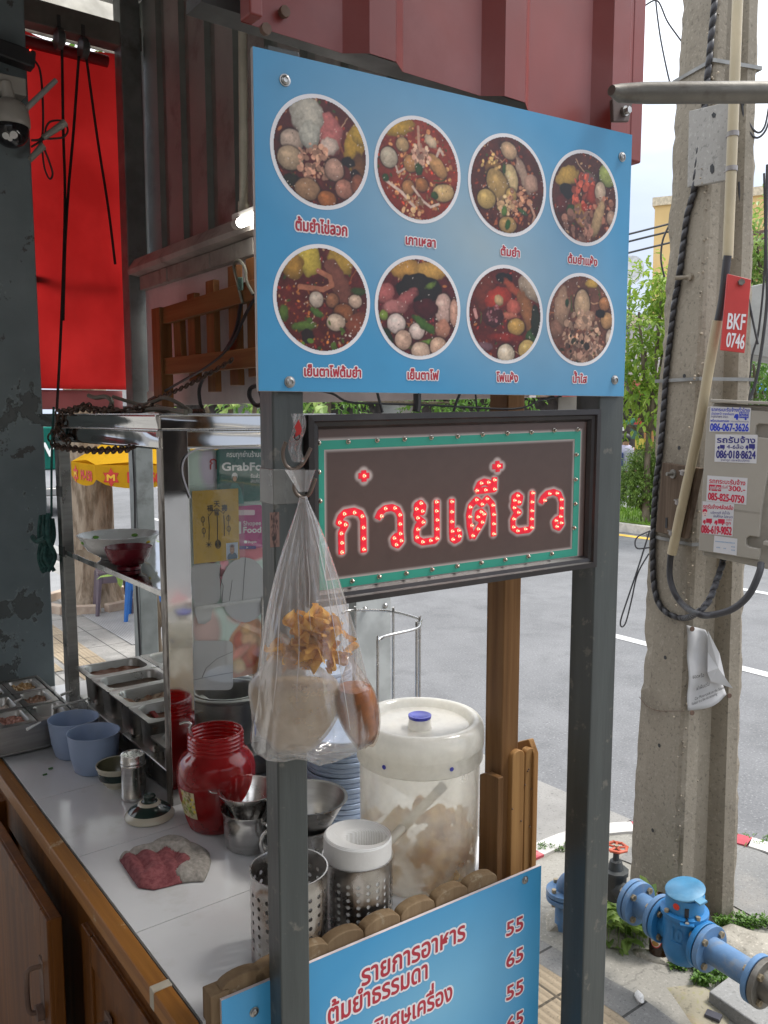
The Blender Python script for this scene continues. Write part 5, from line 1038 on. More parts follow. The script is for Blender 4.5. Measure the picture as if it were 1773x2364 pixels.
a0, a1, b0, b1 = g8box(440, 526, 928, 1048); pp_ = Paint(40, 52, 0, 1, 0, 1, (176, 190, 206)); pp_.ell(.5, .12, .42, .3, (84, 110, 130), 0, .2); pp_.ell(.5, .58, .2, .28, (186, 150, 128), 0, .25); pp_.ell(.5, .8, .19, .1, (120, 100, 92), 0, 0, 4); pp_.ell(.42, .6, .03, .02, (60, 44, 40)); pp_.ell(.58, .6, .03, .02, (60, 44, 40)); pp_.seg(.43, .42, .57, .42, .012, (130, 80, 74))
pp_.rect(-1, .05, -1, 2, (210, 214, 216)); pp_.rect(.95, 2, -1, 2, (210, 214, 216))
o = pp_.mesh('portrait_photo', lambda x, y: GF.pt(a0 + (a1 - a0) * x, b0 + (b1 - b0) * y, .0062), STK); tag(o, 'small portrait photo of a short haired person tucked at the yellow paper corner', 'photo')
a0, a1, b0, b1 = g8box(160, 566, 505, 1088); FILM = thin('sleeve film', (.97, .98, .98), .97, .08, .05, wrinkle=.5, wscale=40, f0=.05)
mb = MB(); mb.grid(lambda a, b: GF.pt(a0 + (a1 - a0) * a, b0 + (b1 - b0) * b, .008 + .001 * math.sin(a * 9 + b * 5)), 16, 24); build('clear_sleeve', mb, FILM, yp)
a0, z0 = g8(333, 392); mb = MB(); text_mb(mb, 'ก', lambda a, b, o: GF.pt(a, b, -.003 + o), a0, a0 + .018, z0, z0 + .024, bold=0); build('red_letter', mb, flat('poster red', (.5, .08, .09), .5), bpy.data.objects['poster'])
# ================================================================== THINGS ON THE COUNTER
# big steel noodle pot inside the cabinet
c = Q(.475, .86, CZ + .003); mb = MB()
mb.lathe([(.098, 0), (.104, .01), (.104, .165), (.112, .170), (.113, .176), (.108, .178), (.096, .176), (.092, .170), (.088, .168), (.088, .176), (.083, .176), (.081, .168), (.080, .05), (1e-6, .05)], c, 48)
root = tag(build('noodle_pot', mb, mat('dull aluminium', (.36, .345, .32), .35, metal=.9, bmp=.1)), 'round dull steel pot with a double rim behind the mirror post', 'pot')
mb = MB(); mb.lathe([(.0795, .052), (1e-6, .0525)], c, 32); build('broth', mb, mat('dark broth', (.03, .024, .018), .08), root)
# steel condiment box at the far left
BT0, BT1, BN0, BN1, BZ = -.016, .196, 1.185, 1.60, 1.203
root = thing('condiment_box', 'low steel box of six condiment tubs at the far left of the counter', 'condiment box', Q(.09, 1.39, CZ))
mb = MB()
for a, b, w, d in (((BT0 + BT1) / 2, BN0 + .004, BT1 - BT0, .008), ((BT0 + BT1) / 2, BN1 - .004, BT1 - BT0, .008)): mb.box(Q(a, b, CZ + .045), w, d, .075, T, N)
for t_ in (BT0 + .004, BT1 - .004): mb.box(Q(t_, (BN0 + BN1) / 2, CZ + .045), .008, BN1 - BN0 - .0165, .0745, T, N)
mb.box(Q((BT0 + BT1) / 2, (BN0 + BN1) / 2, CZ + .006), BT1 - BT0 - .018, BN1 - BN0 - .018, .006, T, N); mb.box(Q((BT0 + BT1) / 2, BN0 - .002, CZ + .012), BT1 - BT0, .004, .006, T, N)
build('outer_box', mb, SSD, root, .0015)
FOODS = [(mat('pale green pickles', (.42, .42, .22), .6, spec=.2, col2=(.34, .36, .16), scale=60), .86, .012), (mat('fried garlic', (.28, .16, .06), .6, col2=(.42, .28, .12), scale=120), .85, .02), (mat('white sugar', (.6, .57, .5), .7), .7, .008), (mat('ground peanut', (.34, .22, .14), .7, col2=(.24, .13, .08), scale=90), .8, .012), (mat('pink shrimp powder', (.38, .19, .14), .7, col2=(.3, .14, .1), scale=80), .82, .012), None]
labs = ['pale green pickles', 'golden fried garlic', 'white sugar', 'ground peanuts', 'pinkish powder', 'nothing']; k = 0
for j in range(3):
    for i in range(2):
        t0 = BT0 + .01 + i * .0965; n0 = BN1 - .012 - (j + 1) * .132
        pan(t0, t0 + .093, n0, n0 + .128, BZ - .002, .06, FOODS[(0, 1, 2, 3, 4, 5)[k]] if True else None, ('empty small steel tub' if labs[k] == 'nothing' else 'small steel tub of ' + labs[k]) + ' in the condiment box', .014, 'tubs in the condiment box', nm='steel_tub'); k += 1
SPW = mat('white plastic spoon', (.72, .72, .70), .3)
for (u0, v0, u1, v1), lab in (((140, 1608), 0, 0, 0), 0)[:0] or (((34, 1621, 51, 1612), 'short white spoon end sticking up from the far condiment tub'), ((140, 1605, 168, 1594), 'white spoon handle lying across the far right condiment tub'), ((122, 1634, 207, 1612), 'long white spoon handle reaching right out of the condiment box'), ((62, 1684, 94, 1667), 'white spoon handle in the nearest condiment tub')):
    a, b = pz(u0, v0, BZ + .004), pz(u1, v1, BZ + .012); mb = MB(); mb.tube([a, a.lerp(b, .5), b], [.0045, .0030, .0022], 8); tag(build('plastic_spoon', mb, SPW), lab, 'spoon', 'white plastic spoons')
# two blue melamine mugs
BLUE = mat('blue melamine', (.28, .36, .52), .4, var=.05)
MUGP = [(.045, 0), (.0505, .005), (.0585, .035), (.0635, .075), (.0655, .094), (.0668, .0965), (.0645, .0965), (.0605, .085), (.054, .04), (.046, .006), (1e-6, .005)]
for (t_, n_), lab in (((.168, .985), 'blue melamine cup holding a clip, nearer of the two blue cups'), ((.158, 1.112), 'blue melamine cup partly hidden behind the nearer blue cup')):
    mb = MB(); mb.lathe([(r * .96, z * 1.02) for r, z in MUGP], Q(t_, n_, CZ), 44); tag(build('blue_cup', mb, BLUE), lab, 'cup', 'blue cups on the counter')
p = Q(.160, .985, CZ + .006); mb = MB(); mb.bar(p + Z * .005, p + Z * .068 + T * .006, .012, .003); mb.bar(p + T * .012, p + Z * .066 + T * .018 + N * .002, .010, .003)
tag(build('steel_clip', mb, SS, bevel=.001), 'small steel tongs standing in the nearer blue cup', 'tongs')
# small cream and green bowl, steel shaker, ceramic lid
CREAM, DGREEN = mat('cream glaze', (.46, .43, .34), .2, var=.06, dirt=(.3, .27, .2), dlo=.6, dhi=.8, dscale=30), mat('dark green glaze', (.012, .028, .024), .12)
mb = MB(); c = Q(.182, .862, CZ); mb.lathe([(.026, 0), (.028, .006), (.034, .010), (.0425, .022), (.0445, .034), (.0455, .040), (.0475, .047), (.0495, .052), (.0485, .0545), (.0455, .053), (.041, .03), (.03, .012), (1e-6, .010)], c, 40, [0, 0, 0, 1, 1, 0, 0, 0, 0, 2, 2, 2])
tag(build('glazed_bowl', mb, [CREAM, DGREEN, mat('olive glaze', (.14, .13, .075), .2)]), 'small cream bowl with a dark green band behind the steel shaker', 'bowl')
mb = MB(); c = Q(.188, .772, CZ); prof = [(.027, 0), (.0285, .002), (.0285, .012), (.0275, .014), (.0275, .078), (.0285, .080), (.0285, .084), (.0275, .086), (.0285, .088), (.0285, .092), (.0275, .093), (.0275, .104), (.0265, .1065), (.023, .107), (.0225, .1055), (1e-6, .1065)]
mb.lathe(prof, c, 36); root = tag(build('steel_shaker', mb, SS), 'small cylindrical steel shaker beside the cream and green bowl', 'shaker')
mb = MB()
for k in range(14): a = k * 2.4; r = .0055 * math.sqrt(k); mb.tube([c + Vector((r * math.cos(a), r * math.sin(a), .1062)), c + Vector((r * math.cos(a), r * math.sin(a), .1069))], .0014, 7)
build('holes', mb, BLK, root)
mb = MB(); c = Q(.182, .662, CZ); mb.lathe([(.050, 0), (.0535, .003), (.0535, .007), (.0515, .0095), (.046, .017), (.036, .025), (.0275, .030), (.025, .031), (.0235, .034), (.018, .036), (.0145, .037), (.0125, .041), (.014, .047), (.0125, .050), (1e-6, .051)], c, 44, [0, 0, 0, 0, 1, 1, 1, 0, 0, 1, 1, 1, 1, 1])
tag(build('ceramic_lid', mb, [CREAM, DGREEN]), 'dark green and cream ceramic lid with a knob lying on the tiles', 'lid')
# big red sauce jar
c = Q(.288, .545, CZ); JR = thin('red jar plastic', (.85, .13, .13), .88, .1, .34, (.72, .05, .055), f0=.05)
root = thing('sauce_jar', 'big translucent red plastic jar half full of sauce with a ladle', 'jar', c)
prof = [(.056, .001), (.060, .004), (.066, .02), (.078, .07), (.0825, .10), (.0835, .125), (.080, .145), (.070, .160), (.060, .167), (.0575, .172)]
for k in range(4): prof += [(.0575, .175 + k * .0085), (.060, .178 + k * .0085), (.0575, .181 + k * .0085)]
prof += [(.058, .209), (.056, .210)]
mb = MB(); mb.lathe(prof + [(r - .002, z) for r, z in prof[::-1]][:-1] + [(.055, .003), (1e-6, .003)], c, 48); build('jar_body', mb, JR, root)
mb = MB(); mb.lathe([(.053, .005), (.0585, .012), (.0635, .03), (.071, .062), (1e-6, .062)], c, 40); build('sauce', mb, mat('red sauce', (.26, .010, .012), .2, var=.2), root)
mb = MB(); q = random.Random(9); mb.smooth = True
mb.grid(lambda a, b: c + Vector((math.cos(a * 6.283), math.sin(a * 6.283), 0)) * ((.0765 if b < .8 else .0765 - (b - .8) * .08) - .0008 - (1 - b) * .004) + Z * (.072 + b * .08 * (.4 + .9 * vn2(a * 12, 3))), 48, 8, True)
build('sauce_stain', mb, thin('red stain', (.7, .05, .05), .55, .2, .30, (.45, .01, .015), f0=.02), root)
lp = []
camdir = (CAM - c); camdir.z = 0; camdir.normalize(); sd_ = Vector((-camdir.y, camdir.x, 0))
def lab_pt(x, z): 
    a = math.atan2(camdir.y, camdir.x) + x
    r = np.interp(z, [.02, .07, .10, .125], [.066, .078, .0825, .0835]) + .0008; return c + Vector((math.cos(a), math.sin(a), 0)) * r + Z * z
p_ = Paint(36, 40, 0, 1, 0, 1, (196, 184, 150)); p_.bits(.6, .5, .5, 40, .05, (176, 160, 40), 4); p_.bits(.4, .3, .4, 20, .05, (120, 150, 60), 5); p_.ell(.15, .75, .2, .3, (150, 40, 44), 0, .2); p_.bits(.6, .8, .3, 12, .04, (110, 90, 60), 8)
p_.mesh('paper_label', lambda x, y: lab_pt(-1.32 + .72 * x, .040 + .062 * y), STK, root)
a_ = c + Vector((-.012, 0, 0)); mb = MB(); top_ = py(433, 1690, c.y - .02)
mb.bar(a_ + Z * .03, Vector((top_.x + .004, top_.y, c.z + .222)), .012, .002, T); h0 = Vector((top_.x + .004, top_.y, c.z + .222))
mb.tube(curve3([h0, h0 + Vector((.004, 0, .008)), h0 + Vector((-.006, 0, .012)), h0 + Vector((-.02, 0, .008))], 4), .003, 8); tag(build('ladle', mb, SS), 'slotted steel ladle handle leaning in the red sauce jar', 'ladle')
# steel pots and conical ladles around the front post
def steel_pot(c, r, h, nm, lab, handle=None):
    R0 = thing(nm, lab, 'pot', c, 'steel pots on the counter'); mb = MB()
    mb.lathe([(r * .86, 0), (r * .95, .006), (r * .97, h * .8), (r, h - .004), (r * 1.05, h), (r * 1.05, h + .002), (r * .99, h), (r * .94, h * .8), (r * .92, .008), (1e-6, .006)], c, 44); build('body', mb, SS, R0)
    if handle is not None:
        d = handle.normalized(); s = Vector((-d.y, d.x, 0)); a = c + d * r * .98 + Z * h * .86
        mb = MB(); mb.tube(curve3([a, a + d * .02 + Z * .004, a + d * .034 - Z * .012, a + d * .032 - Z * .036, a + d * .018 - Z * .05, a - Z * .046], 5), .0045, 8); build('handle', mb, SS, R0)
    return R0
def cone_bowl(c, r, h, nm, lab, tab=None, m=SS):
    R0 = thing(nm, lab, 'ladle bowl', c, 'conical steel ladles'); mb = MB()
    mb.lathe([(r * .42, 0), (r * .46, .003), (r * .94, h * .85), (r * 1.0, h), (r * 1.07, h + .0015), (r * 1.07, h + .003), (r * .99, h + .002), (r * .92, h * .85), (r * .44, .004), (1e-6, .003)], c, 44); build('bowl', mb, m, R0)
    if tab is not None:
        d = tab.normalized(); s = Vector((-d.y, d.x, 0)); a = c + d * r * 1.0 + Z * (h + .001); mb = MB()
        mb.prism([a + s * .02, a + d * .012 + s * .018, a + d * .022 + s * .008, a + d * .024, a + d * .022 - s * .008, a + d * .012 - s * .018, a - s * .02], -Z * .003); build('tab', mb, m, R0, .001)
    return R0
c = pz(597, 1960, CZ) + N * .03; steel_pot(c, .058, .078, 'steel_pot', 'steel pot with a loop handle left of the front post, under the conical ladle', Vector((.55, -.8, 0)))
cone_bowl(c + Z * .052 + N * .01, .060, .06, 'cone_ladle', 'shiny conical steel ladle resting on the pot left of the front post', Vector((-1, .05, 0)), SS)
c = pz(722, 1995, CZ) + N * .03; steel_pot(c, .052, .07, 'steel_pot', 'steel pot right of the front post, under the wide dark ladle', Vector((-1, -.2, 0)))
cone_bowl(c + Z * .045 + T * .008, .075, .078, 'cone_ladle', 'wide dark conical steel ladle right of the front post', None, SSD)
# stack of blue plates
PLP = [(.046, 0), (.050, .001), (.053, .003), (.070, .0065), (.0795, .0075), (.081, .0095), (.0815, .013), (.081, .0172), (.079, .0182), (.077, .017), (.069, .0115), (.052, .006), (1e-6, .005)]
c = Q(.535, .425, CZ + .0005); mb = MB(); mb.lathe(PLP, (0, 0, 0), 48); P0 = build('blue_plate', mb, mat('blue plate melamine', (.36, .45, .60), .35, var=.05))
tag(P0, 'blue plate in the tall plate stack behind the pickle barrel', 'plate', 'stacked blue plates'); P0.location = c
for k in range(1, 16): dup(P0, c + Z * (.0115 * k) + Vector((rnd.uniform(-.0015, .0015), rnd.uniform(-.0015, .0015), 0)))
c2 = Q(.585, .60, CZ + .0005)
P1 = dup(P0, c2, 0, 'blue plate in the taller stack farther back, seen beside the barrel lid')
for k in range(1, 24): dup(P1, c2 + Z * (.0115 * k))
# wire stand
root = thing('wire_rack', 'chrome wire rack with an open looped top behind the barrel', 'rack', pz(900, 1440, 1.5) - Z * .38)
pts = [pz(u, v, 1.5) for u, v in ((790, 1416), (812, 1409), (900, 1411), (966, 1428), (970, 1436), (962, 1451), (895, 1467), (880, 1474))]
mb = MB(); mb.tube(curve3(pts, 5), .0034, 8); build('ring', mb, SS, root)
for i, (u, v) in enumerate(((874, 1478), (962, 1446), (969, 1434), (908, 1413), (820, 1411), (786, 1440))):
    p = pz(u, v, 1.5 if i else 1.498); mb = MB(); mb.tube(curve3([p, p - Z * .02, Vector((p.x, p.y, CZ))], 4) if i else curve3([pz(886, 1470, 1.5), p, Vector((p.x - .002, p.y, 1.47)), Vector((p.x - .002, p.y, CZ))], 4), .0034, 8); build('leg', mb, SS, root)
# pale metal post with bolts beyond the counter
f_ = Frame(Q(.95, .95), 53); root = thing('metal_post', 'pale grey flat metal post with bolts beyond the counter', 'post', f_.P(866, 1500)); a0, _ = f_.px(822, 1500); a1, _ = f_.px(903, 1500)
mb = MB(); mb.box(f_.pt((a0 + a1) / 2, 1.0, -.02), a1 - a0, .04, 1.62, T, N); build('shaft', mb, mat('pale metal', (.46, .48, .47), .45, metal=.2), root, .003)
for (u, v) in ((842, 1406), (889, 1398)): mb = MB(); mb.lathe([(.009, 0), (.009, .004), (.004, .009), (1e-6, .009)], f_.P(u, v), 8, ax=f_.n); build('bolt', mb, SS, root)
# perforated steel caddies
def caddy(c, r, h, lab, a0):
    R0 = thing('cutlery_caddy', lab, 'caddy', c, 'perforated steel caddies'); mb = MB(); mb.smooth = True; nc, nr = 22, 7; z0, z1 = .022, h - .022
    def P(a, z): return c + Vector((r * math.cos(a), r * math.sin(a), z))
    mb.lathe([(1e-6, .001), (r - .001, .001), (r, .003), (r, z0)], c, nc * 4); mb.f.pop() if False else None
    mb.lathe([(r, z1), (r, h - .002), (r + .0012, h), (r - .0012, h)], c, nc * 4)
    mb.f = [f for f in mb.f if len(f) == 4]; mb.mi = mb.mi[:len(mb.f)]; mb.sm = [True] * len(mb.f)
    dz = (z1 - z0) / nr
    for i in range(nc):
        A0, A1 = a0 + i / nc * 6.2832, a0 + (i + 1) / nc * 6.2832; am = (A0 + A1) / 2
        for j in range(nr):
            b0, b1 = z0 + j * dz, z0 + (j + 1) * dz
            if i % 2: vs = [P(A0, b0), P(A1, b0), P(A1, b1), P(A0, b1)]; 
            bm_ = (b0 + b1) / 2; hr = .0037
            out = [P(am, b0), P(A1, b0), P(A1, bm_), P(A1, b1), P(am, b1), P(A0, b1), P(A0, bm_), P(A0, b0)]
            hole = [P(am + hr / r * math.sin(k * .7854), bm_ - hr * math.cos(k * .7854)) for k in range(8)]
            mb.add(out + hole, [(k, (k + 1) % 8, 8 + (k + 1) % 8, 8 + k) for k in range(8)])
    o = build('drum', mb, steel('caddy steel', (.50, .48, .46), .27, (4, 4, 30), .05), R0); return R0
cA = Q(.183, .062, CZ); caddy(cA, .0625, .152, 'empty perforated steel caddy just left of and behind the front post', .1)
cB = Q(.322, .066, CZ); caddy(cB, .0605, .128, 'perforated steel caddy packed with rolled white plastic bags', .05)
root = thing('bag_roll', 'thick roll of white plastic bags standing in the right steel caddy', 'bag roll', cB + Z * .01); mb = MB(); n = 56
m_, n_, l_, b_ = new_mat('rolled bags'); v_ = coords(n_, l_); wv = n_.new('ShaderNodeTexWave'); wv.wave_type = 'RINGS'; wv.rings_direction = 'Z'; wv.inputs['Scale'].default_value = 150; wv.inputs['Distortion'].default_value = 1.5
mp_ = n_.new('ShaderNodeMapping'); mp_.inputs['Location'].default_value = tuple(-x for x in cB); l_.new(v_, mp_.inputs[0]); l_.new(mp_.outputs[0], wv.inputs['Vector'])
l_.new(mixc(n_, l_, wv.outputs['Fac'], (.66, .64, .60), (.78, .77, .74)), b_.inputs['Base Color']); b_.inputs['Roughness'].default_value = .55; b_.inputs['Subsurface Weight'].default_value = .2; b_.inputs['Subsurface Radius'].default_value = (.02, .02, .02); bump(n_, l_, b_, wv.outputs['Fac'], .4, .001)
def inner(a):
    r = .032 + .010 * max(0, math.cos(a - .6)) ** 2; return Vector((.010 + r * math.cos(a), .006 + r * .8 * math.sin(a), 0))
rows = []
for (w, z) in ((0, .004), (0, .158), (.03, .1605), (.12, .163), (.35, .160), (.6, .157), (.82, .156), (.95, .153), (1, .150), (1, .02)):
    rows.append([cB + Vector((.0588 * math.cos(a), .0588 * math.sin(a), 0)).lerp(inner(a), w) + Z * (z + .003 * math.sin(a - 2) * (z > .1)) for a in [i / n * 6.2832 for i in range(n)]])
mb.smooth = True; mb.add([p for r in rows for p in r], [(j * n + i, j * n + (i + 1) % n, (j + 1) * n + (i + 1) % n, (j + 1) * n + i) for j in range(len(rows) - 1) for i in range(n)]); build('roll', mb, m_, root)
# pickle barrel with lid, crisps inside and tongs
c = Q(.518, .137, CZ); BR, BH = .114, .278
BP = thin('milky plastic', (1, .995, .975), .985, .12, .37, (.99, .975, .93), f0=.02, tlf=.8); BPL = thin('milky plastic lid', (1, .995, .975), .97, .12, .6, (.99, .98, .94), f0=.04, tlf=.65)
root = thing('pickle_barrel', 'large milky plastic barrel with a blue lid knob and yellow crisps inside', 'barrel', c)
mb = MB(); pr = [(BR * .90, .001), (BR * .95, .006), (BR * .97, .03), (BR, .1), (BR * 1.01, BH - .04), (BR * 1.01, BH)]
mb.lathe(pr + [(r - .003, max(z, .004)) for r, z in pr[::-1]] + [(1e-6, .004)], c, 56); mb.f = [f for f in mb.f if len(f) == 4] ; mb.mi = [0] * len(mb.f); mb.sm = [True] * len(mb.f); build('drum', mb, BP, root)
L0 = BH - .045; mb = MB(); lp = [(BR * 1.035, L0), (BR * 1.045, L0 + .002), (BR * 1.04, L0 + .026), (BR * 1.06, L0 + .029), (BR * 1.065, L0 + .034), (BR * 1.062, L0 + .055), (BR * 1.045, L0 + .066), (BR * 1.0, L0 + .073), (BR * .94, L0 + .075), (BR * .89, L0 + .073), (BR * .86, L0 + .066), (BR * .83, L0 + .060), (BR * .45, L0 + .054), (.022, L0 + .052), (.0195, L0 + .072), (1e-6, L0 + .072)]
mb.lathe(lp, c, 56); mb.f = [f for f in mb.f if len(f) == 4]; mb.mi = [0] * len(mb.f); mb.sm = [True] * len(mb.f); lid = build('lid', mb, BPL, root, solid=.003)
mb = MB(); mb.lathe([(.0215, L0 + .073), (.0222, L0 + .075), (.0222, L0 + .0785), (.019, L0 + .0795), (.017, L0 + .0785), (1e-6, L0 + .0785)], c, 32); build('knob', mb, mat('blue knob plastic', (.045, .05, .36), .25), lid)
ca = math.atan2(CAM.y - c.y, CAM.x - c.x)
for da in (-.56, .50, -1.7, 1.7):
    a = ca + da; d = Vector((math.cos(a), math.sin(a), 0)); mb = MB(); mb.tube([c + d * (BR * 1.036) + Z * (L0 + .017), c + d * (BR * 1.055) + Z * (L0 + .017)], .0042, 14); build('dot', mb, mat('blue knob plastic', (.045, .05, .36), .25), lid)
q = random.Random(21); mb = MB(); mb.smooth = True
for k in range(62):
    zz = .012 + .098 * q.random(); rr = (BR - .016) * q.random() ** .12; a = q.random() * 6.283; o = c + Vector((rr * math.cos(a), rr * math.sin(a), zz)); ax = rdir(q); u_ = ax.orthogonal().normalized(); w_ = ax.cross(u_); s_ = q.uniform(.014, .025); ph = q.random() * 6
    def crisp(x, y):
        X, Y = (x - .5) * 2, (y - .5) * 2; p = o + u_ * X * s_ + w_ * Y * s_ * .8 + ax * (s_ * (.35 * math.sin(X * 3 + ph) + .3 * math.cos(Y * 3.4 + ph)))
        d = Vector((p.x - c.x, p.y - c.y, 0)); 
        if d.length > BR - .0055: d = d.normalized() * (BR - .0055); p = Vector((c.x + d.x, c.y + d.y, p.z))
        p.z = max(p.z, c.z + .007); return p
    mb.grid(crisp, 9, 8)
stf = build('crisps', mb, cloth('wonton crisps', (.52, .22, .025), .4, (.95, .70, .26), 55), root)
f_ = fn(.075); a_, b_ = f_.P(1010, 1828), f_.P(905, 1935)
mb = MB(); mb.tube([a_, b_, b_.lerp(a_, -.5)], .0085, 10); t_o = tag(build('tongs', mb, mat('pale tongs', (.52, .47, .38), .4)), 'pale tongs leaning inside the milky barrel', 'tongs')
mb = MB(); d = (a_ - b_).normalized(); mb.tube([a_ - d * .004, a_ + d * .018], .0092, 12); build('grip_tip', mb, mat('grey grip', (.14, .15, .16), .5), t_o)
# crumpled cloth on the tiles
CL_OUT = [(635, 490), (690, 460), (770, 440), (830, 405), (900, 383), (960, 383), (1010, 400), (1070, 430), (1110, 450), (1122, 500), (1112, 560), (1085, 620), (1020, 622), (960, 630), (890, 648), (820, 665), (740, 655), (700, 600), (660, 540)]
cpts = [pz(x / 2.304, 1760 + y / 2.304 + (8 if y > 500 else 14), CZ) for x, y in CL_OUT]; cc = sum(cpts, Vector()) / len(cpts)
CLR = [[pz(x / 2.304, 1760 + y / 2.304 + 12, CZ) for x, y in s] for s in ([(650, 488), (700, 570), (742, 640)], [(775, 475), (800, 520), (835, 575), (790, 610), (745, 648)], [(720, 470), (800, 465), (880, 470), (970, 466)], [(972, 400), (985, 470), (982, 560), (970, 615)], [(740, 448), (850, 415), (960, 392)], [(860, 480), (905, 545), (960, 600)], [(1000, 440), (1080, 452), (1105, 500)], [(1020, 500), (1060, 560), (1080, 610)])]
CLH = [.022, .015, .019, .015, .015, .010, .010, .008]
def clr(p):
    best = 0
    for s, h in zip(CLR, CLH):
        for a, b in zip(s[:-1], s[1:]):
            d = b - a; t = max(0, min(1, (p - a).dot(d) / d.length_squared)); q = Vector((p.x, p.y, a.z)) - (a + d * t); best = max(best, h * math.exp(-(q.length / .017) ** 2))
    return best
def cl(a, r):
    k = a * len(cpts); i = int(k) % len(cpts); f = k - int(k); e = cpts[i].lerp(cpts[(i + 1) % len(cpts)], f); p = cc.lerp(e, r)
    x, y = p.x * 30 + .8 * vn2(p.x * 20, p.y * 20), p.y * 30; rid = .5 + .5 * math.sin(x * 1.5 + y * 1.1 + 3.2 * vn2(x * .45 + 5, y * .45)); rid2 = .5 + .5 * math.sin(y * 3.1 - x * 1.7 + 4 * vn2(x * .7, y * .7 + 9))
    h = (1 - r ** 9) * (.0045 + clr(p) + .003 * rid2 + .002 * vn2(x * 3, y * 3)) + .0015; return Vector((p.x, p.y, CZ + h))
root = thing('cleaning_cloth', 'crumpled red and grey cleaning cloth on the white tiles', 'cloth', cc)
m_, n_, l_, b_ = new_mat('cloth weave'); v_ = coords(n_, l_); w1 = n_.new('ShaderNodeTexWave'); w1.inputs['Scale'].default_value = 160; l_.new(v_, w1.inputs['Vector'])
REDC = mat('red towelling', (.16, .036, .043), .95, col2=(.24, .072, .075), scale=120, bmp=.7, bscale=500); GREYC = mat('grey towelling', (.235, .215, .19), .95, col2=(.32, .295, .265), scale=120, bmp=.7, bscale=500)
mb = MB(); na, nr = 120, 40; V = [cl(i / na, j / (nr - 1)) for j in range(nr) for i in range(na)]; mb.smooth = True
ga = MB(); ga.smooth = True; rf, gf = [], []
dirx = Vector((1, .15, 0)).normalized()
for j in range(nr - 1):
    for i in range(na):
        f = (j * na + i, j * na + (i + 1) % na, (j + 1) * na + (i + 1) % na, (j + 1) * na + i); m_c = (V[f[0]] + V[f[2]]) / 2 - cc
        s_ = m_c.dot(dirx) + .012 * math.sin(m_c.y * 90); b_k = m_c.y - .008 - .12 * m_c.x + .004 * math.sin(m_c.x * 130)
        (gf if s_ > .030 or b_k > .012 else rf).append(f)
mb.add(V, rf); ga.add(V, gf); build('red_part', mb, REDC, root, solid=.002); build('grey_part', ga, GREYC, root, solid=.0018)

# ------------------------------------------------------------------ hooks, tape, tag and the bag on the front post
root = postL
f_ = Frame(SF.o - SF.n * .0055, 59.5)
mb = MB(); zt0 = f_.px(650, 1165)[1]; zt1 = f_.px(650, 1083)[1]; a_, _ = SFb.px(656, 1400); mb.box(SFb.pt(a_, (zt0 + zt1) / 2), .0485, .0482, zt1 - zt0, SFb.x, SFb.n); build('tape_band', mb, mat('grey duct tape', (.15, .15, .14), .25, bmp=.5, bscale=40, dirt=(.09, .09, .085), dlo=.5, dhi=.6), postL, .001)
mb = MB(); fs = Frame(SFb.pt(a_, 0) + SFb.n * .0235, 59.5); mb.prism([fs.P(616, 1182), fs.P(640, 1180), fs.P(641, 1262), fs.P(618, 1264)], SFb.n * .0006) if 0 else None
a1, z1_ = fs.px(622, 1183); a2, z2_ = fs.px(645, 1262); p_ = Paint(24, 60, 0, 1, 0, 1, (118, 92, 84)); p_.mottle(5, 3, .12)
for y, w in ((.82, .35), (.75, .2), (.52, .4), (.46, .38), (.2, .2)): p_.bits(.5, y, w, 16, .05, (60, 44, 42), int(y * 90), .2)
p_.ell(.45, .25, .18, .07, (40, 34, 34)); p_.mesh('old_sticker', lambda x, y: fs.pt(a1 + (a2 - a1) * x, z2_ + (z1_ - z2_) * y, .0007), STK, postL)
hm = mat('bare hook wire', (.16, .13, .11), .35, metal=.8); YH = 1.108
for pts, lab in (([(728, 1104), (722, 1122), (713, 1141), (699, 1148), (686, 1142), (679, 1128), (680, 1112), (676, 1100)], 'bent wire hook that carries the hanging plastic bag'), ([(717, 1034), (708, 1054), (697, 1072), (680, 1083), (664, 1078), (655, 1062), (653, 1040), (660, 1020)], 'upper bent wire hook taped to the front post')):
    mb = MB(); mb.tube(curve3([py(u, v, YH) for u, v in pts], 5), .0026, 8); tag(build('wire_hook', mb, hm), lab, 'hook', 'hooks on the front post')
mb = MB(); mb.smooth = True; q = random.Random(3); mb.grid(lambda a, b: py(671 + 30 * a + 6 * math.sin(b * 7), 955 + 112 * b, 1.104 + .006 * math.sin(a * 9 + b * 11)), 12, 20); t_o = tag(build('plastic_wrapper', mb, thin('wrapper film', (.97, .97, .97), .93, .06, .14, wrinkle=.8, wscale=90)), 'crumpled clear wrapper with a red arrow hanging above the bag hook', 'wrapper')
mb = MB(); mb.prism([py(u, v, 1.098) for u, v in ((680, 985), (690, 968), (697, 990), (694, 1002), (676, 1012), (684, 996))], Vector((0, -.0008, 0))); build('red_arrow', mb, flat('arrow red', (.5, .03, .03), .4), t_o)
mb = MB(); mb.tube([py(686 + 6 * math.cos(k / 8 * 4.5 - .6), 1008 + 8 * math.sin(k / 8 * 4.5 - .6), 1.096) for k in range(9)], .0008, 6); build('black_mark', mb, BLK, t_o)
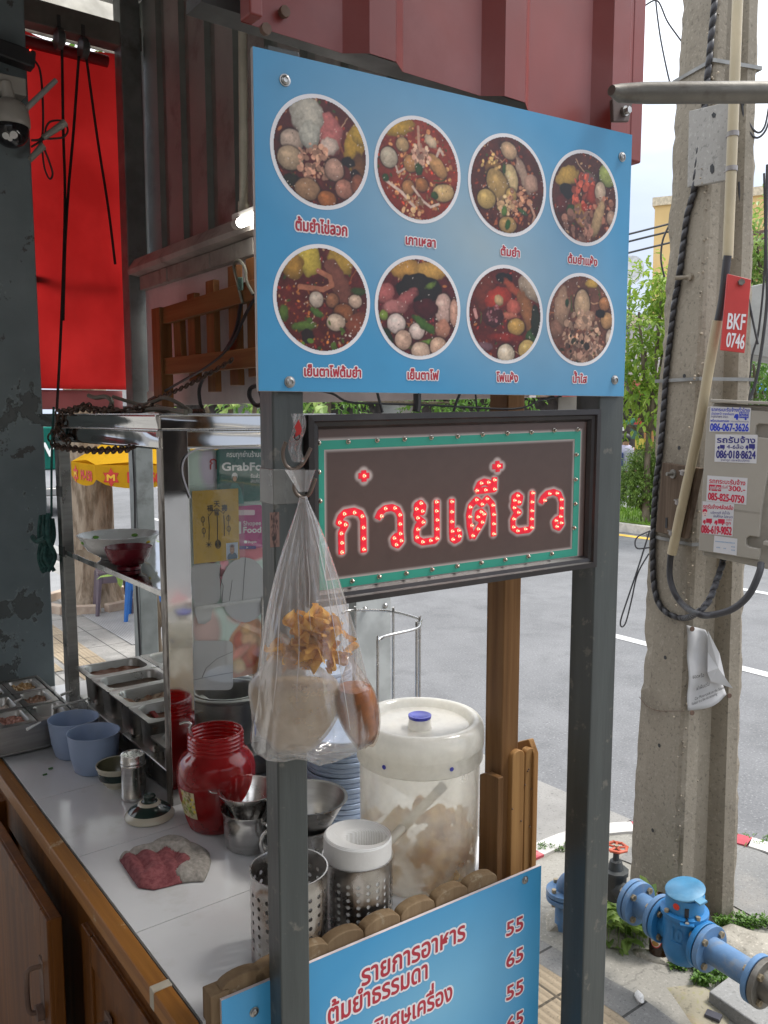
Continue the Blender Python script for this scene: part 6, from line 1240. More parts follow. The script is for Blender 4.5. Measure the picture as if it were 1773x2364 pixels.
# the bag: clear film gathered at the hook, with a soup bag, a sauce bag, crisps and a folded receipt
YB = 1.083
LEFT = [(1146, 692), (1170, 686), (1200, 676), (1260, 654), (1330, 634), (1400, 618), (1480, 604), (1560, 593), (1620, 589), (1680, 581), (1706, 579), (1722, 596), (1736, 640), (1741, 690)]
RIGHT = [(1146, 708), (1170, 718), (1200, 733), (1260, 757), (1330, 781), (1400, 803), (1480, 827), (1560, 847), (1620, 858), (1680, 868), (1706, 856), (1722, 826), (1736, 790), (1741, 740)]
lv, lu = zip(*LEFT); rv, ru = zip(*RIGHT)
def bagp(a, b):
    v = 1146 + (1741 - 1146) * b; ul, ur = np.interp(v, lv, lu), np.interp(v, rv, ru); L_, R_ = py(ul, v, YB), py(ur, v, YB); m_ = (L_ + R_) / 2; hw = (R_.x - L_.x) / 2
    t_ = a * 6.2832; pl = (1 - b) ** .7; w = 1 + (.10 * math.sin(t_ * 5 + 1.3) + .07 * math.sin(t_ * 9 + 4 * b) + .05 * math.sin(t_ * 14 + 2)) * (.25 + .75 * pl) * abs(math.sin(t_)) + .05 * (vn2(a * 14 + 3, b * 12) - .5) + .16 * (1 - abs(2 * vn2(a * 26 + 1.5 * b + 7, b * 3.2) - 1)) ** 4 + .09 * (1 - abs(2 * vn2(a * 15 - 3 * b + 31, b * 9 + 4) - 1)) ** 5 * b
    dep = .55 + .25 * b; return m_ + Vector((hw * math.cos(t_), hw * dep * math.sin(t_) * w, .004 * math.sin(t_ * 4 + 9 * b) * (b > .9)))
BAGF = thin('bag film', (.985, .985, .985), .97, .05, .15, (.93, .91, .90), wrinkle=1.0, wscale=34, stretch=(1, 1, .35), f0=.06)
root = thing('plastic_bag', 'clear plastic takeaway bag of soup hanging from a hook on the front post', 'bag', py(700, 1741, YB))
mb = MB(); mb.grid(bagp, 200, 110, True); e = [bagp(i / 200, 1) for i in range(200)]; mb.add(e, [tuple(range(200))]); build('film', mb, BAGF, root)
mb = MB(); mb.smooth = True
k_ = py(700, 1146, YB)
mb.grid(lambda a, b: k_ + Vector((math.cos(a * 6.283) * (.005 + .012 * b) * (1 + .3 * math.sin(a * 19)), math.sin(a * 6.283) * (.004 + .006 * b), .006 + .028 * b)) + Vector((-.004 * b, 0, 0)), 30, 8, True); build('gathered_top', mb, BAGF, root)
# pale strips laid on the folds of the film as its crease highlights
mb = MB(); q = random.Random(12)
for k in range(8):
    a = .5 + (k + .5) / 8 * .5 + q.uniform(-.015, .015); b0, b1 = q.uniform(.01, .35), q.uniform(.4, .95)
    mb.tube([bagp(a + .004 * math.sin(s * .6 + k) , b0 + (b1 - b0) * s / 14) + Vector((0, -.0008, 0)) for s in range(15)], [.0006 * math.sin(math.pi * (s + .5) / 15) + .0002 for s in range(15)], 5)
build('pleat_glints', mb, thin('pleat glint film', (.97, .97, .97), .92, .08, .34, (.95, .93, .93), f0=.15), root)
def blobbag(nm, lab, cu, cv, Y, ru, rv, ry, mats, seed, liquid=None, tilt=0):
    c = py(cu, cv, Y); s = F / 1.17 ; A, B = ru / s, rv / s
    def S(a, b, k=1):
        th, ph = a * 6.2832, (b - .5) * math.pi; w = 1 + .09 * (vn2(a * 8 + seed * 7, b * 7) - .5) * 2; x, z = A * math.cos(ph) * math.cos(th) * w * k, B * math.sin(ph) * w * k
        t = max(0, min(1, (math.sin(ph) - .05) / .95)); x *= 1 - .78 * t * t * (3 - 2 * t); x += (-.22 if tilt == 0 else .1) * A * t
        return c + Vector((x + z * tilt, ry * math.cos(ph) * math.sin(th) * k, z))
    R0 = thing(nm, lab, 'bag', c - Z * B, 'smaller bags inside the hanging bag'); mb = MB(); mb.grid(lambda a, b: S(a, b), 40, 26, True); build('film', mb, mats, R0)
    if liquid:
        m, lev = liquid; mb = MB(); mb.grid(lambda a, b: S(a, b * lev, .94), 40, 20, True); e = [S(i / 40, lev, .94) for i in range(40)]; mb.add(e, [tuple(range(40))]); build('soup', mb, m, R0)
    return R0
SOUP = thin('soup film', (.97, .96, .94), .96, .06, .27, (.92, .88, .84), wrinkle=.8, wscale=50, f0=.05)
blobbag('soup_bag', 'milky plastic bag of clear broth filling the middle of the hanging bag', 676, 1598, YB + .004, 104, 134, .040, SOUP, 1, (cloth('cloudy broth', (.62, .47, .29), .55, (.80, .70, .52), 38), .55))
blobbag('sauce_bag', 'small bag of orange brown curry at the right of the hanging bag', 822, 1618, YB - .010, 46, 106, .028, thin('sauce film', (.98, .93, .88), .97, .06, .05, (.75, .45, .30), wrinkle=.8, wscale=50, f0=.06), 2, (mat('brown curry', (.15, .042, .008), .35, col2=(.30, .10, .018), scale=35, dirt=(.05, .06, .02), dlo=.6, dhi=.68, dscale=40), .60), -.18)
mb = MB(); mb.smooth = True; q = random.Random(8)
for k in range(40):
    o = py(q.gauss(718, 38), 1428 + 96 * q.random() ** 1.1, YB + q.uniform(-.022, .012)); ax_ = rdir(q); u_ = ax_.orthogonal().normalized(); w_ = ax_.cross(u_); s_ = q.uniform(.010, .019); ph = q.random() * 6
    mb.grid(lambda a, b: o + u_ * ((a - .5) * 2 * s_) + w_ * ((b - .5) * 1.7 * s_) + ax_ * (s_ * (.45 * math.sin((a - .5) * 7 + ph) + .4 * math.cos((b - .5) * 6.4 + ph) + .3 * vn2(a * 5 + ph, b * 5))), 11, 10)
tag(build('crisp_wontons', mb, cloth('fried wonton', (.66, .27, .035), .35, (.80, .50, .14), 60)), 'golden crisp wontons at the top inside the hanging bag', 'food')
p_ = Paint(44, 60, 0, 1, 0, 1, (206, 204, 206))
for y, x0_, x1_ in ((.72, .1, .9), (.66, .2, .8), (.5, .55, .9), (.45, .55, .85)):
    for k in range(int((x1_ - x0_) * 18)): p_.seg(x0_ + k / 18, y, x0_ + k / 18 + .02, y + .01 * (k % 3), .012, (70, 70, 80))
p_.seg(.05, .78, .95, .78, .006, (110, 110, 116)); p_.seg(.05, .4, .95, .4, .006, (110, 110, 116)); p_.ell(.08, .2, .06, .2, (40, 84, 170))
rp = p_.mesh('receipt', lambda x, y: py(586 + 44 * x - 4 * y, 1700 - 140 * y, YB - .012 + .02 * x), STK); tag(rp, 'folded white printed paper at the left inside the hanging bag', 'receipt')
# ================================================================== THE STREET CORNER ON THE RIGHT
PB = pz(1572, 2085, 0); PB.z = 0
dv = Vector((-PB.x, -PB.y, 0)).normalized(); ang = math.atan2(dv.y, dv.x)
eL = Vector((math.cos(ang - R(50)), math.sin(ang - R(50)), 0)); eR = Vector((math.cos(ang + R(40)), math.sin(ang + R(40)), 0))
def pside(z): return .305 - .031 * z
class PFrame(Frame):                          # upright plane with a given normal
    def __init__(s, o, n):
        s.o = Vector(o); s.n = Vector(n).normalized(); s.x = Vector((-s.n.y, s.n.x, 0)); s.z = Vector((0, 0, 1))
def fL(z=1.6, off=0): return PFrame(Vector((PB.x, PB.y, 0)) + eL * (pside(z) / 2 + off), eL)
def fR(z=1.6, off=0): return PFrame(Vector((PB.x, PB.y, 0)) + eR * (pside(z) / 2 + off), eR)
POLEM = ground_mat('pole concrete', (.235, .205, .16), (.315, .278, .22), (.37, .33, .27), 75, .92, .4, stain=(.19, .163, .125))
root = thing('utility_pole', 'tall weathered concrete utility pole with a grooved side and chipped edges', 'utility pole', PB)
mb = MB(); q = random.Random(31)
prof = []                                     # (along eL, along eR, is corner) in units of the side
prof += [(.5, -.5, 1), (.5, -.25, 0), (.5, 0, 0), (.5, .25, 0), (.5, .42, 0), (.5, .5, 1), (.42, .5, 0), (.24, .5, 0), (.20, .42, 0), (.15, .28, 0), (-.15, .28, 0), (-.20, .42, 0), (-.24, .5, 0), (-.42, .5, 0), (-.5, .5, 1), (-.5, 0, 0), (-.5, -.5, 1), (0, -.5, 0)]
nz = 150; zt = 5.2; V = []
for j in range(nz):
    z = -.1 + zt * j / (nz - 1); s = pside(z)
    for i, (a, b, cnr) in enumerate(prof):
        k = 1.0
        if cnr: w = max(0, vn2(z * 3 + i * 9, i * 3.3) - .35) * 1.5; k = 1 - (.02 + .10 * w * vn2(z * 22, i * 5) + .035 * vn2(z * 40, i + 7))
        V.append(Vector((PB.x, PB.y, z)) + eL * (a * s * k) + eR * (b * s * k))
n = len(prof); mb.add(V, [(j * n + i, j * n + (i + 1) % n, (j + 1) * n + (i + 1) % n, (j + 1) * n + i) for j in range(nz - 1) for i in range(n)]); mb.add(V[-n:], [tuple(range(n))])
build('shaft', mb, POLEM, root)
mb = MB(); PEB = mat('pebbles', (.34, .29, .22), .8, var=.5, scale=60)
for k in range(230):
    z = q.uniform(0, 3.6); a, b = q.choice([(.5, .47), (.47, .5)]); s = pside(z); j_ = q.gauss(0, .022)
    c = Vector((PB.x, PB.y, z)) + eL * (a * s * .955 + (j_ if a < .5 else 0)) + eR * (b * s * .955 + (j_ * .8 if b < .5 else 0)); mb.ball(c, q.uniform(.002, .0055), 6, 4)
build('exposed_pebbles', mb, PEB, root)['kind'] = 'stuff'
for (u, v) in ((1580, 868), (1568, 1034), (1536, 1518), (1522, 1721), (1507, 1917)):
    z = pp(u, v, fL().o, eL).z; f = fL(z); p = f.P(u, v, .0012); mb = MB(); mb.tube([p, p - eL * .002], .008, 10); build('bolt_hole', mb, BLK, root)
# concrete plate, plank, bolts and steel bands on the pole
f = fL(2.9, .022); PLT = ground_mat('plate concrete', (.30, .29, .27), (.38, .365, .34), (.45, .43, .4), 60, .9, .3, stain=(.22, .21, .19))
mb = MB(); mb.prism([f.P(u, v) for u, v in ((1590, 256), (1688, 233), (1678, 416), (1586, 433))], -eL * .02); root = tag(build('concrete_plate', mb, PLT, bevel=.003), 'square grey concrete plate fixed to the pole below the steel pipe', 'plate')
for pts in ([(1643, 265), (1648, 259), (1653, 263), (1652, 271), (1646, 272)], [(1640, 383), (1645, 378), (1649, 384), (1649, 397), (1644, 402), (1640, 396)]):
    mb = MB(); mb.prism([f.P(u, v, .0015) for u, v in pts], -eL * .001); build('slot', mb, BLK, root)
f = fL(1.7, .03); W_OLD = wood('old grey plank', (.075, .05, .035), (.19, .14, .10), 'z', rough=.85)
root = thing('wooden_plank', 'dark weathered wooden plank bolted to the pole beside the meter box', 'plank', f.P(1545, 1240))
mb = MB(); mb.prism([f.P(u, v) for u, v in ((1529, 1068), (1596, 1079), (1566, 1238), (1513, 1228))], -eL * .03); build('board', mb, W_OLD, root, .002)
mb = MB(); mb.prism([f.P(u, v, -.004) for u, v in ((1598, 1079), (1611, 1081), (1578, 1244), (1567, 1239))], -eL * .024); build('strip', mb, W_OLD, root, .002)
c_ = f.P(1555, 1094); mb = MB(); mb.tube([c_, c_ + eL * .006], .017, 16); mb.tube([c_, c_ + eL * .03 - eR * .002], .007, 8); build('bolt', mb, GALV, root)
mb = MB(); c_ = f.P(1539, 1207, .001); mb.bar(c_ - Z * .02, c_ + Z * .02, .012, .002, eL); build('slot', mb, BLK, root)
for pts, lab in (([(1571, 634), (1590, 637), (1600, 640)], 'bent steel bolt sticking out of the pole above the band'),):
    f = fL(2.5, .0); p = f.P(1596, 640); mb = MB(); mb.tube([p, p + eL * .045 - eR * .035], .008, 10); mb.tube([p, p + eL * .012], .014, 6); tag(build('pole_bolt', mb, mat('bolt tan', (.30, .26, .2), .6, metal=.3)), lab, 'bolt')
BAND = mat('galvanised band', (.24, .24, .23), .5, metal=.3, dirt=(.15, .14, .12))
for z, lab in ((2.13, 'narrow steel band round the pole just above the meter box'), (1.52, 'steel band round the pole below the plank'), (3.24, 'pierced steel strap round the pole above the concrete plate')):
    s = pside(z) / 2 + .006; o = Vector((PB.x, PB.y, z)); mb = MB(); cs = [o + eL * s * a + eR * s * b for a, b in ((1, -1), (1, 1), (-1, 1), (-1, -1))]
    for a, b in zip(cs, cs[1:] + cs[:1]): mb.bar(a, b, .003, .013)
    tag(build('steel_band', mb, BAND), lab, 'band', 'steel bands round the pole')
# spiral wrapped cable, cream conduit and black cables
def on_pole(pts, off, z0=1.6):
    out = []
    for u, v in pts:
        z = pp(u, v, fL(z0, off).o, eL).z
        for _ in range(2): z = pp(u, v, fL(z, off).o, eL).z
        out.append(pp(u, v, fL(z, off).o, eL))
    return out
CABLE = mat('black cable sleeve', (.035, .034, .038), .5, var=.2)
pts = curve3(on_pole([(1656, -60), (1650, 0), (1641, 95), (1632, 191), (1620, 300), (1603, 434), (1585, 506), (1568, 636), (1557, 699), (1548, 774), (1539, 852), (1533, 931), (1529, 985), (1522, 1060), (1515, 1110), (1509, 1204), (1507, 1280), (1509, 1343), (1519, 1389), (1542, 1416), (1577, 1427)], .012) + [py(1607, 1416, 2.83), py(1635, 1389, 2.85), py(1653, 1345, 2.9), py(1668, 1300, 2.95), py(1672, 1278, 2.97)], 8)
root = thing('wrapped_cable', 'thick black spiral wrapped cable running down the pole and looping up to the meter box', 'cable', pts[-1]); mb = MB(); mb.tube(pts, .0085, 8); build('core', mb, mat('cable core', (.015, .015, .016), .5), root)
mb = MB(); hel = []; acc = 0
for a, b in zip(pts[:-1], pts[1:]):
    d = (b - a).normalized(); u_ = d.cross(eL).normalized(); w_ = d.cross(u_); L_ = (b - a).length; m_ = max(1, int(L_ / .004))
    for i in range(m_): ph = (acc + L_ * i / m_) / .042 * 6.2832; hel.append((a.lerp(b, i / m_), u_ * math.cos(ph) + w_ * math.sin(ph), d))
    acc += L_
V = []
for p, r_, d in hel: V += [p + r_ * .0100 - d * .0175, p + r_ * .0112, p + r_ * .0100 + d * .0175]
mb.smooth = True; mb.add(V, [(i * 3 + j, i * 3 + j + 1, i * 3 + j + 4, i * 3 + j + 3) for i in range(len(hel) - 1) for j in range(2)]); build('spiral_wrap', mb, CABLE, root, solid=.0015)
CREAMP = mat('cream conduit', (.43, .36, .235), .45, var=.08, scale=5, dirt=(.36, .28, .17), dlo=.58, dhi=.8, dscale=10)
def conduit(pts, off, r, lab, clips=()):
    P_ = on_pole(pts, off); root = thing('conduit', lab, 'conduit', P_[-1], 'cream conduits on the pole'); mb = MB(); mb.tube(P_, r, 16); build('tube', mb, CREAMP, root)
    for (u, v) in clips:
        p = on_pole([(u, v)], off)[0]; d = (P_[-1] - P_[0]).normalized(); mb = MB(); mb.tube([p - d * .008, p + d * .008], r * 1.1, 16); mb.bar(p + d.cross(eL) * r, p + d.cross(eL) * r * 1.9, .01, .004); build('clip', mb, mat('grey clip', (.25, .23, .22), .4, metal=.5), root)
conduit([(1706, -80), (1699, 100), (1691, 320), (1680, 598)], .03, .0175, 'cream plastic conduit running up past the concrete plate', ((1692, 310), (1689, 390)))
conduit([(1656, 740), (1635, 860), (1611, 1000), (1594, 1080), (1570, 1190), (1551, 1279)], .045, .0175, 'slanting cream plastic conduit crossing the wooden plank', ((1583, 1092), (1571, 1160), (1556, 1231)))
mb = MB(); mb.tube(curve3(on_pole([(1680, 590), (1677, 610), (1668, 690), (1657, 745)], .04), 5), .0135, 10); tag(build('cable_joint', mb, CABLE), 'short black cable between the two cream conduits', 'cable')
mb = MB(); mb.tube(curve3(on_pole([(1552, 1270), (1548, 1285), (1546, 1330), (1557, 1368), (1577, 1396)], .04) + [py(u, v, y) for u, v, y in ((1608, 1416, 2.8), (1640, 1420, 2.78), (1691, 1406, 2.76), (1729, 1373, 2.75), (1752, 1325, 2.76), (1757, 1300, 2.78))], 6), .0115, 10); tag(build('power_cable', mb, CABLE), 'black cable hanging from the slanting conduit and curving up to the box corner', 'cable')
# grey meter box with printed stickers
MF = PFrame(py(1640, 1100, 2.93), (-.61, -.79, 0)); BOXM = mat('box grey', (.36, .335, .29), .5, var=.05, scale=3, dirt=(.33, .30, .25), dlo=.58, dhi=.8, dscale=6); BOXD = mat('box shade grey', (.30, .28, .24), .5)
root = thing('meter_box', 'grey beige electric meter box covered with phone number stickers', 'meter box', MF.P(1680, 1280))
mb = MB(); mb.prism([MF.P(u, v, -.018) for u, v in ((1640, 930), (1850, 940), (1830, 1330), (1618, 1284))], -MF.n * .13); build('body', mb, BOXD, root, .006)
mb = MB(); mb.prism([MF.P(u, v) for u, v in ((1633, 939), (1800, 952), (1798, 982), (1752, 978), (1745, 983), (1743, 1003), (1749, 1009), (1790, 1014), (1766, 1120), (1757, 1180), (1752, 1240), (1729, 1237), (1722, 1244), (1722, 1258), (1730, 1263), (1756, 1268), (1752, 1293), (1612, 1271))], -MF.n * .02); build('cover', mb, BOXM, root, .003)
mb = MB(); mb.prism([MF.P(u, v, .01) for u, v in ((1642, 921), (1850, 931), (1850, 938), (1643, 928))], -MF.n * .15); build('lid_lip', mb, BOXM, root, .002)
mb = MB(); mb.prism([MF.P(u, v, .0006) for u, v in ((1694, 1175), (1756, 1183), (1755, 1188), (1694, 1180))], -MF.n * .0004); build('seam', mb, BOXD, root)
mb = MB(); mb.prism([MF.P(u, v, .01) for u, v in ((1764, 1248), (1790, 1252), (1789, 1262), (1763, 1258))], -MF.n * .03); build('latch', mb, BOXM, root, .002)
mb = MB()
for (u, v) in ((1668, 1292), (1681, 1294), (1757, 1310)):
    p = MF.P(u, v, -.08); g_ = MB(); g_.tube([p + Z * .02, p - Z * .012], .015, 12); build('gland', g_, BLK, root)
def z3(x, y): return (1400 + x / 3.95, 900 + y / 3.95)
BLUEP, NAVY, REDP, PAPER = flat('print blue', (.02, .05, .48), .5), flat('print navy', (.03, .03, .20), .5), flat('print crimson', (.55, .02, .06), .5), mat('sticker paper', (.60, .60, .62), .45, var=.04)
def msticker(quad, lab):
    q_ = [MF.P(*z3(x, y), .0012) for x, y in quad]; R0 = thing('phone_sticker', lab, 'sticker', q_[3], 'phone number stickers on the meter box'); mb = MB(); mb.prism(q_, -MF.n * .0008); build('paper', mb, PAPER, R0); return R0
def mtext(par, s, x0, x1, yb, h, m, slope=.05, bold=.02, digits=False, off=.0014, skew=0, outline=0):
    u0, v0 = z3(x0, yb); u1, v1 = z3(x1, yb + slope * (x1 - x0)); a0, b0 = MF.px(u0, v0); a1, b1 = MF.px(u1, v1); _, bt = MF.px(u0, v0 - h / 3.95); hh = (bt - b0) * (.56 / .71 if digits else 1)
    mb = MB(); text_mb(mb, s, lambda a, b, o: MF.pt(a, b + (a - a0) * (b1 - b0) / (a1 - a0), off + o), a0, a1, b0, b0 + hh, bold=bold, lift=.0003, skew=skew); build('lettering', mb, [m], par)
def mshape(par, polys, m, nm='printed_mark', off=.0015):
    for pts in polys: mb = MB(); mb.prism([MF.P(*z3(x, y), off) for x, y in pts], -MF.n * .0002); build(nm, mb, m, par)
def truck(x, y, w, h): return [[(x, y + h * .55), (x + w * .1, y + h * .25), (x + w * .3, y + h * .25), (x + w * .33, y + h * .75), (x, y + h * .75)], [(x + w * .36, y), (x + w, y + h * .05), (x + w, y + h * .78), (x + w * .36, y + h * .75)], [(x + w * (.2 + .08 * math.cos(k)), y + h * (.85 + .14 * math.sin(k))) for k in [i * .785 for i in range(8)]], [(x + w * (.8 + .08 * math.cos(k)), y + h * (.88 + .14 * math.sin(k))) for k in [i * .785 for i in range(8)]]]
s1 = msticker([(950, 150), (1320, 165), (1305, 386), (938, 380)], 'white sticker with blue writing at the top of the meter box, number ending 3626')
mtext(s1, 'รถกระบะรับจ้างทั่วไทย', 958, 1305, 192, 24, BLUEP, .03); mtext(s1, 'นัดล่วงหน้า ราคากันเอง', 958, 1165, 226, 17, BLUEP, .03, .01); mtext(s1, 'กรุงเทพฯ-ตจว.', 955, 1115, 252, 17, NAVY, .03, .005); mtext(s1, 'พร้อมคนยกของ', 950, 1120, 290, 17, BLUEP, .03, .02); mtext(s1, 'ขอบคุณที่ใช้บริการครับ', 1135, 1300, 292, 10, NAVY, .03, 0)
mtext(s1, '086-067-3626', 948, 1295, 372, 68, BLUEP, .015, .03, True); mshape(s1, truck(1165, 202, 132, 74), BLUEP); mtext(s1, 'บอย', 1222, 1290, 222, 16, PAPER, .03, .02, off=.0019); mtext(s1, 'บริการ', 1218, 1290, 248, 15, PAPER, .03, .01, off=.0019)
s2 = msticker([(995, 405), (1380, 410), (1368, 672), (985, 655)], 'white sticker with navy writing and two small trucks, number ending 8624')
mtext(s2, 'รถรับจ้าง', 1010, 1356, 480, 40, NAVY, .02, .03); mtext(s2, '4-6ล้อ', 1098, 1250, 535, 28, NAVY, .02, .015); mtext(s2, '086·018·8624', 1003, 1358, 620, 70, NAVY, .025, .03, True); mtext(s2, 'ราคาถูก ประหยัดบริการ', 1045, 1305, 648, 15, NAVY, .03, .005)
mshape(s2, truck(1012, 500, 68, 46) + truck(1268, 492, 88, 58), NAVY)
s3 = msticker([(922, 780), (1288, 805), (1275, 1048), (910, 1015)], 'white sticker with red writing offering 300, number ending 0750')
mtext(s3, 'รถกระบะรับจ้าง', 940, 1266, 848, 32, REDP, .07, .02); mshape(s3, [[(937, 862), (1048, 868), (1046, 926), (935, 918)]], REDP); mtext(s3, 'ถูกที่สุด', 945, 1040, 906, 26, PAPER, .06, .02, off=.0019); mtext(s3, 'เริ่มที่', 1053, 1105, 898, 18, REDP, .06, .005); mtext(s3, '300.-', 1115, 1265, 918, 46, REDP, .08, .03, True); mtext(s3, '085-825-0750', 928, 1254, 1000, 66, REDP, .10, .03, True)
s4 = msticker([(878, 1015), (1165, 1040), (1150, 1336), (868, 1308)], 'white sticker with red writing and a smiling face, number ending 9052')
mtext(s4, 'รถรับจ้าง4ล้อ6ล้อ', 880, 1154, 1078, 28, REDP, .06, .02, skew=.15); mtext(s4, 'บริการดี มีน้ำใจ', 950, 1125, 1128, 17, NAVY, .05, .005, skew=.15); mtext(s4, 'ใกล้ไกล ไปหมด', 975, 1150, 1162, 17, NAVY, .05, .005, skew=.15); mshape(s4, truck(880, 1172, 84, 54) + truck(984, 1176, 96, 58), REDP); mtext(s4, 'ราคา', 1095, 1140, 1192, 13, REDP, .05, .005); mtext(s4, 'ถูก', 1088, 1134, 1226, 22, REDP, .05, .02); mtext(s4, '086-619-9052', 868, 1140, 1302, 72, REDP, .08, .03, True)
mshape(s4, [oval(898, 1128, 22, 30, 16)], flat('face print', (.72, .55, .5), .5)); mshape(s4, [[(878, 1118), (880, 1090), (905, 1082), (922, 1100), (918, 1116), (900, 1106)]], REDP, off=.0019); mshape(s4, [oval(892, 1126, 3, 4, 8), oval(906, 1126, 3, 4, 8), [(890, 1140), (910, 1140), (902, 1148)]], NAVY, off=.0019)
s5 = msticker([(985, 1328), (1195, 1358), (1187, 1510), (975, 1478)], 'pale faded blue sticker at the bottom of the meter box'); FADE = flat('faded blue', (.25, .38, .55), .6)
for x, y, w in ((995, 1375, 190), (1005, 1430, 40), (1070, 1440, 30), (1140, 1425, 40), (1140, 1455, 40)): mshape(s5, [[(x + k * 12, y + k * 1.2), (x + k * 12 + 8, y + k * 1.2 + 1), (x + k * 12 + 8, y + k * 1.2 + 12), (x + k * 12, y + k * 1.2 + 10)] for k in range(int(w / 12))], FADE)
# red number plate
BKF = PFrame(py(1695, 720, 2.92), (-.12, -1, 0)); root = thing('number_plate', 'red pole number plate BKF 0746 bolted to the pole', 'plate', BKF.P(1690, 812))
mb = MB(); mb.prism([BKF.P(u, v) for u, v in ((1680, 632), (1734, 645), (1719, 815), (1664, 808))], -BKF.n * .012); build('plate', mb, mat('plate red', (.52, .045, .04), .45, var=.06), root, .0015)
def ptext(s, x0, x1, y0, y1, h):
    c_ = lambda x, y: BKF.px(1400 + x / 4.448, 560 + y / 4.448); a0, b0 = c_(x0, y0); a1, b1 = c_(x1, y1); _, bt = c_(x0, y0 - h); mb = MB(); hh = (bt - b0) * .56 / .71
    text_mb(mb, s, lambda a, b, o: BKF.pt(a + .06 * (b - b0), b + (a - a0) * (b1 - b0) / (a1 - a0), .0004 + o), a0, a1, b0, b0 + hh, bold=.012); build('lettering', mb, [PWH], root)
ptext('BKF', 1236, 1414, 885, 898, 165); ptext('0746', 1226, 1408, 1068, 1093, 150)
p = BKF.P(1710, 652); mb = MB(); mb.tube([p, p + BKF.n * .014], .011, 6); build('bolt', mb, GALV, root)
# white notice sheet tied to the pole
NF = fR(1.1, .012); SHT = cloth('notice vinyl', (.60, .60, .60), .25, (.66, .66, .67)); root = thing('notice_sheet', 'torn white notice sheet folded over and tied to the pole', 'notice', NF.P(1600, 1640))
z4 = lambda x, y: (1380 + x / 3.687, 1400 + y / 3.687)
def nquad(a, b):
    T0, T1, B0, B1 = (748, 155), (905, 195), (757, 882), (1092, 745); l_ = [T0[i] + (B0[i] - T0[i]) * b for i in (0, 1)]; r_ = [T1[i] + (B1[i] - T1[i]) * b for i in (0, 1)]; x, y = l_[0] + (r_[0] - l_[0]) * a, l_[1] + (r_[1] - l_[1]) * a + 45 * b * b * math.sin(a * 3.14)
    return NF.P(*z4(x, y), .004 + .006 * math.sin(a * 7 + b * 3) + .004 * math.sin(b * 13))
mb = MB(); mb.grid(nquad, 14, 24); build('sheet', mb, SHT, root, solid=.0008)
mb = MB(); fl = [(905, 195), (985, 380), (1052, 595), (1098, 675), (930, 625), (884, 540), (905, 380)]; pts_ = [NF.P(*z4(x, y), .02 + .012 * (i % 2)) for i, (x, y) in enumerate(fl)]; c_ = NF.P(*z4(965, 500), .038); mb.add(pts_ + [c_], [(i, (i + 1) % 7, 7) for i in range(7)]); build('folded_flap', mb, SHT, root, solid=.0008)
def ntext(s, x0, x1, y0, y1, h, m=None):
    a0, b0 = NF.px(*z4(x0, y0)); a1, b1 = NF.px(*z4(x1, y1)); _, bt = NF.px(*z4(x0, y0 - h)); mb = MB()
    text_mb(mb, s, lambda a, b, o: NF.pt(a, b + (a - a0) * (b1 - b0) / (a1 - a0), .0165 + o), a0, a1, b0, b0 + (bt - b0), bold=.008); build('lettering', mb, [flat('notice ink', (.06, .06, .06), .6)], root)
ntext('จอดหรือ', 780, 878, 604, 588, 24); ntext('ฝ่าฝืนปรับ', 815, 925, 704, 660, 24); ntext('Car Motorcycle on the Sidewalk', 800, 1070, 786, 680, 20); ntext('Violator to a fine not exceeding', 772, 990, 832, 742, 20)
for x, y in ((770, 180), (770, 890), (1086, 745)): p = NF.P(*z4(x, y), .02); mb = MB(); mb.tube([p, p + eR * .004], .0095, 12); build('eyelet', mb, RUST, root)
mb = MB(); mb.tube(curve3(on_pole([z4(355, 770), z4(420, 850), z4(520, 888), z4(640, 890), z4(735, 890)], .006), 4), .0013, 5); tag(build('tie_wire', mb, RUST), 'thin rusty wire tying the notice sheet round the pole', 'wire')
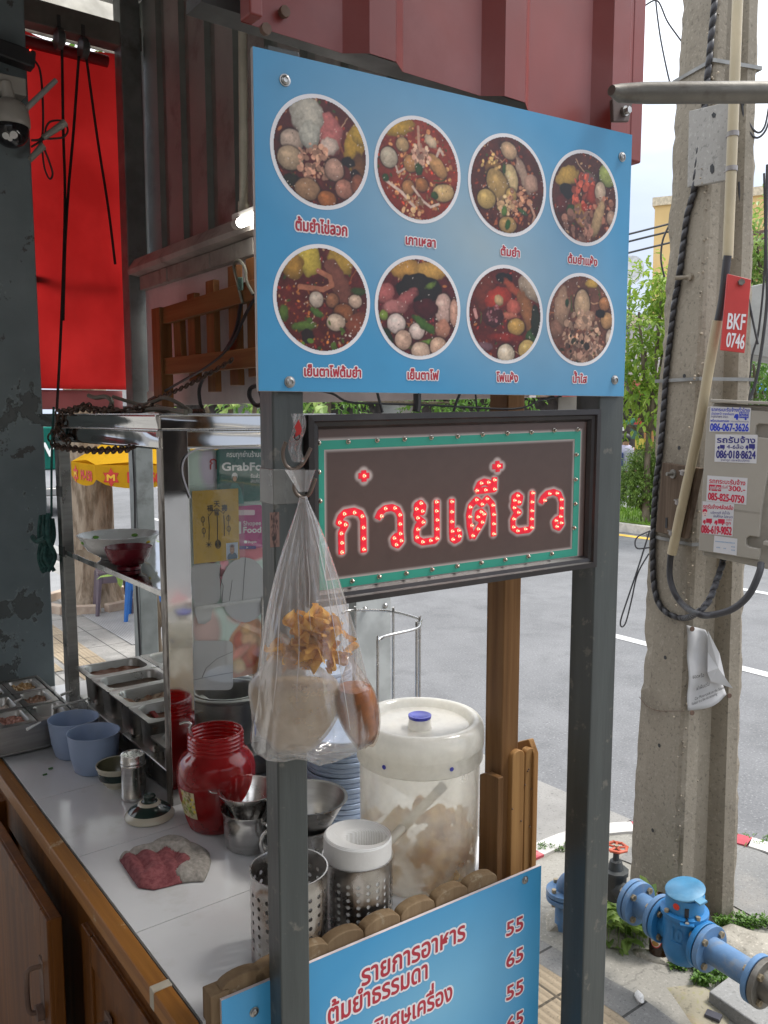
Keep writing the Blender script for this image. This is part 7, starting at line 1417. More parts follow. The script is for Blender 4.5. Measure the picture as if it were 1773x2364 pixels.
# loose wires
LW_ = mat('thin grey wire', (.05, .05, .055), .5)
for pts, Y, r, lab in (([(1500, 1225), (1486, 1270), (1470, 1320), (1448, 1385), (1433, 1432), (1435, 1447), (1445, 1436), (1458, 1385), (1472, 1325), (1498, 1278)], 2.95, .0028, 'long thin wire loop hanging left of the pole'), ([(1500, 1226), (1474, 1238), (1466, 1252), (1472, 1266), (1500, 1264)], 2.95, .0028, 'short round wire loop left of the pole'),
    ([(1514, 2), (1518, 40), (1527, 100), (1545, 185), (1560, 230), (1580, 290)], 4.2, .004, 'thin wire curving down across the sky behind the steel pipe'), ([(1490, 12), (1518, 2), (1540, 48), (1562, 80), (1590, 118)], 4.2, .004, 'upper thin wire crossing the sky to the pole'),
    ([(1772, 380), (1768, 560), (1771, 690), (1756, 820), (1742, 890), (1722, 940)], 3.25, .006, 'thick black wire bending down to the meter box right of the pole'), ([(1764, 400), (1766, 600), (1752, 760), (1735, 830), (1728, 930)], 3.28, .004, 'thinner black wire crossing behind the number plate'), ([(1706, 420), (1712, 540), (1722, 650), (1738, 740), (1750, 795)], 3.2, .004, 'black wire slanting right from the top of the number plate'),
    ([(1712, 235), (1722, 290), (1745, 318), (1768, 300), (1782, 250)], 3.2, .004, 'outer grey cable coil right of the pole'), ([(1716, 235), (1730, 285), (1750, 306), (1766, 290), (1776, 240)], 3.2, .004, 'inner grey cable coil right of the pole'),
    ([(1400, 553), (1470, 536), (1560, 513)], 14, .016, 'highest power line in front of the yellow building'), ([(1400, 571), (1470, 553), (1560, 531)], 14, .016, 'middle power line in front of the yellow building'), ([(1400, 597), (1470, 579), (1560, 557)], 14, .016, 'lowest power line in front of the yellow building'), ([(1545, 520), (1530, 555), (1526, 600), (1534, 640)], 3.6, .004, 'thin cable curving beside the left edge of the pole')):
    mb = MB(); mb.tube(curve3([py(u, v, Y) for u, v in pts], 6), r, 6); tag(build('wire', mb, LW_), lab, 'wire', 'loose wires round the pole')
f_ = PFrame(py(1740, 720, 4.1), (-.2, -1, 0)); mb = MB(); mb.prism([f_.P(u, v) for u, v in ((1735, 660), (1830, 640), (1830, 835), (1728, 818))], -f_.n * .3); tag(build('grey_cabinet', mb, mat('cabinet grey', (.36, .36, .34), .5), bevel=.005), 'plain grey metal cabinet half hidden right of the pole', 'cabinet')

# ------------------------------------------------------------------ blue water pipe with meter and valve
PBLUE = mat('pipe blue paint', (.10, .205, .37), .55, var=.14, scale=8, dirt=(.20, .24, .29), dlo=.52, dhi=.72, dscale=18, bmp=.3); MBLUE = mat('meter blue', (.02, .17, .40), .42, var=.1, dirt=(.05, .2, .38), dlo=.6, dhi=.8); BOLTM = mat('tan bolt', (.33, .27, .18), .45, metal=.6)
AZ = .27; A1, A4 = pz(1468, 2082, AZ), pz(1757, 2265, AZ); ax = (A4 - A1).normalized(); LL = (A4 - A1).length
def apos(u, v): p = pz(u, v, AZ); return (p - A1).dot(ax)
root = thing('water_pipe', 'light blue flanged water pipe running low above the pavement', 'pipe', A1 - Z * AZ)
s2_, s3_ = apos(1528, 2120), apos(1637, 2182); side = Vector((-ax.y, ax.x, 0))
def pipe(a, b, r, nm='tube', m=PBLUE): mb = MB(); mb.tube([A1 + ax * a, A1 + ax * b], r, 24); build(nm, mb, m, root)
def flange(s, m=PBLUE, th=.018, r=.077):
    mb = MB(); mb.tube([A1 + ax * (s - th / 2), A1 + ax * (s + th / 2)], r, 36); o = build('flange', mb, m, root, .002)
    return o
def bolts(s, n=4, L_=.03, r=.058, ph=.785):
    for k in range(n):
        a = ph + k * 6.2832 / n; c = A1 + ax * s + (side * math.cos(a) + Z * math.sin(a)) * r; mb = MB(); mb.tube([c - ax * L_, c + ax * L_], .0065, 8); mb.tube([c - ax * L_, c - ax * (L_ - .012)], .0115, 6); mb.tube([c + ax * (L_ - .012), c + ax * L_], .0115, 6); build('bolt', mb, BOLTM, root)
gask = mat('gasket', (.02, .02, .03), .7)
for s in (0, s2_, s3_, LL):
    flange(s - .0115, MBLUE if s == s3_ else (PBLUE if s else PBLUE)); flange(s + .0115, MBLUE if s == s2_ else (GALV if s == LL else PBLUE)); flange(s, gask, .006, .072); bolts(s)
pipe(.02, s2_ - .02, .043); pipe(s3_ + .02, LL - .02, .043); pipe(LL + .02, LL + .4, .05, 'tube', GALV)
for s, txt in ((.5 * s2_, 0), (s3_ + (LL - s3_) * .45, 1)):
    mb = MB(); tx, ty = layout(('DN 50', 'PN 10 ISO 2531')[txt]) if 0 else ([], [])
M0 = A1 + ax * (s2_ + s3_) / 2; root2 = thing('water_meter', 'bright blue water meter with a lidded head on the pipe', 'water meter', Vector((M0.x, M0.y, AZ - .1)))
mb = MB(); mb.tube([A1 + ax * (s2_ + .02), A1 + ax * (s2_ + .06), M0, A1 + ax * (s3_ - .06), A1 + ax * (s3_ - .02)], [.05, .058, .07, .058, .05], 28); mb.lathe([(1e-6, -.105), (.03, -.103), (.055, -.09), (.066, -.06), (.068, 0), (.068, .07), (.078, .072), (.078, .085), (.06, .088)], M0, 36); build('body', mb, MBLUE, root2)
mb = MB(); mb.lathe([(.062, .088), (.0625, .14), (1e-6, .14)], M0, 36); build('head', mb, mat('head blue', (.035, .20, .42), .4), root2)
tl_ = (Z + side * -.22 + ax * -.05).normalized(); hc = M0 + Z * .150; mb = MB(); mb.lathe([(.064, 0), (.065, .005), (.062, .008), (1e-6, .009)], hc, 36, ax=tl_); d_ = (ax + side * -.2).normalized(); mb.box(hc + d_ * .075 + tl_ * .004, .03, .03, .006, (d_ - tl_ * d_.dot(tl_)).normalized(), None, tl_); lid = build('lid', mb, mat('lid blue', (.05, .19, .33), .45, dirt=(.2, .4, .55), dlo=.5, dhi=.8), root2)
cm = Vector((-M0.x, -M0.y, 0)).normalized(); cs_ = Vector((-cm.y, cm.x, 0))
def on_head(x, z): d = (cm * math.cos(x) + cs_ * math.sin(x)); return M0 + d * .0632 + Z * z, d
p, d = on_head(-.42, .118); mb = MB(); mb.tube([p, p + d * .0012], .011, 16); build('red_dot', mb, flat('dot red', (.6, .04, .02), .5), root2)
p, d = on_head(.12, .105); mb = MB(); mb.box(p, .003, .013, .03, d); build('slot', mb, BLK, root2)
p, d = on_head(.12, .082); mb = MB(); mb.tube([p, p + d * .022], .007, 6); build('lock_bolt', mb, SS, root2); mb = MB(); mb.box(p + d * .012 - Z * .006, .03, .045, .006, d); build('lug', mb, MBLUE, root2, .002)
mb = MB()
def mplace(x, z, o=0): d = (cm * math.cos(x / .0685 - .3) + cs_ * math.sin(x / .0685 - .3)); return M0 + d * (.0688 + o) + Z * z
text_mb(mb, '10', mplace, -.018, .016, .006, .036, bold=.05, lift=.002); mb.tube([mplace(-.02, -.004), mplace(0, -.004), mplace(.018, -.004)], .002, 5); build('cast_lettering', mb, MBLUE, root2)
for k in range(4): a = .3 + k * 1.571; mb = MB(); c = M0 + Vector((math.cos(a), math.sin(a), 0)) * .07 + Z * .08; mb.tube([c, c + Z * .016], .008, 6); build('cover_bolt', mb, BOLTM, root2)
mb = MB(); V0 = pz(1420, 2046, AZ); gv = (A1 - V0); gv.z = 0; gd = gv.normalized(); IRON = mat('dark iron', (.045, .05, .05), .5, var=.2, bmp=.2)
root = thing('gate_valve', 'dark grey gate valve with a red orange handwheel beside the post', 'valve', V0 - Z * .1)
mb.tube([A1 - ax * .02, A1 - ax * .05], .02, 12); mb.tube([V0 - gd * .09, V0 - gd * .06, V0 + gd * .06, A1 - ax * .035], [.034, .036, .036, .022], 8); mb.lathe([(1e-6, -.055), (.03, -.05), (.042, -.02), (.042, .05), (.048, .052), (.048, .066), (.03, .07), (.022, .10), (.012, .105), (.011, .14), (1e-6, .14)], V0, 10); build('body', mb, IRON, root)
mb = MB(); W0 = pz(1424, 1977, AZ + .155); W0 = V0 + Z * .152; ring = []
for k in range(32): a = k / 32 * 6.2832; r = .036 + .0045 * max(0, math.cos(a * 8)); ring.append(W0 + Vector((r * math.cos(a), r * math.sin(a), 0)))
mb.tube(ring, .0055, 8, closed=True)
for k in range(5): a = k * 1.2566; mb.tube([W0, W0 + Vector((.036 * math.cos(a), .036 * math.sin(a), 0))], .0045, 6)
build('handwheel', mb, mat('wheel orange', (.50, .10, .05), .45, dirt=(.3, .1, .06)), root); mb = MB(); mb.tube([W0 - Z * .006, W0 + Z * .008], .008, 6); build('nut', mb, BOLTM, root)
root = thing('elbow_flange', 'blue pipe flange with bolts low behind the right post', 'flange', pz(1300, 2085, 0)); c = pz(1304, 2064, .14)
for dz in (.012, -.012): mb = MB(); mb.tube([c + Z * (dz - .009), c + Z * (dz + .009)], .072, 32); build('ring', mb, PBLUE, root, .002)
mb = MB(); mb.tube(curve3([c - Z * .2, c, c + Z * .06 + gd * .02, c + Z * .12 + gd * .1, V0 - gd * .06], 5), .036, 16); build('elbow', mb, PBLUE, root)
for k in range(4): a = .5 + k * 1.571; b_ = c + Vector((math.cos(a), math.sin(a), 0)) * .055; mb = MB(); mb.tube([b_ - Z * .035, b_ + Z * .035], .009, 6); build('bolt', mb, BOLTM, root)
# beer bottle, litter, plants, broken concrete
B0 = pz(1519, 2207, 0); root = tag(build('beer_bottle', MB().lathe([(.030, 0), (.0335, .003), (.0335, .13), (.031, .15), (.018, .185), (.0135, .20), (.0130, .235), (.0145, .237), (.0145, .245), (.011, .246), (.011, .20), (1e-6, .19)], B0, 32), mat('brown glass', (.03, .012, .006), .08)), 'brown beer bottle with a red and white label standing behind the water meter', 'bottle')
bd = Vector((-B0.x, -B0.y, 0)).normalized(); ba = math.atan2(bd.y, bd.x) - .35; bl = lambda x, y: B0 + Vector((math.cos(ba + x / .0338), math.sin(ba + x / .0338), 0)) * .0339 + Z * y
p_ = Paint(40, 44, -.026, .026, .045, .115, (20, 9, 6)); p_.ell(0, .08, .023, .030, (196, 30, 34)); p_.ell(0, .08, .020, .026, (226, 220, 214)); p_.rect(-.023, .023, .083, .104, (196, 30, 34)); p_.ell(0, .066, .013, .010, (176, 130, 60), 0, .3, 2, 3, .4)
p_.mesh('bottle_label', bl, STK, root); mb = MB(); text_mb(mb, 'LEO', lambda a, b, o: bl(a, b) + bd * (.0006 + o), -.019, .019, .087, .098, bold=.05); build('lettering', mb, [PWH], root)
mb = MB(); mb.smooth = True; o = pz(1476, 2302, .014); mb.grid(lambda a, b: o + Vector((math.cos(a * 6.283) * math.cos((b - .5) * 3.1) * .013, math.sin(a * 6.283) * math.cos((b - .5) * 3.1) * .030, .012 * math.sin((b - .5) * 3.1))) * (1 + .5 * (vn2(a * 9, b * 7) - .5)), 20, 12, True); tag(build('tissue', mb, mat('tissue white', (.66, .65, .63), .9)), 'crumpled white tissue lying on the dark paving tiles', 'tissue')
mb = MB(); o = pz(1647, 2345, .012); mb.box(o, .05, .035, .012, Vector((.8, -.6, 0))); tag(build('dark_fragment', mb, mat('dark fragment', (.06, .06, .075), .4), bevel=.003), 'small dark square fragment lying on the broken ground', 'fragment')
def lump(pts, h, nm, lab, m, seed, cat='concrete'):
    P_ = [pz(u, v, 0) for u, v in pts]; c = sum(P_, Vector()) / len(P_); nn = len(P_)
    def g(a, b):
        k = a * nn; i = int(k) % nn; f = k - int(k); e = P_[i].lerp(P_[(i + 1) % nn], f); r = 1 - b; p = c.lerp(e, r); return Vector((p.x, p.y, h * (1 - r ** 4) * (.75 + .5 * vn2(p.x * 14 + seed, p.y * 14)) - .01))
    mb = MB(); mb.grid(g, 48, 14, True); return tag(build(nm, mb, m), lab, cat, 'broken concrete round the pipes')
LUMPM = ground_mat('broken concrete', (.27, .25, .21), (.37, .345, .29), (.55, .5, .43), 80, .95, .6, stain=(.22, .2, .15))
lump([(1252, 2105), (1300, 2085), (1390, 2092), (1440, 2110), (1462, 2160), (1445, 2195), (1390, 2190), (1300, 2150), (1255, 2152)], .05, 'concrete_block', 'rounded broken concrete block behind the right post', LUMPM, 1)
lump([(1455, 2190), (1500, 2195), (1560, 2215), (1545, 2232), (1500, 2222), (1460, 2205)], .03, 'concrete_block', 'small broken concrete shard under the bottle', LUMPM, 2)
lump([(1610, 2160), (1680, 2130), (1790, 2160), (1800, 2230), (1740, 2240), (1660, 2200)], .045, 'concrete_block', 'low rough concrete mound right of the water meter', LUMPM, 3)
lump([(1520, 2270), (1620, 2260), (1700, 2330), (1690, 2400), (1600, 2380)], .02, 'concrete_block', 'stained flat concrete patch in front of the water meter', ground_mat('mossy concrete', (.26, .235, .165), (.35, .32, .25), (.28, .27, .12), 50, .95, .5, stain=(.42, .30, .16)), 4)
mb = MB(); P_ = [pz(u, v, .05) for u, v in ((1636, 2288), (1700, 2240), (1850, 2330), (1850, 2420), (1800, 2400))]; mb.prism(P_, -Z * .08); tag(build('concrete_slab', mb, slabm, bevel=.006), 'thick grey concrete slab at the bottom right corner', 'slab')
def plant(u0, u1, v0, v1, n, ll, lab, m, seed, nm='weed', hgt=.12):
    mb = MB(); q = random.Random(seed); base = pz((u0 + u1) / 2, v1, 0)
    for _ in range(n):
        p = pz(q.uniform(u0, u1), q.uniform(v0, v1), 0); h = hgt * q.random(); d = rdir(q); d.z = abs(d.z) * .5 + .1; mb.tube([p, p + Z * h * .6 + d * .01, p + Z * h + d * .02], .0012, 4, False)
        for _ in range(3): d = rdir(q); d.z = d.z * .4 + .15; leaf(mb, p + Z * h, d, Z, ll * q.uniform(.6, 1.2), ll * .55)
    return tag(build(nm, mb, m), lab, 'plant', 'weeds on the pavement corner')
plant(1392, 1500, 2120, 2195, 60, .07, 'broad leaved green plant growing under the left pipe flange', green3, 1, 'leafy_plant', .16)
plant(1650, 1790, 2125, 2145, 150, .016, 'band of fine green weeds right of the pole foot', green2, 2, hgt=.035); plant(1550, 1620, 2205, 2240, 120, .018, 'fine weeds under the water meter', green2, 3, hgt=.035); plant(1600, 1690, 2235, 2280, 120, .018, 'fine weeds on the broken ground beneath the right pipe', green2, 4, hgt=.035)
plant(1240, 1330, 1955, 1968, 50, .012, 'thin grass line along the kerb left of the right post', green2, 5, hgt=.02); plant(1650, 1800, 1925, 1960, 40, .012, 'thin grass line along the kerb right of the pole', green2, 6, hgt=.02)
# ================================================================== LEFT SIDE AND BACKGROUND
# camera dome, adapter and cables on the peeling column
KF = fn(1.74)
c = KF.P(14, 300); c = c - N * .05; root = thing('security_camera', 'white security dome camera with a black ball and an aerial on the peeling column', 'camera', c)
mb = MB(); mb.lathe([(1e-6, .075), (.02, .074), (.04, .064), (.052, .045), (.056, .02), (.0565, 0), (.054, -.004)], c, 36); build('cap', mb, mat('camera white', (.33, .315, .285), .35, var=.05), root)
mb = MB(); mb.ball(c - Z * .012, .052, 28, 16); ball = build('ball', mb, mat('camera black', (.012, .012, .014), .12), root)
cm = (CAM - c).normalized(); s_ = cm.cross(Z).normalized()
for a, b, r in ((-.022, -.028, .010), (.012, -.018, .011), (-.004, -.042, .007)):
    d = (cm + s_ * -a * 16 * .9 + Z * (b * 16)).normalized(); p = c - Z * .012 + d * .0515; mb = MB(); mb.lathe([(r, 0), (r, .001), (1e-6, .0012)], p, 14, ax=d); build('led_lens', mb, mat('lens white', (.62, .62, .6), .2), ball)
mb = MB(); mb.tube([KF.P(50, 262, .05), KF.P(118, 197, .05)], [.0085, .0075], 10); build('aerial', mb, mat('aerial grey', (.30, .30, .29), .5), root)
mb = MB(); mb.box(KF.P(0, 205, .03), .12, .06, .05, T, N); mb.tube([KF.P(0, 200, .05), c + Z * .07], .02, 12); build('bracket', mb, mat('camera white', (.44, .42, .38), .35, var=.05), root, .004)
mb = MB(); mb.prism([q_ - N * .0 for q_ in (KF.P(20, 246, .106), KF.P(50, 252, .104), KF.P(50, 258, .104), KF.P(20, 252, .106))], N * .001) if 0 else None
p = KF.P(16, 133, .035); root = thing('adapter_box', 'black power adapter box above the security camera', 'adapter', p); mb = MB(); mb.box(p, .135, .05, .05, (T + Z * -.12).normalized(), N, N.cross((T + Z * -.12).normalized()) * -1); build('case', mb, BLK, root, .006)
mb = MB(); q_ = KF.P(57, 132, .062); mb.tube([q_, q_ - N * .002], .002, 8); build('red_light', mb, emit('tiny red lamp', (.9, .05, .03), 2), root)
for pts, r, lab in (([(74, 148), (86, 170), (92, 230), (93, 300), (88, 326), (66, 330)], .0035, 'black lead curving down from the adapter box'), ([(66, 345), (95, 325), (100, 300), (112, 286), (138, 286), (150, 305), (140, 322), (112, 326), (98, 326)], .003, 'black cable loop beside the security camera'), ([(90, 330), (92, 360), (97, 395), (108, 418), (115, 405), (106, 375), (96, 350)], .003, 'small black cable loop hanging under the connectors')):
    mb = MB(); mb.tube(curve3([KF.P(u, v, .03) for u, v in pts], 6), r, 6); tag(build('camera_cable', mb, BLK), lab, 'cable', 'security camera cables')
for a, b, lab in (((92, 325), (140, 292), 'longer grey cable connector beside the camera'), ((62, 375), (90, 345), 'shorter grey cable connector below the longer one')):
    mb = MB(); mb.tube([KF.P(*a, .032), KF.P(*b, .032)], [.008, .011], 10); mb.tube([KF.P(*b, .032), KF.P(b[0] + 3, b[1] - 2, .032)], .0125, 10); tag(build('cable_plug', mb, mat('plug grey', (.28, .27, .24), .5)), lab, 'plug', 'cable connectors')
# coiled green rope hanging by the cabinet
q = random.Random(6); mb = MB(); o = ft(.225)
for k in range(9):
    x = 104 + k * 2.9; mb.tube(curve3([o.P(x + q.uniform(-2, 2), 1190 + q.uniform(-8, 8), .01 * (k % 3)), o.P(x + q.uniform(-4, 4), 1240, .012 * (k % 3)), o.P(x + q.uniform(-4, 4), 1285, .012 * ((k + 1) % 3)), o.P(x + 3 + q.uniform(-3, 3), 1320 + q.uniform(-14, 4), .01 * (k % 3))], 6), .0062, 6)
mb.tube(curve3([o.P(119, 1192), o.P(119, 1080), o.P(121, 1000), o.P(124, 940)], 5), .0035, 6); mb.tube(curve3([o.P(100, 1238, .03), o.P(115, 1247, .036), o.P(130, 1240, .03)], 4), .008, 6)
tag(build('rope_coil', mb, mat('green rope', (.012, .055, .05), .85, bmp=.8, bscale=400, col2=(.03, .10, .09), scale=60)), 'coil of dark green rope hanging beside the glass cabinet', 'rope')
# rusty chains over the cabinet
CHM = mat('rusty chain', (.045, .03, .024), .6, metal=.5, col2=(.10, .06, .04), scale=80)
def chain(pts, lab, L_=.030, r=.0028, w=.0085):
    P_ = curve3(pts, 10); mb = MB(); acc = 0; k = 0; nxt = 0
    for a, b in zip(P_[:-1], P_[1:]):
        d = b - a; l_ = d.length
        while acc + l_ >= nxt:
            p = a.lerp(b, (nxt - acc) / max(l_, 1e-9)); dd = d.normalized(); u_ = dd.cross(Z if abs(dd.z) < .9 else T).normalized(); v_ = dd.cross(u_); s = u_ if k % 2 else v_; s = (s + (v_ if k % 2 else u_) * .4).normalized()
            ring = [p + dd * (L_ * .5 * math.cos(t)) * (1 if 1 else 0) + s * (w * math.sin(t)) for t in [i / 12 * 6.2832 for i in range(12)]]; mb.tube(ring, r, 5, closed=True); nxt += L_ * .78; k += 1
        acc += l_
    return tag(build('chain', mb, CHM), lab, 'chain', 'rusty chains over the cabinet')
ct = lambda u, v, t=.25: ft(t).P(u, v)
chain([pz(470, 952, 2.006), pz(400, 952, 2.008), ct(350, 940, .30), ct(300, 948, .26), ct(250, 950, .24), ct(215, 946, .238), ct(185, 943, .236), ct(150, 950, .232), ct(133, 955, .228), ct(134, 985, .226), ct(146, 1008, .226), ct(160, 1022, .226)], 'rusty chain draped along the top of the cabinet and over its corner')
chain([ct(140, 962, .226), ct(134, 990, .224), ct(122, 1000, .224), ct(118, 1015, .224), ct(130, 1030, .224), ct(170, 1036, .228), ct(230, 1040, .236), ct(305, 1035, .236)], 'rusty chain hanging in a loop below the mirror band of the cabinet')
chain([ct(165, 952, .23), ct(195, 936, .23), ct(225, 948, .235), ct(258, 942, .24)], 'small heap of rusty chain on the left end of the cabinet top')
chain([ft(.70).P(345, 925), ft(.70).P(400, 905), ft(.70).P(470, 870), ft(.70).P(540, 828)], 'rusty chain rising from the cabinet top toward the trellis')
# grey cables over the trellis and the cabinet
GC = mat('olive cable', (.12, .115, .09), .6); BC = mat('black cable', (.02, .02, .022), .5)
for pts, t_, r, m, lab in (([(205, 913), (220, 918), (245, 916), (258, 928), (252, 948), (262, 952), (310, 950), (370, 944), (430, 952)], .26, .006, GC, 'olive grey cable looping on the cabinet top'), ([(262, 916), (300, 928), (330, 935), (360, 925), (380, 918), (410, 930), (440, 950)], .30, .005, GC, 'thinner olive cable snaking along the cabinet top'),
    ([(590, 650), (560, 690), (545, 760), (520, 810), (490, 840), (462, 890), (462, 930), (470, 950)], .74, .006, BC, 'black cable hanging in front of the trellis down to the cabinet'), ([(600, 670), (570, 720), (530, 800), (480, 845), (420, 880), (350, 920)], .735, .005, BC, 'second black cable sagging along the trellis rails'),
    ([(560, 700), (545, 640), (540, 612), (552, 602), (566, 620), (570, 650), (585, 680)], .73, .005, GC, 'olive cable loop at the top of the trellis'), ([(600, 890), (580, 895), (576, 915), (590, 935), (606, 930), (600, 900)], .60, .006, BC, 'black cable loop under the menu sign corner')):
    mb = MB(); mb.tube(curve3([ft(t_).P(u, v) for u, v in pts], 6), r, 6); tag(build('loose_cable', mb, m), lab, 'cable', 'loose cables over the cabinet')
mb = MB()
for k in range(5): mb.tube(curve3([ft(.72).P(555 + 5 * math.cos(i * 1.2 + k), 655 + 14 * math.sin(i * 1.5 + k * 2)) for i in range(7)], 4), .0025, 5)
tag(build('cable_knot', mb, mat('green twine', (.10, .17, .14), .8)), 'knot of pale green twine on the trellis', 'twine')

# ------------------------------------------------------------------ plastic stools, umbrella, pickup behind the cabinet
def stool(c, s, h, col, lab, rot):
    root = thing('plastic_stool', lab, 'stool', c, 'plastic stools on the pavement'); m = mat('stool ' + lab[:6], col, .4, var=.08); ux = Vector((math.cos(rot), math.sin(rot), 0)); uy = Vector((-ux.y, ux.x, 0))
    mb = MB(); mb.box(c + Z * (h - .015), s, s, .03, ux, uy); build('seat', mb, m, root, .008)
    for a, b in ((1, 1), (1, -1), (-1, 1), (-1, -1)):
        t_ = c + (ux * a + uy * b) * (s * .44) + Z * (h - .03); g_ = c + (ux * a + uy * b) * (s * .56); mb = MB(); mb.tube([t_, g_], [.034, .022], 6); build('leg', mb, m, root)
    mb = MB()
    for a in (1, -1): mb.box(c + ux * (a * s * .47) + Z * (h - .07), .012, s * .8, .09, ux, uy); mb.box(c + uy * (a * s * .47) + Z * (h - .07), s * .8, .012, .09, ux, uy)
    build('apron', mb, m, root, .003)
stool(pz(262, 1412, 0), .30, .44, (.13, .10, .12), 'purple grey plastic stool beside the old tree trunk', .4); stool(pz(335, 1425, 0), .30, .42, (.02, .13, .42), 'bright blue plastic stool right of the purple stool', .2)
UC = py(395, 1000, 8.3); UC.z = 0; root = thing('umbrella', 'yellow parasol with red lettering and star marks behind the cabinet', 'umbrella', UC)
YEL = cloth('yellow canvas', (.70, .42, .03), .45); REDU = flat('umbrella red', (.5, .03, .02), .6); zr, za, zb, ru_ = 1.555, 2.08, 1.34, .93
rim = lambda k, z, rr=1: UC + Vector((math.cos(k / 8 * 6.2832 + .25) * ru_ * rr, math.sin(k / 8 * 6.2832 + .25) * ru_ * rr, z))
mb = MB()
for k in range(8):
    A, B, ap = rim(k, zr), rim(k + 1, zr), UC + Z * za; m_ = (A + B) / 2 * .97 + UC * .03; m_.z = zr + .03
    mb.add([A, m_, B, ap], [(0, 1, 3), (1, 2, 3)])
build('canopy', mb, YEL, root, solid=.004); mb = MB()
for k in range(8):
    A, B = rim(k, zr, 1.003), rim(k + 1, zr, 1.003); nn = 8; top = [A.lerp(B, i / nn) for i in range(nn + 1)]; bot = [p - Z * (.13 + .075 * math.sin(math.pi * min(1, max(0, i / nn))) ** .5) for i, p in enumerate(top)]
    mb.add(top + bot, [(i, i + 1, nn + 2 + i, nn + 1 + i) for i in range(nn)])
build('valance', mb, YEL, root, solid=.004)
for k in range(8):
    A, B = rim(k, 0, 1.003), rim(k + 1, 0, 1.003); x = (B - A); L_ = x.length; x.normalize(); nrm = Vector((x.y, -x.x, 0))
    if nrm.dot(A - UC) < 0: nrm = -nrm
    if nrm.dot(CAM - A) < 0: continue
    if x.x < 0: A, x = B, -x
    P_ = lambda a, b, o=0: A + x * a + Z * b + nrm * (.004 + o); mb = MB(); text_mb(mb, 'M-150', P_, L_ * .42, L_ * .86, 1.405, 1.405 + .07, bold=.05, lift=.002); build('lettering', mb, [REDU], root)
    cx = L_ * .2; mb = MB(); mb.prism([P_(cx + (.085 if i % 2 else .05) * math.cos(i / 12 * 6.2832), 1.445 + (.085 if i % 2 else .05) * math.sin(i / 12 * 6.2832), .003) for i in range(12)], -nrm * .002); build('star_mark', mb, REDU, root)
    mb = MB(); text_mb(mb, 'M', P_, cx - .035, cx + .035, 1.42, 1.42 + .04, bold=.06, lift=.006); build('star_letter', mb, [flat('mark yellow', (.7, .42, .03), .6)], root)
mb = MB(); mb.tube([UC, UC + Z * za], .02, 10); build('pole', mb, WHT, root)
# pickup with a green tarpaulin, parked on the road
PK = Q(4.6, 19.5, -.13); root = thing('pickup_truck', 'white pickup truck with a dark green tarpaulin and mesh cage parked up the road', 'truck', PK)
V_ = lambda l, w, z: PK + N * -l + T * w + Z * z
def vb(nm, l0, l1, w0, w1, z0, z1, m, bev=.03): mb = MB(); mb.box(V_((l0 + l1) / 2, (w0 + w1) / 2, (z0 + z1) / 2), abs(l1 - l0), abs(w1 - w0), z1 - z0, -N, T); return build(nm, mb, m, root, bev)
TW = mat('truck white', (.58, .58, .58), .3, var=.04); TG = cloth('green tarp', (.02, .14, .11), .2)
vb('bed', 0, 2.4, -.85, .85, .55, 1.0, TW); vb('cab', -1.9, 0, -.82, .82, .5, 1.1, TW, .08); vb('cab_roof', -1.3, -.05, -.74, .74, 1.1, 1.72, TW, .12); vb('hood', -3.0, -1.9, -.8, .8, .5, 1.0, TW, .1); vb('bumper', 2.4, 2.5, -.85, .85, .45, .62, SSD)
vb('tarpaulin', .0, 2.45, -.88, .88, 1.0, 1.85, TG, .03); vb('rear_window', -.06, -.03, -.6, .6, 1.2, 1.6, BLK, .01)
mb = MB()
for k in range(16): mb.bar(V_(.05 + .16 * k, -.9, 1.86), V_(.05 + .16 * k, -.9, 2.25), .015, .015); mb.bar(V_(.05 + .16 * k, .9, 1.86), V_(.05 + .16 * k, .9, 2.25), .015, .015)
for z in (1.9, 2.05, 2.25): mb.bar(V_(0, -.9, z), V_(2.45, -.9, z), .025, .025); mb.bar(V_(0, .9, z), V_(2.45, .9, z), .025, .025); mb.bar(V_(2.45, -.9, z), V_(2.45, .9, z), .025, .025)
build('cage', mb, DARKP, root)
for l in (-2.2, 1.5):
    for w in (-.78, .78):
        mb = MB(); mb.tube([V_(l, w - .1, .33), V_(l, w + .1, .33)], .33, 20); wh = build('wheel', mb, BLK, root); mb = MB(); mb.tube([V_(l, w - .11, .33), V_(l, w + .11, .33)], .19, 16); build('rim', mb, SSD, wh)
mb = MB(); text_mb(mb, 'HAWAII', lambda a, b, o: V_(2.46 + o, a, b), -.75, .7, 1.28, 1.5, bold=.03, lift=.004); build('lettering', mb, [WTXT], root)

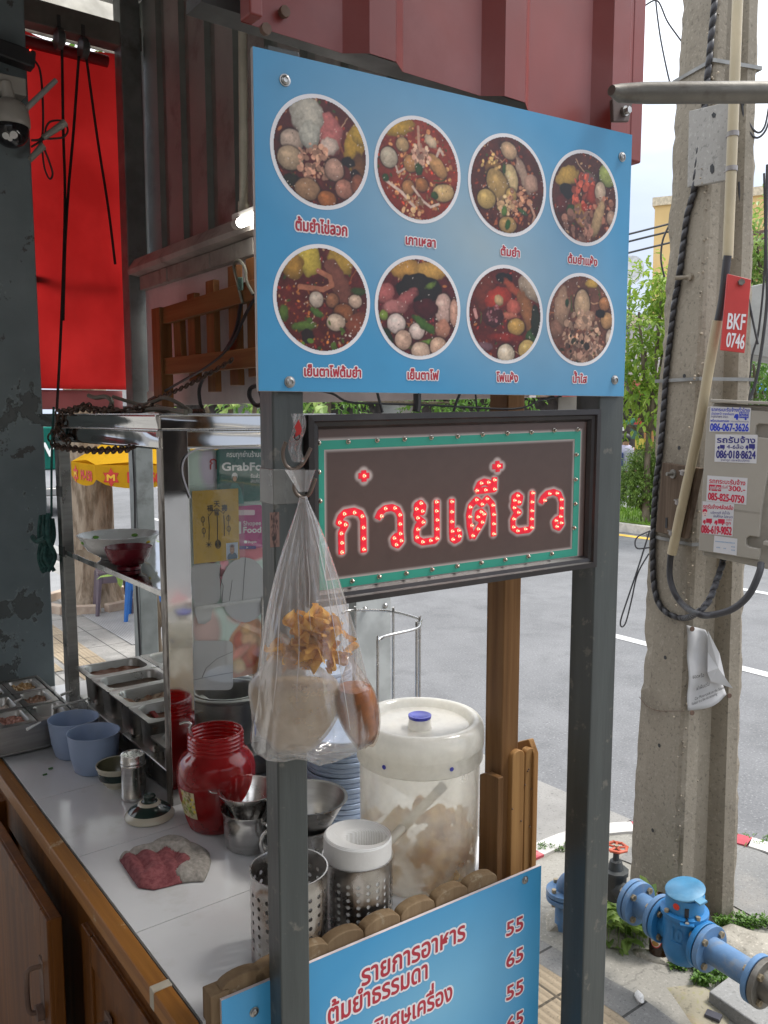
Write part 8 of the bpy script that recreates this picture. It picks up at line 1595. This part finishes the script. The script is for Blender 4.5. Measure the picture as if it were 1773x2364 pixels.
# ------------------------------------------------------------------ the far side of the street
def shophouse(n0, n1, h, col, lab, awn, seed, tfar=27, floors=2, door=(.05, .04, .035)):
    root = thing('shophouse', lab, 'building', Q(tfar, (n0 + n1) / 2, 0), 'shophouses across the street'); w = n1 - n0; m = mat('wall ' + lab[:18], col, .8, var=.06, scale=1, dirt=tuple(c * .75 for c in col), dlo=.58, dhi=.8, dscale=1.5)
    mb = MB(); mb.box(Q(tfar + 4, (n0 + n1) / 2, h / 2), 8, w - .05, h, T, N); build('wall', mb, m, root)
    mb = MB(); mb.box(Q(tfar + 4, (n0 + n1) / 2, h + .12), 8.3, w - .02, .25, T, N); build('parapet', mb, mat('parapet cream', (.55, .48, .36), .8), root)
    mb = MB(); mb.box(Q(tfar - .02, (n0 + n1) / 2, 1.45), .1, w * .8, 2.7, T, N); build('shop_opening', mb, mat('shop dark', door, .8, col2=tuple(c * 2.2 for c in door), scale=2.5), root)
    mb = MB(); mb.prism([Q(tfar, n0 + .2, 3.3), Q(tfar - 1.8, n0 + .2, 2.75), Q(tfar - 1.8, n1 - .2, 2.75), Q(tfar, n1 - .2, 3.3)], -Z * .06); build('awning', mb, mat('awning ' + lab[:18], awn, .6), root)
    q = random.Random(seed)
    for fl in range(1, floors):
        for k in range(2):
            b = n0 + w * (.28 + .44 * k); z = 1.2 + 3.4 * fl
            if z > h - 1: continue
            mb = MB(); mb.box(Q(tfar - .03, b, z + .6), .12, w * .26, 1.5, T, N); f_ = build('window', mb, mat('window frame', (.5, .48, .44), .6), root); mb = MB(); mb.box(Q(tfar - .1, b, z + .6), .05, w * .22, 1.3, T, N); build('pane', mb, mat('window glass far', (.08, .10, .12), .1), f_)
for k, (n0, n1, h, col, lab, awn) in enumerate(((-14, -6, 8.5, (.55, .36, .12), 'yellow shophouse row behind the pole at the right edge', (.05, .05, .055)), (-6, -1, 3.6, (.42, .26, .14), 'low brown timber shop across the street behind the red sign', (.04, .045, .05)), (-1, 6, 4.2, (.45, .43, .40), 'low pale shophouse across the street with a grey awning', (.10, .10, .11)), (6, 14, 5.0, (.40, .36, .30), 'beige shophouse with a blue awning across the street', (.03, .16, .42)), (14, 22, 5.4, (.46, .45, .43), 'pale grey shophouse with a red awning across the street', (.34, .05, .04)), (22, 34, 6, (.46, .42, .36), 'cream shophouse far up the street with a brown awning', (.2, .12, .08)), (34, 50, 6.5, (.50, .49, .46), 'white shophouse far up the street with a green awning', (.05, .2, .14)), (50, 80, 7, (.42, .40, .38), 'grey shophouse farthest up the street', (.2, .2, .2)))): shophouse(n0, n1, h, col, lab, awn, k)
# yellow building end wall behind the pole
c0, c1 = py(1495, 957, 38), py(2050, 957, 34); zt_ = py(1495, 476, 38).z; m_ = mat('yellow wall', (.62, .44, .20), .8, var=.06, scale=.5, dirt=(.5, .34, .12), dlo=.6, dhi=.8, dscale=1)
root = thing('yellow_building', 'tall yellow building with a pale parapet behind the utility pole', 'building', Vector((c0.x, c0.y, 0))); d = (c1 - c0); d.z = 0; d.normalize(); back = Vector((-d.y, d.x, 0)); back = back if back.y > 0 else -back
mb = MB(); mb.prism([Vector((c0.x, c0.y, 0)), Vector((c1.x, c1.y, 0)), Vector((c1.x, c1.y, zt_)), Vector((c0.x, c0.y, zt_))], back * 12); build('wall', mb, m_, root)
mb = MB(); mb.prism([Vector((c0.x, c0.y, zt_)) - d * .1 - back * .1, Vector((c1.x, c1.y, zt_)) - back * .1, Vector((c1.x, c1.y, zt_ + .35)) - back * .1, Vector((c0.x, c0.y, zt_ + .35)) - d * .1 - back * .1], back * 12.2); build('parapet', mb, mat('parapet cream', (.55, .48, .36), .8), root)
mb = MB(); q0 = Vector((c0.x, c0.y, 0)) - back * .06 + d * 5.2
for k in range(9): mb.box(q0 + Z * (zt_ - 1.5 - .3 * k), 3, .08, .16, d, back)
build('louvre', mb, mat('brown louvre', (.10, .065, .05), .7), root)
# satellite dish, red sign, timber slats, green awning
p = py(1452, 627, 22); root = thing('satellite_dish', 'pale satellite dish sticking out behind the edge of the menu sign', 'dish', Vector((p.x, p.y, p.z - 1))); dn = Vector((-.55, -.8, .25)).normalized(); mb = MB(); mb.lathe([(1e-6, -.08), (.2, -.05), (.34, .0), (.40, .05)], p, 32, ax=dn); build('bowl', mb, mat('dish grey', (.5, .5, .5), .5), root, solid=.01); mb = MB(); mb.tube([p - dn * .1, Vector((p.x, p.y, p.z)) - dn * .15 - Z * 3], .03, 8); build('mast', mb, DARKP, root)
f_ = PFrame(py(1500, 965, 21), (-.61, -.79, 0)); mb = MB(); mb.prism([f_.P(u, v) for u, v in ((1474, 965), (1511, 962), (1511, 980), (1462, 980))], -f_.n * .1); tag(build('shop_sign', mb, mat('shop sign red', (.45, .03, .035), .5)), 'small red shop sign under the trees across the street', 'sign')
mb = MB(); mb.prism([f_.P(u, v) for u, v in ((1434, 976), (1458, 966), (1470, 968), (1452, 982))], -f_.n * .6); tag(build('small_awning', mb, mat('awning teal', (.04, .22, .15), .6)), 'small green awning under the trees across the street', 'awning')
for (u0, u1, v0, v1, col, lab, nm) in ((1480, 1508, 1012, 1036, (.55, .42, .06), 'yellow poster in front of the far shop', 'poster'), (1470, 1486, 985, 1012, (.05, .12, .08), 'dark green board in front of the far shop', 'board'), (1500, 1520, 985, 1040, (.36, .17, .05), 'orange timber board in front of the far shop', 'board'), (1433, 1452, 985, 993, (.6, .6, .6), 'white lettering strip on the far shop awning', 'board')):
    mb = MB(); mb.prism([f_.P(u, v, .4) for u, v in ((u0, v0), (u1, v0 + 1), (u1, v1 + 1), (u0, v1))], -f_.n * .08); tag(build(nm, mb, flat('far ' + lab[:14], col, .6)), lab, nm.replace('_', ' '), 'boards at the far shop')
# person and parked motorbike across the street
PP = py(1442, 1100, 18.2); PP.z = -.13; root = thing('person', 'person in a pale lilac shirt carrying a dark blue bag, walking away across the street', 'person', PP)
def skin(nm, verts, edges, rad, m, parent):
    me = bpy.data.meshes.new(nm); me.from_pydata(verts, edges, []); o = bpy.data.objects.new(nm, me); C.objects.link(o); o.modifiers.new('k', 'SKIN'); 
    for i, v in enumerate(me.skin_vertices[0].data): v.radius = (rad[i], rad[i]); v.use_root = i == 0
    o.modifiers.new('s', 'SUBSURF').levels = 1; o.modifiers['s'].render_levels = 2; me.materials.append(m); put(o, parent); return o
bv = lambda x, y, z: PP + Vector((x, y, z))
SK = mat('far skin', (.36, .2, .13), .6)
skin('body', [bv(0, 0, .92), bv(0, 0, 1.12), bv(0, 0, 1.36), bv(0, -.01, 1.46), bv(0, -.01, 1.53), bv(0, -.01, 1.64), bv(-.18, 0, 1.38), bv(-.23, .02, 1.12), bv(-.22, -.05, .9), bv(.18, 0, 1.38), bv(.24, .02, 1.12), bv(.2, -.08, .9), bv(-.09, 0, .85), bv(-.1, .06, .48), bv(-.1, .0, .06), bv(-.1, -.1, .04), bv(.09, 0, .85), bv(.1, -.08, .48), bv(.1, -.02, .06), bv(.1, -.12, .04)], [(0, 1), (1, 2), (2, 3), (3, 4), (4, 5), (2, 6), (6, 7), (7, 8), (2, 9), (9, 10), (10, 11), (0, 12), (12, 13), (13, 14), (14, 15), (0, 16), (16, 17), (17, 18), (18, 19)], [.14, .13, .15, .06, .075, .09, .06, .045, .035, .06, .045, .035, .09, .065, .045, .035, .09, .065, .045, .035], SK, root)
mb = MB(); mb.lathe([(.16, .93), (.165, 1.1), (.19, 1.3), (.17, 1.42), (.09, 1.48)], PP, 20, sy=.75); build('shirt', mb, flat('lilac shirt', (.42, .40, .52), .8), root); mb = MB(); mb.ball(bv(0, .01, 1.62), .112, 14, 9); build('hair', mb, BLK, root)
mb = MB(); mb.box(bv(-.2, -.1, 1.12), .24, .16, .42); build('bag', mb, flat('far bag blue', (.03, .05, .16), .7), root, .03); mb = MB()
for s in (-.09, .09): mb.tube([bv(s, 0, .93), bv(s * 1.1, 0, .5), bv(s * 1.1, 0, .1)], [.115, .085, .07], 12)
build('trousers', mb, flat('far trousers', (.06, .06, .07), .8), root)
MP = py(1432, 1130, 17.4); MP.z = -.13; root = thing('motorbike', 'dark motorbike parked at the far kerb in front of the bush', 'motorbike', MP); dx = Vector((.5, .86, 0))
for s in (-.6, .6):
    c = MP + dx * s + Z * .3; mb = MB(); sd_ = Vector((-dx.y, dx.x, 0)); ring = [c + (dx * math.cos(a) + Z * math.sin(a)) * .25 for a in [i / 24 * 6.2832 for i in range(24)]]; mb.tube(ring, .05, 8, closed=True); wh = build('wheel', mb, BLK, root); mb = MB(); mb.tube([c - sd_ * .03, c + sd_ * .03], .2, 16); build('rim', mb, SSD, wh)
mb = MB(); mb.tube(curve3([MP + dx * -.75 + Z * .62, MP + dx * -.3 + Z * .62, MP + dx * .05 + Z * .5, MP + dx * .4 + Z * .62, MP + dx * .52 + Z * .9], 5), [.10] * 10 + [.12] * 6 + [.07] * 5, 10); build('body', mb, flat('bike dark', (.03, .035, .05), .3), root)
mb = MB(); mb.tube([MP + dx * -.7 + Z * .76, MP + dx * -.1 + Z * .74], .09, 10); build('seat', mb, BLK, root); mb = MB(); sd_ = Vector((-dx.y, dx.x, 0)); mb.tube([MP + dx * .45 + Z * 1.0 - sd_ * .3, MP + dx * .52 + Z * .98, MP + dx * .45 + Z * 1.0 + sd_ * .3], .018, 8); build('handlebar', mb, SSD, root)
mb = MB(); mb.tube([MP + dx * .35 + Z * .55 - sd_ * .05, MP + dx * .1 + Z * .2 - sd_ * .05], [.1, .06], 8); build('white_guard', mb, TW, root)
